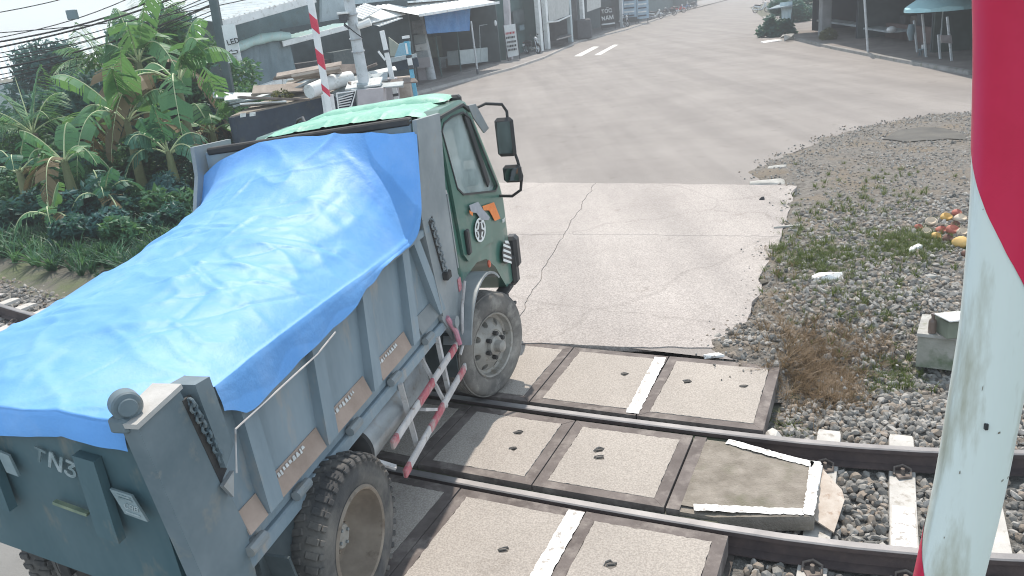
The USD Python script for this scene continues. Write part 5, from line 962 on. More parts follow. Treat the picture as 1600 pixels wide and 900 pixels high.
# a palm with feather leaves among them
def palm(label, base, H, n, seed, L=1.9):
    rs = np.random.RandomState(seed); base = np.array(base, float); t = thing('palm', label, 'palm', base, 'palms left of the truck'); part(t, 'trunk', tube([base - [0, 0, .1], base + [0.05, 0, H]], [.09, .06], 9), bark, True)
    for k in range(n):
        az = k * 2.4 + rs.uniform(-.3, .3); age = k / n; tt_ = np.linspace(0, 1, 14); d = np.array([math.cos(az), math.sin(az), 0]); s_ = np.array([-d[1], d[0], 0])
        mid = base + [0, 0, H] + d * (L * (.35 + .6 * age) * tt_)[:, None] + np.array([0, 0, 1.]) * (L * (1.0 - .5 * age) * tt_ - L * (.25 + .7 * age) * tt_ ** 2.3)[:, None]; V, F = [], []
        for q in np.linspace(.2, .99, 34):
            c = np.array([np.interp(q, tt_, mid[:, j]) for j in range(3)]); ll = L * .27 * math.sin(min(1, q * 1.05) * math.pi * .9 + .25)
            for sd in (-1, 1):
                tip = c + s_ * sd * ll + d * ll * .5 - np.array([0, 0, ll * rs.uniform(.2, .6)]); w = d * .018; i0 = len(V); m_ = c * .5 + tip * .5 + [0, 0, .03]; V += [c - w * .5, c + w * .5, m_ + w, m_ - w, tip]; F += [[i0, i0 + 1, i0 + 2], [i0, i0 + 2, i0 + 3], [i0 + 3, i0 + 2, i0 + 4]]
        l_ = part(t, 'leaf', trimesh.Trimesh(np.array(V), F, process=False), lf_ban); part(l_, 'midrib', tube(mid, np.linspace(.018, .004, 14), 5), rib_m)
for px, py, dist, lab, sd in ((240, 50, 23.5, 'feather leaved palm rising behind the thicket under the wires', 1), (165, 105, 22, 'feather leaved palm in front of the pale board', 2), (50, 205, 18.5, 'low feather leaved palm at the left of the thicket', 3)):
    c = Y(px, py, dist); palm(lab, [c[0], c[1], -.05], c[2], 10, 400 + sd)
# weeds and grass on the bank between the track and the thicket
rs = np.random.RandomState(77); n = 9000; x = rs.uniform(-15, -4.6, n); y = rs.uniform(11, 21, n); nn_ = x * TN[0] + y * TN[1] - np.interp(x * TT[0] + y * TT[1], np.linspace(-40, 40, 8001), BOWT); k = (nn_ > 6.95 + rs.exponential(.45, n)) & (nn_ < 15); x, y = x[k], y[k]
s = rs.uniform(.7, 1.9, len(x)); pi, r2, n_ = scatter('bank_grass', np.column_stack([x, y, 0 * x - .06]), np.stack([s, s, s], 1), [blade_tuft(k + 30, 20, .24, .16, .009) for k in range(5)], [g_dark, lf_c], 'dark green grass and weeds on the bank between track and thicket', 'grass', 78); set_quats(pi, rand_quats(r2, n_, True))

# ================================================================ buildings and street furniture
def mm(name, a, b, sc=2.0, rough=.75, **k): return M(name, a, b, sc, rough, **k)
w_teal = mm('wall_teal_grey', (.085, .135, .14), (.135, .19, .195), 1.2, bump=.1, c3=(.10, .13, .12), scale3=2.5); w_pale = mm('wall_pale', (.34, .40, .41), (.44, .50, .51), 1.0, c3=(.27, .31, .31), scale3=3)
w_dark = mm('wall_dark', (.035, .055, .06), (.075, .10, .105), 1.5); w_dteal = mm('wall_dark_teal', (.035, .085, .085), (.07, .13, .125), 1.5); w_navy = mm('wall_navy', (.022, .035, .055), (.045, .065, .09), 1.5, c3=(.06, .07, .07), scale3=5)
metal_roof = mm('metal_roof', (.50, .55, .55), (.66, .70, .70), 1.2, .5, c3=(.35, .33, .28), scale3=3); teal_roof = mm('teal_sheet', (.34, .50, .47), (.46, .61, .58), 2, .5, c3=(.42, .45, .40), scale3=4)
white_wall = mm('white_sheet', (.60, .62, .60), (.74, .75, .74), 2, .6, c3=(.40, .39, .36), scale3=6); canvas_g = mm('canvas_grey', (.36, .36, .34), (.47, .47, .45), 6, .9, bump=.3)
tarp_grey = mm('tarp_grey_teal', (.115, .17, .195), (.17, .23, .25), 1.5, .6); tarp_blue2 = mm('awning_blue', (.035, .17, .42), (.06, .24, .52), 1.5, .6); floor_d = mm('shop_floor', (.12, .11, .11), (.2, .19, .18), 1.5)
pole_c = mm('pole_concrete', (.42, .45, .46), (.56, .58, .59), 3, .8, bump=.15, c3=(.30, .31, .30), scale3=8); pole_d = mm('dark_pole', (.055, .085, .09), (.09, .125, .13), 3); wood = mm('old_plank', (.26, .215, .18), (.42, .36, .31), 4, .85, stretch=(1, 1, 1)); wood_d = mm('dark_plank', (.12, .10, .09), (.22, .185, .16), 4, .85)
black_w = M('wire_black', (.012, .013, .015), None, rough=.6); dark_obj = mm('dark_goods', (.03, .035, .04), (.085, .09, .10), 6, .6); light_obj = mm('pale_goods', (.26, .30, .31), (.40, .44, .45), 6, .6); pinkish = mm('pinkish_plaster', (.36, .33, .34), (.47, .44, .45), 2, .85)
sign_w = M('sign_white', (.66, .68, .68), (.74, .76, .76), 6, .5); sign_k = M('sign_black', (.02, .022, .024), None, rough=.5); sign_r = M('sign_red', (.42, .03, .05), None, rough=.5); glass_case = glassmat('case_glass', (.80, .88, .88), 1.5)
def wq(W, px, out, th, back=False): return poly([W.at(x, y, out) for x, y in px], th, W.n)
def wbox(W, px, out0, out1): return poly([W.at(x, y, out1) for x, y in px], out1 - out0, W.n)
def corrugate(P00, P10, P11, P01, n=40, amp=.03, th=0):
    """a corrugated sheet between four corners; the ridges run from the first edge to the opposite one"""
    P00, P10, P11, P01 = map(np.array, (P00, P10, P11, P01)); nr = np.cross(P10 - P00, P01 - P00); nr /= np.linalg.norm(nr)
    f = lambda s, t: (P00 * (1 - s) + P10 * s) * (1 - t) + (P01 * (1 - s) + P11 * s) * t + nr * amp * math.sin(s * n * math.pi)
    return grid(f, n * 3 + 1, 3)
# ---- left: house with the grey upper wall, tarpaulin wall and teal awning
A_, B_ = Y(360, 110, 29.5), G(650, 140); PL0 = Wall(A_, B_)
h = thing('shop_house', 'teal grey shop house with a pale awning and open dark front behind the scrap yard', 'house', PL0.a)
part(h, 'upper_wall', wq(PL0, [(318, 175), (318, -60), (505, -90), (505, 120)], -3.4, .15), w_teal); part(h, 'upper_wall', wq(PL0, [(503, 120), (503, -90), (640, -110), (640, 100)], -3.0, .15), w_pale)
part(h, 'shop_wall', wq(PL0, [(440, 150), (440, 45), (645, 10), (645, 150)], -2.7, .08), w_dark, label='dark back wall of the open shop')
e0, e1 = PL0.at(441, 66, .5), PL0.at(566, 34, .5); b0, b1 = e0 - PL0.n * 1.5 + [0, 0, .02], e1 - PL0.n * 1.5 + [0, 0, .02]
part(h, 'awning', corrugate(e0, e1, b1, b0, 34, .03), teal_roof); part(h, 'fascia', obox(e0 + [0, 0, -.06], e1 + [0, 0, -.06], .05, .20, ch=.01), white_wall)
e0, e1 = PL0.at(338, 34, .9), PL0.at(492, -8, .9); part(h, 'eave', corrugate(e0, e1, e1 - PL0.n * 4 + [0, 0, .5], e0 - PL0.n * 4 + [0, 0, .5], 40, .03), metal_roof); part(h, 'fascia', obox(e0 + [0, 0, -.13], e1 + [0, 0, -.13], .04, .27, ch=.01), white_wall)
part(h, 'post', obox(PL0.at(447, 70, .1) * [1, 1, 0], PL0.at(447, 70, .1), .09, .09), pole_c); part(h, 'post', obox(PL0.at(560, 40, .1) * [1, 1, 0], PL0.at(560, 40, .1), .09, .09), pole_c)
part(h, 'floor', poly([PL0.at(440, 120, .3) * [1, 1, 0] + [0, 0, .1], PL0.at(645, 120, .3) * [1, 1, 0] + [0, 0, .1], PL0.at(645, 120, -2.6) * [1, 1, 0] + [0, 0, .1], PL0.at(440, 120, -2.6) * [1, 1, 0] + [0, 0, .1]], .12, (0, 0, 1)), floor_d)
tag(obj('glass_case', [wbox(PL0, [(521, 82), (553, 76), (555, 102), (523, 108)], -1.6, -1.1)], M('case_panel', (.07, .10, .105), (.12, .15, .155), 8, .4)), 'glass fronted case inside the open shop behind the striped barrier', 'cabinet')
tag(obj('counter', [wbox(PL0, [(462, 100), (520, 92), (521, 112), (463, 122)], -1.9, -1.3)], dark_obj), 'low dark counter inside the open shop, left of the glass case', 'counter')
def pleats(W, px, out, n=70, amp=.05, seed=0):
    tl, tr2, br, bl = [W.at(x, y, out) for x, y in px]
    def f(s, t):
        p = (tl * (1 - s) + tr2 * s) * (1 - t) + (bl * (1 - s) + br * s) * t; a = meshkit.fbm(np.array([[s * 9, t * 1.6, seed]]), 3, 4)[0] - .5; b = meshkit.noise(np.array([[s * 26, t * 1.2 + s * 3, seed]]), 6)[0] - .5
        return p + W.n * (amp * 3 * a + amp * b)
    return grid(f, n, 24)
tag(obj('tarpaulin_wall', pleats(PL0, [(366, 76), (452, 56), (464, 116), (368, 150)], .35), tarp_grey, smooth=True), 'grey pleated tarpaulin hung as a wall between sign pole and open shop', 'tarpaulin')
tag(obj('rolled_tarpaulin', [tube([PL0.at(366 + 86 * k / 6, 77 - 21 * k / 6 - 6 * math.sin(k * .52), .45) for k in range(7)], [.14, .17, .15, .19, .16, .17, .12], 10)], teal_roof, smooth=True), 'bunched pale top edge of the grey tarpaulin wall', 'tarpaulin')
lw = thing('low_wall', 'low whitish block wall below the grey tarpaulin wall', 'wall', PL0.at(420, 140, 2.0) * [1, 1, 0])
for k, (x0, x1) in enumerate(((372, 396), (397, 420), (421, 441), (442, 463))):
    y0, y1 = 146 - (x0 - 372) * .33, 146 - (x1 - 372) * .33; part(lw, 'block', wbox(PL0, [(x0, y0), (x1, y1), (x1, y1 + 14), (x0, y0 + 14)], .9, 1.15), white_wall)
# corrugated sheets lying on the roof at the right of the pole
for i, (px, lab) in enumerate((([(563, 22), (594, 6), (596, 13), (566, 30)], 'bent pale roof sheet left of the notice covered pole, uppermost of three'), ([(572, 30), (632, 13), (633, 22), (575, 37)], 'longest pale roof sheet left of the notice covered pole'), ([(588, 36), (628, 24), (629, 28), (592, 41)], 'narrow pale roof sheet below the two others'))):
    P = [PL0.at(x, y, .6 + .15 * i) for x, y in px]; P[0] = P[0] - PL0.n * .0; Q = [P[3], P[2], P[1] - PL0.n * .8 + [0, 0, .1], P[0] - PL0.n * .8 + [0, 0, .1]]; tag(obj('roof_sheet', MB([corrugate(*Q, 14, .02), obox(P[3], P[2], .03, .04)]), white_wall), lab, 'roof sheet')
# pale warehouse roof at the far left
wh = thing('warehouse', 'low warehouse with a wide pale metal roof at the far left', 'house', Y(60, 120, 36) * [1, 1, 0])
P = [Y(-160, 150, 34), Y(120, 118, 36), Y(330, 72, 39), Y(330, 20, 46), Y(120, 66, 47), Y(-160, 86, 48)]
part(wh, 'roof', corrugate(P[0], P[2], P[3], P[5], 90, .04), metal_roof); part(wh, 'wall', poly([P[0] - [0, 0, .15], P[2] - [0, 0, .15], P[2] * [1, 1, 0], P[0] * [1, 1, 0]], .15, (0, -1, 0)), w_pale)
tag(obj('blank_board', [poly([Y(x, y, 24.5) for x, y in ((153, 123), (193, 114), (197, 150), (160, 166))], .05, (0, -1, 0)), obox(Y(176, 160, 24.55) * [1, 1, 0], Y(176, 140, 24.55), .06, .06)], mm('board_pale', (.30, .36, .38), (.38, .44, .46), 2, .6)), 'blank pale grey board standing behind the banana plants', 'board')
# dark sign pole with the LED sign
c = Y(352, 118, 22); dp = thing('sign_pole', 'dark square pole carrying the white arrow sign at the left', 'pole', [c[0], c[1], 0])
t_, b_ = Y(333, -40, 22), np.array([c[0], c[1], 0]); part(dp, 'post', obox(b_, np.array([c[0] + (t_[0] - c[0]) * .5, c[1], t_[2]]), .20, .20, up=(0, 1, 0), ch=.015), pole_d)
S = lambda x, y: Y(x, y, 21.8); sg = thing('arrow_sign', 'white upright sign with letters and an arrow on the dark pole', 'sign', S(360, 70))
part(sg, 'panel', poly([S(346, 40), (S(366, 36)), S(377, 94), S(357, 99)], .05, (0, -1, 0)), sign_w)
S2 = lambda x, y: Y(x, y, 21.74); xd = S(377, 94) - S(357, 99); yd = S(346, 40) - S(357, 99); o = S2(355.5, 71); part(sg, 'lettering', text('LED', .125, .01, o, xd, yd), sign_k)
part(sg, 'arrow', poly([S2(x, y) for x, y in ((356, 82), (362, 77), (362, 79.5), (371, 78), (371.5, 83), (363, 84.5), (363.5, 87))], .01, (0, -1, 0)), sign_k); part(sg, 'arrow_fill', poly([S2(x, y) + [0, -.012, 0] for x, y in ((358, 82), (361.5, 79.3), (361.7, 80.8), (370, 79.6), (370.2, 82.2), (362, 83.4), (362.2, 85))], .006, (0, -1, 0)), sign_w)
part(sg, 'lettering', [obox(S2(358.5 + .5 * k, 90 + 3 * k), S2(370 + .5 * k, 87.5 + 3 * k), .01, .02) for k in range(2)], MATS['sticker_grey'])
ORD = 'first second third fourth fifth sixth seventh eighth ninth tenth eleventh twelfth thirteenth fourteenth fifteenth sixteenth seventeenth eighteenth nineteenth twentieth'.split() + ['twenty-first', 'twenty-second', 'twenty-third']
# overhead wires between unseen poles
for i, (ya, yb, x1) in enumerate(((76, -28, 335), (84, -18, 335), (90, -12, 340), (99, -4, 338), (108, 4, 338), (118, 6, 335), (127, 14, 338), (135, 20, 338), (66, -40, 330), (20, -55, 250), (60, -30, 260), (48, -34, 520))):
    a, b = Y(-40, ya + 6, 20 + .12 * i), Y(x1, yb, 23 + .1 * i); n = 14; P = [a + (b - a) * k / (n - 1) - np.array([0, 0, .16 * math.sin(math.pi * k / (n - 1)) * (1 + .3 * (i % 3))]) for k in range(n)]
    tag(obj('overhead_wire', tube(P, .012 if i % 4 else .022, 5), black_w), f'thin black overhead wire across the sky, {ORD[[9, 11, 10, 8, 0, 1, 2, 3, 4, 5, 6, 7].index(i)]} from the top at the left edge', 'wire', 'overhead wires at the upper left')
tag(obj('wire_box', cbox(Y(113, 23, 21) - [.11, .08, .11], Y(113, 23, 21) + [.11, .08, .11], .01), tarp_grey), 'small grey junction box hanging among the overhead wires', 'box')
# ---- raised striped barrier, utility pole, posts
dB = 16.8; c = Y(517, 186, dB); bt = thing('barrier', 'raised barrier arm banded red and white beyond the cab roof', 'barrier', [c[0], c[1], 0])
ax = lambda y: Y(485 + 32 * (y / 186), y, dB); bw = mm('barrier_white', (.62, .64, .64), (.74, .75, .75), 4, .5); brd = M('barrier_red', (.50, .02, .06), (.58, .05, .09), 4, .5)
part(bt, 'arm', obox(ax(190), ax(-90), .125, .10, up=(0, 1, 0), ch=.01), bw)
for y0, y1 in ((25, 48), (80, 104), (135, 146), (-32, -8)):
    a, b = ax(y1), ax(y0); t = (b - a) / np.linalg.norm(b - a); s_ = np.array([1., 0, 0]); k = .07
    part(bt, 'red_band', poly([a - s_ * .064 + t * k, a + s_ * .064 - t * k, b + s_ * .064 - t * k, b - s_ * .064 + t * k], .106, (0, -1, 0)).apply_translation([0, -.053, 0]), brd)
for dx in (-8, 5): part(bt, 'support', obox(Y(515 + dx, 185, dB + .05) * [1, 1, 0], Y(513 + dx, 148, dB + .05), .07, .07), bw)
part(bt, 'machine', cbox(Y(517, 200, dB) * [1, 1, 0] + [-.3, -.2, 0], Y(517, 200, dB) * [1, 1, 0] + [.3, .3, .75], .02), pole_c)
dP = 19.0; c = Y(575, 163, dP); up = thing('utility_pole', 'white concrete utility pole with a meter box, right of the striped barrier', 'pole', [c[0], c[1], 0]); ax = lambda y: np.array([*Y(545 + 30 * y / 163, y, dP)])
part(up, 'shaft', tube([ax(163) * [1, 1, 0] + [(ax(163) - ax(0))[0] * .9, 0, 0], ax(163), ax(80), ax(-110)], [.14, .13, .125, .11], 14), pole_c, 40)
part(up, 'meter_box', [cbox(ax(27) + [-.24, -.32, -.06], ax(27) + [-.06, -.10, .10], .02), tube([ax(30) + [-.14, -.2, -.05], ax(38) + [-.16, -.24, 0], ax(44) + [-.08, -.18, 0]], .02, 6)], dark_obj); part(up, 'cap', cbox(ax(21) + [-.26, -.34, 0], ax(21) + [-.02, -.06, .05], .01), white_wall)
for y in (22, 60, 80, 140): part(up, 'strap', tube([ax(y) + np.array([math.cos(a) * .14, math.sin(a) * .14, .02 * math.sin(a)]) for a in np.linspace(0, 6.28, 15)], .014, 5, False), alu)
part(up, 'insulator', [tube([ax(42) + [.1, -.1, 0], ax(38) + [.4, -.1, .02]], [.07, .09], 10)], white_wall)
part(up, 'cable', tube([ax(36) + [-.16, -.16, 0], ax(48) + [0, -.19, 0], ax(60) + [.17, -.14, 0]], .012, 5), black_w)
c = Y(622, 165, 20); wp = thing('white_post', 'thin white post with a slanting brace between the utility pole and the blue post', 'post', [c[0], c[1], 0]); ax = lambda y: Y(597 + 25 * (y - 50) / 115, y, 20.)
part(wp, 'post', obox(ax(200), ax(48), .11, .09, up=(0, 1, 0), ch=.01), bw); part(wp, 'clamp', [obox(ax(78), ax(82), .13, .11, up=(0, 1, 0)), obox(ax(146), ax(150), .13, .11, up=(0, 1, 0))], dark_obj); part(wp, 'brace', obox(Y(591, 80, 19.9), Y(602, 94, 19.9), .06, .04), bw)
c = Y(651, 160, 20.5); bp = thing('blue_post', 'blue and white signal post with a black top right of the thin white post', 'post', [c[0], c[1], 0]); ax = lambda y: Y(634 + 17 * (y - 58) / 100, y, 20.5)
bl = M('post_blue', (.10, .34, .48), (.16, .44, .58), 4, .5)
for y0, y1, mt, wd in ((200, 108, bl, .10), (108, 102, dark_obj, .13), (102, 90, bw, .11), (90, 86, dark_obj, .14), (86, 64, bl, .13), (64, 58, dark_obj, .15)): part(bp, 'band', obox(ax(y0), ax(y1), wd, wd * .9, up=(0, 1, 0), ch=.008), mt)
part(bp, 'white_panel', obox(ax(84) + [-.02, -.07, 0], ax(67) + [-.02, -.07, 0], .05, .01, up=(0, 1, 0)), bw); part(bp, 'cap', obox(ax(60) + [0, 0, 0], ax(56), .17, .16, up=(0, 1, 0)), bw)
# notice covered pole at the kerb
g0 = G(676, 128); np_ = thing('notice_pole', 'stout pole covered with paper notices standing at the kerb before the blue awning shop', 'pole', g0); gp2 = lambda y: np.array([*Y(648 + 28 * y / 128, y, g0[1])])
part(np_, 'shaft', tube([g0 - [0, 0, .2], gp2(60), gp2(-60)], [.24, .22, .20], 14), pole_c, 40); part(np_, 'drum', tube([gp2(32) + [-.25, -.25, 0], gp2(16) + [-.25, -.25, 0], gp2(-6) + [-.2, -.25, 0]], [.33, .36, .26], 14), w_dteal, 40)
for k, (x0, y0, x1, y1, mt) in enumerate(((643, 32, 659, 52, light_obj), (646, 54, 664, 68, w_pale), (648, 69, 667, 79, white_wall), (649, 80, 668, 90, light_obj), (650, 90, 671, 106, pinkish))):
    part(np_, 'notice', poly([Y(x0, y0 + 1, g0[1] - .3 - .02 * k), Y(x1, y0 - 1, g0[1] - .3 - .02 * k), Y(x1 + 2, y1 - 1, g0[1] - .3 - .02 * k), Y(x0 + 2, y1 + 1, g0[1] - .3 - .02 * k)], .03, (0, -1, 0)), mt)
part(np_, 'base_block', poly([Y(x, y, g0[1] - .1) for x, y in ((652, 106), (672, 104), (677, 126), (655, 131))], .5, (0, -1, 0)), pinkish)
# stall boards between the posts
for px, d, mt, lab in (([(607, 58), (628, 74), (622, 88), (610, 88)], 23, mm('tan_board', (.28, .29, .24), (.36, .37, .31), 3), 'tan wedge shaped board behind the thin white post'), ([(624, 68), (641, 65), (641, 84), (616, 90)], 22.5, mm('pale_blue_board', (.22, .38, .46), (.30, .46, .54), 3), 'pale blue board between the white post and the blue post'), ([(608, 91), (650, 84), (651, 89), (610, 98)], 22, light_obj, 'pale shelf board crossing behind the two posts'), ([(612, 98), (652, 90), (655, 104), (616, 112)], 22.2, w_navy, 'navy box below the shelf board behind the posts')):
    tag(obj('stall_board', poly([Y(x, y, d) for x, y in px], .12, (0, -1, 0)), mt), lab, 'board')
tag(obj('concrete_block', poly([Y(x, y, 18.6) for x, y in ((558, 141), (598, 137), (601, 185), (560, 190))], .6, (0, -1, 0)), pinkish), 'pinkish grey concrete block at the foot of the utility pole', 'block')
rk = thing('wire_rack', 'leaning wire rack with fanned bars between barrier and utility pole', 'rack', Y(540, 180, 17.6) * [1, 1, 0]); D_ = lambda x, y: Y(x, y, 17.6)
part(rk, 'frame', [tube([D_(526, 146), D_(556, 142), D_(549, 166), D_(530, 178), D_(526, 146)], .018, 6)], bw)
for k in range(6): part(rk, 'bar', tube([D_(529, 170 - k * 3.5), D_(546 + k * 1.2, 168 - k * 4.5)], .012, 5), bw)
# ---- scrap shed behind the cab
dS = 18.2
sh_ = thing('scrap_shed', 'low dark navy shed behind the cab with scrap lying on its roof', 'shed', Y(440, 230, dS) * [1, 1, 0]); D_ = lambda x, y, d=dS: Y(x, y, d)
fw_ = [D_(360, 184, 17.8), D_(505, 152, 19.4)]; part(sh_, 'front_wall', poly([fw_[0], fw_[1], fw_[1] * [1, 1, 0], fw_[0] * [1, 1, 0]], .1, (0, -1, 0)), w_navy); bk = [fw_[0] + [.6, 3.4, .25], fw_[1] + [.8, 3.0, .25]]
part(sh_, 'roof', poly([fw_[0] + [0, 0, .03], fw_[1] + [0, 0, .03], bk[1], bk[0]], .06, (0, 0, 1)), mm('rust_roof', (.20, .17, .14), (.30, .27, .23), 2, .8, c3=(.22, .24, .15), scale3=3)); part(sh_, 'side_wall', poly([fw_[1], bk[1], bk[1] * [1, 1, 0], fw_[1] * [1, 1, 0]], .08, (1, 0, 0)), w_navy); part(sh_, 'side_wall', poly([fw_[0], bk[0], bk[0] * [1, 1, 0], fw_[0] * [1, 1, 0]], .08, (-1, 0, 0)), w_navy)
for x, y in ((380, 179.5), (395, 178)): part(sh_, 'white_plate', poly([D_(x - 5, y - 2, 17.75), D_(x + 4, y - 3, 17.75), D_(x + 4, y + 3, 17.75), D_(x - 5, y + 4, 17.75)], .02, (0, -1, 0)), white_wall)
rs = np.random.RandomState(55); BO = []
for i in range(34):                               # planks and sheets of the scrap heap
    if i < 12: x, y, d, L_ = rs.uniform(375, 470), 0, rs.uniform(18.6, 21.0), rs.uniform(.9, 2.2); y = 176 - (x - 375) * .30 - (d - 18.3) * 9
    else: x, y, d, L_ = rs.uniform(470, 600), rs.uniform(108, 140), rs.uniform(18.8, 21.5), rs.uniform(.7, 1.9)
    BO.append((i >= 12, x, y, d, L_, rs.normal(.25, .35), rs.normal(.06, .12), rs.randint(6), rs.uniform(.10, .34), rs.uniform(.025, .07), (rs.normal(0, .3), rs.normal(-.2, .3), 1)))
BO.sort(key=lambda b: b[:2]); cnt_ = [0, 0]
for hp, x, y, d, L_, a, ez, mi, w_, h_, u_ in BO:
    c = Y(x, y, d); e = np.array([math.cos(a), math.sin(a), ez]) * L_ / 2; mt = (wood, wood_d, white_wall, metal_roof, wood, light_obj)[mi]; kind_ = ('tan plank', 'dark brown plank', 'whitish board', 'pale metal strip', 'tan plank', 'pale grey board')[mi]
    pos = 'in the heap beside the posts' if hp else 'on the dark shed roof'
    tag(obj('scrap_board', obox(c - e, c + e, w_, h_, up=u_, ch=.006), mt), f'{kind_}, {ORD[cnt_[hp]]} board from the left {pos}', 'board', f'scrap boards {pos}'); cnt_[hp] += 1
tag(obj('rolled_mat', tube([Y(483, 143, 18.5), Y(520, 128, 19.2), Y(548, 121, 19.6)], [.16, .17, .15], 12), white_wall, smooth=40), 'rolled whitish mat lying on the scrap heap', 'roll')
c = Y(447, 150, 19.6); tree('shrub', 'small yellowish bush growing on the roof of the dark shed', 'shrub', [c[0], c[1], c[2] - .45], .75, .55, 1300, .06, leafmat('leaf_yellowish', (.12, .13, .045), (.20, .20, .09), (.15, .15, .05)), 555, low=.0, ncl=6)
for i, (px, py, d, s, mt, lab) in enumerate(((500, 128, 21.5, .5, wood_d, 'brown carton heap'), (585, 118, 21.5, .45, dark_obj, 'dark bundle'), (605, 122, 21, .4, pinkish, 'pinkish carton'), (625, 120, 21.4, .42, wood, 'tan carton'), (566, 128, 20.4, .35, light_obj, 'pale carton'))):
    p = Y(px, py, d); tag(obj('carton', [cbox(p - [s * .6, s * .4, p[2]], p + [s * .6, s * .4, 0], .02)], mt), lab + ' standing in the scrap yard', 'carton')

# ---- left row of shops beyond the kerb
PL1 = Wall(G(650, 140), G(850, 80)); PL2 = Wall(G(850, 80), G(1000, 35)); PL3 = Wall(G(1000, 35), G(1085, 10))
def gz(W, px, py, out, z=0.1): p = W.at(px, py, out); return np.array([p[0], p[1], z])
def shop(name, label, W, x0, x1, yb, depth, wall, top=-70, side=None, ztop=4.6):
    t = thing(name, label, 'shop', W.at((x0 + x1) / 2, yb, 0) * [1, 1, 0]); a, b = W.u(x0, yb)[0], W.u(x1, yb)[0]; P = lambda u, z, o: W.pt(u, z, o)
    part(t, 'back_wall', poly([P(a, 0, -depth), P(b, 0, -depth), P(b, ztop, -depth), P(a, ztop, -depth)], .12, W.n), wall)
    for u in (a, b - .12): part(t, 'side_wall', poly([P(u, 0, -depth), P(u, 0, -.02), P(u, ztop, -.02), P(u, ztop, -depth)], .11, W.t * (1 if u == a else -1)), side or wall)
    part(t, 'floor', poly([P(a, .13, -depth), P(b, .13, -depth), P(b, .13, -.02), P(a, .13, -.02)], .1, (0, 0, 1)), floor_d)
    part(t, 'roof', poly([P(a, ztop, -depth), P(b, ztop, -depth), P(b, ztop - .1, .0), P(a, ztop - .1, .0)], .08, (0, 0, 1)), metal_roof)
    return t, a, b, P
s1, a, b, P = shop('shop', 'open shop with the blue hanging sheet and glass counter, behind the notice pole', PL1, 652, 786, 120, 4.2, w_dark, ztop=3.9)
for i, (x0, y0, x1, y1) in enumerate(((655, 24, 780, 4),)):
    e0, e1 = PL1.at(x0, y0, 1.3), PL1.at(x1, y1, 1.3); part(s1, 'awning', corrugate(e0, e1, e1 - PL1.n * 2.2 + [0, 0, .55], e0 - PL1.n * 2.2 + [0, 0, .55], 40, .03), white_wall); part(s1, 'fascia', obox(e0, e1, .04, .12, ch=.01), white_wall)
part(s1, 'shelf', wbox(PL1, [(664, 60), (712, 52), (714, 84), (668, 92)], -4.0, -3.6), mm('shelf_dark', (.06, .075, .06), (.12, .135, .09), 3)); part(s1, 'door_frame', wbox(PL1, [(748, 38), (761, 36), (763, 76), (750, 78)], -3.9, -3.7), w_dteal)
for x0, y0, x1, y1 in ((680, 55, 690, 118), (714, 50, 718, 92)): part(s1, 'post', obox(gz(PL1, x1, y1, -.6, .1), PL1.at(x0, y0, -.6), .06, .06), w_dteal)
tag(obj('hanging_sheet', pleats(PL1, [(661, 22), (734, 12), (733, 48), (666, 53)], .2, 40, .05, 2), tarp_blue2, smooth=True), 'blue sheet hanging under the white eave of the open shop', 'awning')
tag(obj('shop_counter', [wbox(PL1, [(717, 79), (762, 74), (763, 96), (719, 101)], -1.3, -.6)], mm('counter_white', (.30, .35, .35), (.38, .43, .43), 4, .5)), 'pale glass counter standing in the open shop under the blue sheet', 'counter')
c1 = thing('display_rack', 'thin metal frame rising from the pale counter', 'frame', gz(PL1, 750, 96, -.5)); part(c1, 'upright', obox(PL1.at(751, 96, -.6), PL1.at(749, 40, -.6), .035, .035), light_obj); part(c1, 'top_rail', obox(PL1.at(749, 40, -.6), PL1.at(761, 38, -.6), .03, .03), light_obj)
tp_ = thing('awning_post', 'thin grey post standing on the kerb before the pale counter', 'post', G(747, 119)); gp_ = G(747, 119); part(tp_, 'post', tube([gp_ - [0, 0, .1], Y(736, 33, gp_[1])], .045, 8), pole_c); part(tp_, 'foot', tube([gp_ - [0, 0, .1], Y(745.3, 108, gp_[1])], .055, 8), dark_obj)
tag(obj('wall_lamp', trimesh.Trimesh(trimesh.creation.icosphere(2, .12).vertices * [.7, .7, 1.4] + PL1.at(774, 36, .05), trimesh.creation.icosphere(2, .12).faces), sign_w, smooth=True), 'small white oval lamp on the dark wall above the price board', 'lamp')
pl_t = thing('pillar', 'pinkish pillar above the white price board', 'pillar', gz(PL1, 795, 95, .1)); part(pl_t, 'shaft', obox(gz(PL1, 797, 96, .1, .1), PL1.at(789, -40, .1), .34, .34, up=PL1.n, ch=.02), pinkish)
pb = thing('price_board', 'white price board with a red heading and black lines standing before the pillar', 'sign', G(803, 97)); D_ = lambda x, y, o=0: Y(x, y, G(803, 97)[1] - o)
part(pb, 'panel', poly([D_(786, 40), D_(806, 37), D_(812, 86), D_(793, 90)], .06, (0, -1, 0)), sign_w); part(pb, 'frame', [obox(D_(*p), D_(*q), .05, .07) for p, q in (((786, 39), (793, 91)), ((806, 36.5), (812, 87)))], dark_obj)
for y0, mt in ((51, sign_r), (58, sign_k), (65, sign_k), (71.5, sign_k), (77.5, sign_k)):
    x = 790 + (y0 - 51) * .13
    while x < 803 + (y0 - 51) * .13: w_ = R.uniform(1.2, 2.6); part(pb, 'lettering', poly([D_(x, y0 - (x - 790) * .16, .05), D_(x + w_, y0 - (x - 790) * .16 - .3, .05), D_(x + w_, y0 + 3 - (x - 790) * .16, .05), D_(x, y0 + 3.2 - (x - 790) * .16, .05)], .008, (0, -1, 0)), mt); x += w_ + .7
for p, q in (((793, 90), (795, 99)), ((811, 86), (813, 95))): part(pb, 'leg', obox(D_(*p), D_(*q), .05, .05), dark_obj)
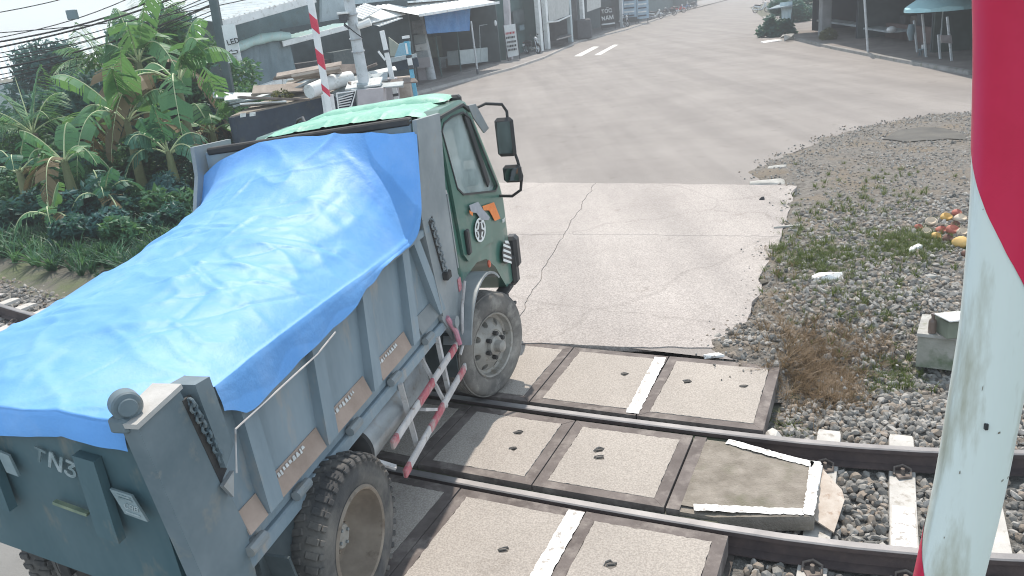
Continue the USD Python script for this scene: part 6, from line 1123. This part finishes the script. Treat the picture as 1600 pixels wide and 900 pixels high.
s2, a, b, P = shop('shop', 'closed teal fronted shop behind the parked dark motorbike', PL1, 797, 846, 82, 1.0, w_dteal, side=w_dteal, ztop=5.2)
part(s2, 'window', wbox(PL1, [(801, 18), (818, 13), (820, 34), (803, 38)], -.9, -.82), w_dark); part(s2, 'poster', wbox(PL1, [(812, 40), (819, 38), (820, 46), (813, 48)], -.9, -.8), tarp_grey); part(s2, 'window', wbox(PL1, [(822, 8), (838, 3), (842, 50), (826, 55)], -.9, -.84), mm('door_teal', (.07, .14, .14), (.11, .19, .19), 3))
for nm, W, x0, x1, y0, yb, lab in (('pillar', PL1, 838, 844, -40, 78, 'pale slender pillar right of the teal shop'), ('pillar', PL2, 848, 855, -40, 72, 'white pillar left of the rolled canvas awning'), ('pillar', PL2, 884, 891, -40, 57, 'pale pillar right of the rolled canvas awning'), ('pillar', PL2, 905, 910, -40, 53, 'grey pillar beside the second canvas awning'), ('pillar', PL2, 966, 969, -40, 36, 'thin pale pillar right of the black sign board')):
    t = thing(nm, lab, 'pillar', gz(W, (x0 + x1) / 2 + 4, yb, .15)); wd = abs(W.u(x1, yb)[0] - W.u(x0, yb)[0]); wd = min(wd, .5); g_ = gz(W, (x0 + x1) / 2 + 4, yb, .15, .05); part(t, 'shaft', obox(g_, g_ * [1, 1, 0] + [0, 0, 5], wd, .3, up=W.n, ch=.02), (white_wall, w_pale, pole_c)[R.randint(0, 2)])
s3, a, b, P = shop('shop', 'dark shop below the rolled grey canvas awning', PL2, 851, 905, 62, 3.0, mm('wall_dim', (.10, .10, .105), (.16, .16, .165), 3), ztop=5.2)
tag(obj('canvas_awning', pleats(PL2, [(853, -45), (888, -60), (889, 24), (857, 35)], .3, 30, .06, 5), canvas_g, smooth=True), 'pale grey canvas awning hanging low between two pillars', 'awning'); tag(obj('awning_bar', tube([PL2.at(856, 35, .35), PL2.at(872, 33, .4), PL2.at(892, 24, .35)], .06, 8), white_wall), 'white bottom bar of the grey canvas awning', 'bar')
bn = thing('bench', 'low thin legged table standing on the pavement below the canvas awning', 'table', G(882, 72)); c = G(884, 70, .1)
tb = [gz(PL2, 870, 70, 1.2), gz(PL2, 894, 66, 1.2), gz(PL2, 892, 62, -.1), gz(PL2, 872, 64, -.1)]
part(bn, 'table_top', poly([p + [0, 0, .62] for p in tb], .05, (0, 0, 1)), dark_obj)
for p in tb: part(bn, 'leg', obox(p, p + [0, 0, .6], .05, .05), light_obj)
s4, a, b, P = shop('shop', 'dark barber shop behind the black sign board', PL2, 906, 1000, 48, 3.0, w_dark, ztop=5.4)
tag(obj('canvas_awning', pleats(PL2, [(914, -60), (938, -70), (939, 11), (917, 19)], .3, 24, .06, 7), canvas_g, smooth=True), 'second pale canvas awning, left of the black sign board', 'awning')
tag(obj('goods_heap', [cbox(gz(PL2, 912, 50, .4) + np.array([-.6, -.5, 0]), gz(PL2, 912, 50, .4) + np.array([.6, .5, 1.5]), .1)], dark_obj), 'dark covered goods below the second canvas awning', 'goods')
bs = thing('barber_sign', 'black sign board with white capitals standing on the pavement', 'sign', G(953, 48)); d_ = G(953, 48)[1]; D_ = lambda x, y, o=0: Y(x, y, d_ - o)
part(bs, 'panel', poly([D_(937, 12), D_(960, 9), D_(963, 41), D_(939, 45)], .08, (0, -1, 0)), sign_k); xd, yd = D_(963, 41) - D_(939, 45), D_(937, 12) - D_(939, 45)
for w_, x, y, hh in (('TOC', 939.5, 21.5, .34), ('NAM', 940, 32.5, .36)): part(bs, 'lettering', text(w_, hh, .012, D_(x, y, .09), xd, yd), sign_w)
part(bs, 'accent', [obox(D_(947.5, 12.8, .09), D_(949.2, 11.4, .09), .012, .05), obox(D_(949.2, 11.4, .09), D_(951, 12.4, .09), .012, .05), obox(D_(949.6, 24, .09), D_(950.4, 24, .09), .012, .06)], sign_w); part(bs, 'stripe', obox(D_(940, 38.5, .09), D_(961, 36, .09), .012, .13), sign_w)
for p, q in (((941, 45), (942, 51)), ((961, 41), (962, 48))): part(bs, 'leg', obox(D_(*p), D_(*q), .06, .06), dark_obj)
bb = mm('board_blue', (.24, .36, .46), (.36, .48, .57), 3, .6)
for x0, x1, yt, yb2, lab in ((972, 993, -30, 28, 'pale blue price board with dark lines beside the far motorbikes, left one of two'), (994, 1012, -30, 30, 'pale blue price board with dark lines beside the far motorbikes, right one of two')):
    t = thing('blue_board', lab, 'sign', gz(PL2, x0 + 8, 40, .3)); d_ = gz(PL2, 992, 36, .4)[1]; D_ = lambda x, y, o=0: Y(x, y, d_ - o); part(t, 'panel', poly([D_(x0, yt), D_(x1, yt - 2), D_(x1 + 2, yb2 - 2), D_(x0 + 2, yb2)], .1, (0, -1, 0)), bb)
    for k in range(5): part(t, 'line', poly([D_(x0 + 3, 0 + k * 6, .06), D_(x1 - 2, -1.5 + k * 6, .06), D_(x1 - 2, .6 + k * 6, .06), D_(x0 + 3, 2.2 + k * 6, .06)], .012, (0, -1, 0)), (w_navy, white_wall)[k % 2])
    for xx in (x0 + 3, x1): part(t, 'leg', obox(D_(xx, yb2 - 1), D_(xx + .6, yb2 + 9), .07, .07), dark_obj)
s5, a, b, P = shop('shop', 'farthest shop on the left behind the row of parked motorbikes', PL3, 1004, 1090, 30, 4, w_teal, ztop=6)
# white dashes on the road
for pts, lab in (([(897, 88), (908, 88), (936, 73), (927, 73)], 'left one of two short white dashes painted on the road'), ([(929, 86), (938, 86), (966, 70), (959, 70)], 'right one of two short white dashes painted on the road')): tag(obj('road_dash', flat([tuple(G(x, y)[:2]) for x, y in pts], .006), white_paint), lab, 'road marking')

# ---- motorbikes
mb_k = mm('bike_black', (.018, .02, .024), (.04, .043, .05), 5, .35); mb_r = M('bike_red', (.35, .03, .035), (.42, .05, .05), 4, .35); mb_b = M('bike_blue', (.06, .12, .22), (.09, .16, .28), 4, .35); mb_w = M('bike_white', (.55, .57, .58), (.63, .65, .66), 4, .4); chrome = M('chrome', (.55, .56, .57), None, rough=.2, metal=1.0)
def motorbike(label, loc, heading, paint, group=None):
    ca, sa = math.cos(heading), math.sin(heading); t = thing('motorbike', label, 'motorbike', loc, group, matrix=Gf.Matrix4d(ca, sa, 0, 0, -sa, ca, 0, 0, 0, 0, 1, 0, *map(float, loc), 1))
    for x, nm in ((-.62, 'wheel'), (.64, 'wheel')):
        w = part(t, nm, lathe([(.22, -.04), (.27, -.05), (.29, -.02), (.29, .02), (.27, .05), (.22, .04)], (x, 0, .29), (0, 1, 0), 28), mb_k, 40); part(w, 'rim', [lathe([(.215, -.03), (.235, -.03), (.235, .03), (.215, .03)], (x, 0, .29), (0, 1, 0), 24)] + [obox((x, 0, .29), (x + .22 * math.cos(a), 0, .29 + .22 * math.sin(a)), .02, .03, up=(0, 1, 0)) for a in np.arange(5) * 1.2566] + [cyl((x, -.07, .29), (x, .07, .29), .035, 10)], chrome)
    hull = lambda pts: m3.Manifold.hull(m3.Manifold.batch_boolean([m3.Manifold.sphere(r, 12).translate(list(p)) for *p, r in pts], m3.OpType.Add))
    part(t, 'body', MB([hull([(-.55, 0, .62, .09), (-.15, 0, .58, .11), (-.8, 0, .72, .05)]), hull([(.30, 0, .55, .10), (.42, 0, .85, .08), (.1, 0, .42, .07)])]), paint, 40); part(t, 'seat', hull([(-.65, 0, .79, .08), (-.1, 0, .74, .09), (-.35, 0, .76, .10)]), mb_k, 40); part(t, 'engine', hull([(-.1, 0, .33, .13), (.15, 0, .36, .10)]), alu, 40)
    part(t, 'front_fender', hull([(.50, 0, .58, .06), (.68, 0, .60, .06), (.86, 0, .46, .05)]), paint, 40); part(t, 'fork', [cyl((.64, s * .08, .29), (.42, s * .07, .92), .025, 8) for s in (1, -1)], chrome); part(t, 'handlebar', tube([(.26, -.34, .98), (.38, -.16, 1.0), (.42, 0, .98), (.38, .16, 1.0), (.26, .34, .98)], .018, 8), mb_k); part(t, 'headlight', hull([(.50, 0, .92, .09), (.44, 0, .95, .10)]), mb_w, 40); part(t, 'exhaust', tube([(.1, -.12, .28), (-.3, -.15, .3), (-.85, -.17, .42)], [.03, .05, .055], 10), chrome)
    for s in (1, -1): m_ = part(t, 'mirror', [tube([(.36, s * .22, 1.0), (.34, s * .27, 1.14)], .008, 6), cbox(np.array([.32, s * .29 - .06, 1.12]), np.array([.345, s * .29 + .06, 1.20]), .01)], mb_k)
    part(t, 'tail_lamp', hull([(-.86, 0, .72, .035), (-.86, .05, .72, .03), (-.86, -.05, .72, .03)]), mb_r); part(t, 'stand', obox((-.05, .1, .3), (-.12, .3, .01), .02, .02), mb_k); part(t, 'number_plate', cbox((-.92, -.09, .48), (-.905, .09, .62), .004), mb_w); return t
p = G(832, 84, .1); motorbike('dark motorbike with pale headlight parked before the teal shop', p, -1.0, mb_k)
p = G(842, 78, .1); motorbike('dark motorbike parked just behind the one with the pale headlight', p, -1.25, mb_b)
p = G(976, 42, .1); motorbike('black motorbike parked right of the black sign board', p, -1.2, mb_k)
for px, py, h_, c_, lab in ((1024, 30, -.3, mb_w, 'white motorbike parked nearest the pale blue boards'), (1046, 25, 2.6, mb_k, 'black motorbike second in the far parked row'), (1060, 21, -.2, mb_r, 'red motorbike third in the far parked row'), (1070, 17, .4, mb_b, 'blue motorbike fourth in the far parked row'), (1079, 13, 2.7, mb_k, 'black motorbike last in the far parked row')):
    p = G(px, py, .1); motorbike(lab, p, h_, c_, 'motorbikes parked along the far left side')
p = G(1189, 20, .0); motorbike('lone motorbike standing on the right side of the far road', p, -.75, mb_w)

# ---- right row
PR = Wall(G(1230, 52), G(1512, 116)); PRu = lambda x, y: PR.u(x, y)[0]
def rshop(label, x0, x1, y0, y1, depth, wall, ztop=4.0, over=1.6):
    t = thing('shop', label, 'shop', PR.at((x0 + x1) / 2, (y0 + y1) / 2, -1) * [1, 1, 0]); a, b = PRu(x0, y0), PRu(x1, y1); P = lambda u, z, o: PR.pt(u, z, o - 1.2)
    part(t, 'back_wall', poly([P(a, 0, -depth), P(b, 0, -depth), P(b, ztop, -depth), P(a, ztop, -depth)], .12, PR.n), wall)
    for u in (a + .06, b - .06): part(t, 'side_wall', poly([P(u, 0, -depth), P(u, 0, 0), P(u, ztop, 0), P(u, ztop, -depth)], .1, PR.t), wall)
    e0, e1 = P(a, 2.9, over + .6), P(b, 2.9, over + .6); part(t, 'awning', poly([e0, e1, P(b, 3.6, -.3), P(a, 3.6, -.3)], .05, (0, 0, 1)), tarp_grey); part(t, 'roof', poly([P(a, ztop, -depth), P(b, ztop, -depth), P(b, ztop - .2, .2), P(a, ztop - .2, .2)], .1, (0, 0, 1)), metal_roof)
    for u in (a + .15, b - .15): part(t, 'post', obox(P(u, .1, .05), P(u, ztop - .3, .05), .14, .14), dark_obj)
    return t, a, b, P
r1, a, b, P = rshop('dark shop behind the grey pillar at the far right', 1236, 1298, 52, 66, 4, w_navy)
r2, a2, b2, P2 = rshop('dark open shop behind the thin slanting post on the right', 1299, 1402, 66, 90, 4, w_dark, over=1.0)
r3, a3, b3, P3 = rshop('dark shop behind the teal umbrella on the right', 1403, 1600, 90, 135, 4, mm('wall_dark_green', (.035, .06, .055), (.07, .10, .09), 2), over=1.0)
part(r2, 'low_wall', poly([P2(a2 + .3, .1, -1.2), P2(b2 - .3, .1, -1.2), P2(b2 - .3, .75, -1.2), P2(a2 + .3, .75, -1.2)], .2, PR.n), mm('brown_wall', (.13, .085, .075), (.19, .13, .115), 2)); part(r2, 'bench', poly([P2(a2 + .2, .62, -.2), P2(a2 + 4.2, .62, -.2), P2(a2 + 4.2, .62, -1.0), P2(a2 + .2, .62, -1.0)], .08, (0, 0, 1)), light_obj)
part(r1, 'low_ledge', poly([P(a + .2, .7, -.2), P(b - .2, .7, -.2), P(b - .2, .7, -.9), P(a + .2, .7, -.9)], .1, (0, 0, 1)), light_obj)
part(r2, 'shelf', [poly([P2(a2 + 1 + 2.2 * k, 1.0, -3.4), P2(a2 + 2.6 + 2.2 * k, 1.0, -3.4), P2(a2 + 2.6 + 2.2 * k, 2.4, -3.4), P2(a2 + 1 + 2.2 * k, 2.4, -3.4)], .3, PR.n) for k in range(1)], mm('shelf_brown', (.09, .075, .06), (.15, .12, .09), 4)); part(r3, 'curtain', poly([P3(a3 + .4, .8, -2.6), P3(a3 + 2.2, .8, -2.6), P3(a3 + 2.2, 2.8, -2.6), P3(a3 + .4, 2.8, -2.6)], .05, PR.n), mm('curtain_olive', (.10, .11, .035), (.16, .17, .06), 6))
t = thing('pillar', 'wide grey pillar between two dark shops on the right', 'pillar', gz(PR, 1290, 60, -.6)); g_ = gz(PR, 1288, 62, -.6, .0); part(t, 'shaft', obox(g_, g_ + [0, 0, 4], .75, .5, up=PR.n, ch=.03), mm('pillar_grey', (.20, .215, .22), (.28, .29, .295), 2))
tag(obj('planter', [trimesh.Trimesh(leaf_cloud(np.random.RandomState(5), [gz(PR, 1294, 66, -.1, .3)], [.45], 700, .07).vertices, leaf_cloud(np.random.RandomState(5), [gz(PR, 1294, 66, -.1, .3)], [.45], 700, .07).faces)], leafmat('leaf_yellowish', 0, 0, 0)), 'small yellow green plant at the foot of the wide grey pillar', 'plant')
gg = G(1357, 86); t = thing('thin_post', 'thin slanting grey post standing on the right kerb', 'post', gg); part(t, 'post', tube([gg - [0, 0, .1], Y(1349, -30, gg[1])], .05, 8), pole_c)
tag(obj('white_sack', trimesh.Trimesh(trimesh.creation.icosphere(2, .17).vertices * [1.2, .8, .8] + PR.at(1393, 46, -1.0), trimesh.creation.icosphere(2, .17).faces), sign_w, smooth=True), 'small white bundle hanging in the dark open shop', 'bundle')
bn_ = thing('banner', 'pale blue cloth banner at the corner of the farthest right shop', 'banner', gz(PR, 1228, 50, .3)); part(bn_, 'cloth', pleats(PR, [(1219, 4), (1237, 2), (1238, 42), (1222, 36)], .25, 20, .05, 9), mm('banner_blue', (.36, .48, .52), (.46, .57, .60), 3), True); part(bn_, 'post', obox(gz(PR, 1238, 54, .2, 0), PR.at(1237, -6, .2), .06, .06), light_obj); part(bn_, 'canopy', poly([PR.at(1200, 14, .6), PR.at(1238, 6, .6), PR.at(1238, 4, -1.2), PR.at(1214, 6, -1.2)], .05, (0, 0, 1)), tarp_grey)
tree('shrub', 'small dark bush beside the blue banner at the far right', 'shrub', gz(PR, 1216, 46, .9, 0), 1.2, 1.0, 1500, .17, lf_b, 888, low=.0, ncl=14)
tag(obj('rubble_heap', [trimesh.convex.convex_hull(np.random.RandomState(k).rand(14, 3) * [.8, .6, .4] + gz(PR, 1214 + k * 3, 54 + k, .7 + .3 * k, 0)) for k in range(4)], conc_old), 'grey rubble heap below the small bush at the far right', 'rubble')
# umbrella stall
g1, g2 = G(1448, 94), G(1488, 100); dU = g1[1] - .4
um = thing('umbrella', 'pale teal market umbrella on a thin pole at the right', 'umbrella', [*Y(1470, 60, dU)[:2], 0]); cU = Y(1474, 10, dU); zr = cU[2]; V, F = [], []; nr = 8; uc = mm('umbrella_teal', (.30, .52, .56), (.38, .60, .63), 3, .8)
def umf(s, t):
    a = s * 2 * math.pi; k = abs((s * nr) % 1 - .5) * 2; r = t * 1.28 * (1 - .06 * (1 - k) * t); return [cU[0] + r * math.cos(a), cU[1] + r * math.sin(a), zr + .62 - .62 * t ** 1.5 + .05 * (1 - k) * t * t]
part(um, 'canopy', grid(umf, 65, 12), uc, 20)
def valf(s, t):
    p = np.array(umf(s, 1.0)); k = abs((s * nr) % 1 - .5) * 2; return p - np.array([0, 0, t * (.10 + .06 * (1 - k))]) + np.array([math.cos(s * 6.283), math.sin(s * 6.283), 0]) * .012 * t
part(um, 'valance', grid(valf, 65, 3), uc, 20); part(um, 'pole', tube([[cU[0], cU[1], 0], [cU[0], cU[1], zr + .6]], .025, 8), light_obj)
for g_, x, y, lab in ((g1, 1441, 22, 'left pale stake holding up the teal umbrella stall'), (g2, 1480, 26, 'right pale stake of the umbrella stall behind the small board'), (G(1434, 86), 1428, 32, 'short pale stake left of the umbrella stall'), (G(1470, 97), 1466, 54, 'short stake carrying the small brown board')):
    t = thing('stake', lab, 'stake', g_); part(t, 'post', obox(g_ - [0, 0, .05], Y(x, y, g_[1]), .07, .07, ch=.01), pole_c)
tag(obj('brown_board', poly([Y(x, y, g2[1] - .35) for x, y in ((1470, 55), (1487, 55), (1488, 68), (1471, 67))], .05, (0, -1, 0)), mm('board_brown', (.22, .19, .19), (.29, .26, .26), 4)), 'small brownish board between two stakes of the umbrella stall', 'board')
tag(obj('hanging_cloth', tube([Y(1424, 38, g1[1] + .8), Y(1423, 50, g1[1] + .8), Y(1424, 63, g1[1] + .8)], [.10, .14, .08], 10), tarp_grey, smooth=True), 'grey cloth hanging left of the umbrella stall', 'cloth')
for x, y, lab in ((1437, 84, 'left low stool with a white cup by the umbrella stall'),):
    g_ = G(x + 4, y + 8); st = thing('stool', lab, 'stool', g_); part(st, 'top', lathe([(0, .36), (.16, .36), (.17, .34), (.16, .32), (0, .32)], g_, (0, 0, 1), 16), tarp_grey)
    for a in range(4): part(st, 'leg', obox(g_ + [math.cos(a * 1.57) * .14, math.sin(a * 1.57) * .14, 0], g_ + [math.cos(a * 1.57) * .11, math.sin(a * 1.57) * .11, .33], .03, .03), tarp_grey)
    part(st, 'cup', lathe([(0, .36), (.05, .36), (.06, .5), (0, .5)], g_, (0, 0, 1), 12), sign_w)

for i, (px, dist, H, rad, lab) in enumerate(((1206, 62, 2.0, 1.6, 'dark leafy tree at the far right beyond the blue banner'), (1222, 66, 3.6, 2.0, 'taller dark tree behind the farthest right shop'), (1198, 74, 1.4, 1.3, 'low dark bush behind the lone motorbike'))):
    c = Y(px, 20, dist); tree('leafy_tree', lab, 'tree', [c[0] + 1.5, c[1], -.05], H, rad, 2600, .16, lf_b, 700 + i, 'trees at the far right', low=.05, ncl=8)

rs = np.random.RandomState(91)
for k, (W_, x, y, o, lab) in enumerate(((PL1, 668, 112, -2.2, 'dark crate at the left of the floor in the shop with the blue sheet'), (PL1, 695, 106, -3.0, 'pale crate behind the posts in the shop with the blue sheet'), (PL1, 706, 104, -2.0, 'brown crate left of the pale counter'), (PL1, 771, 96, -1.6, 'dark crate right of the pale counter'), (PL1, 770, 90, -2.6, 'grey sack behind the crate right of the pale counter'))):
    p = gz(W_, x, y, o, .13); h_ = rs.uniform(.4, 1.0); tag(obj('crate', [cbox(p - [.3, .25, 0], p + [.3, .25, h_], .03)], (dark_obj, light_obj, wood_d, dark_obj, tarp_grey)[k]), lab, 'crate')
for k, u in enumerate((.9, 1.5, 2.4, 3.2, 4.4, 5.0)):
    p = P2(a2 + u, .12, -2.0 - .3 * (k % 3)); h_ = rs.uniform(.5, 1.1); tag(obj('crate', [cbox(p - [.28, .28, 0], p + [.28, .28, h_], .03)], (dark_obj, wood_d, tarp_grey)[k % 3]), f'stacked crate, {ORD[k]} from the far end inside the dark open shop on the right', 'crate')
for k, u in enumerate((1.2, 2.2, 3.4)):
    p = P3(a3 + u, .12, -1.6); tag(obj('sack', trimesh.Trimesh(trimesh.creation.icosphere(2, .3).vertices * [1, .8, 1.3] + p + [0, 0, .36], trimesh.creation.icosphere(2, .3).faces), (tarp_grey, wood_d, light_obj)[k], smooth=True), f'full sack, {ORD[k]} from the far end in the shop behind the umbrella', 'sack')
# ================================================================ thin haze over the street
HAZE = 0.0022
hz = usdkit.material(stage, '/World/Looks/haze_air', {'v': ('principled_volume', {'density': HAZE, 'color': (0.93, 0.93, 0.94), 'anisotropy': 0.25})}, [], volume='v.volume')
obj('haze', box((-420, -80, -1.4), (420, 720, 9.0)), hz, 'thin pale haze in the air over the street', kind='stuff')
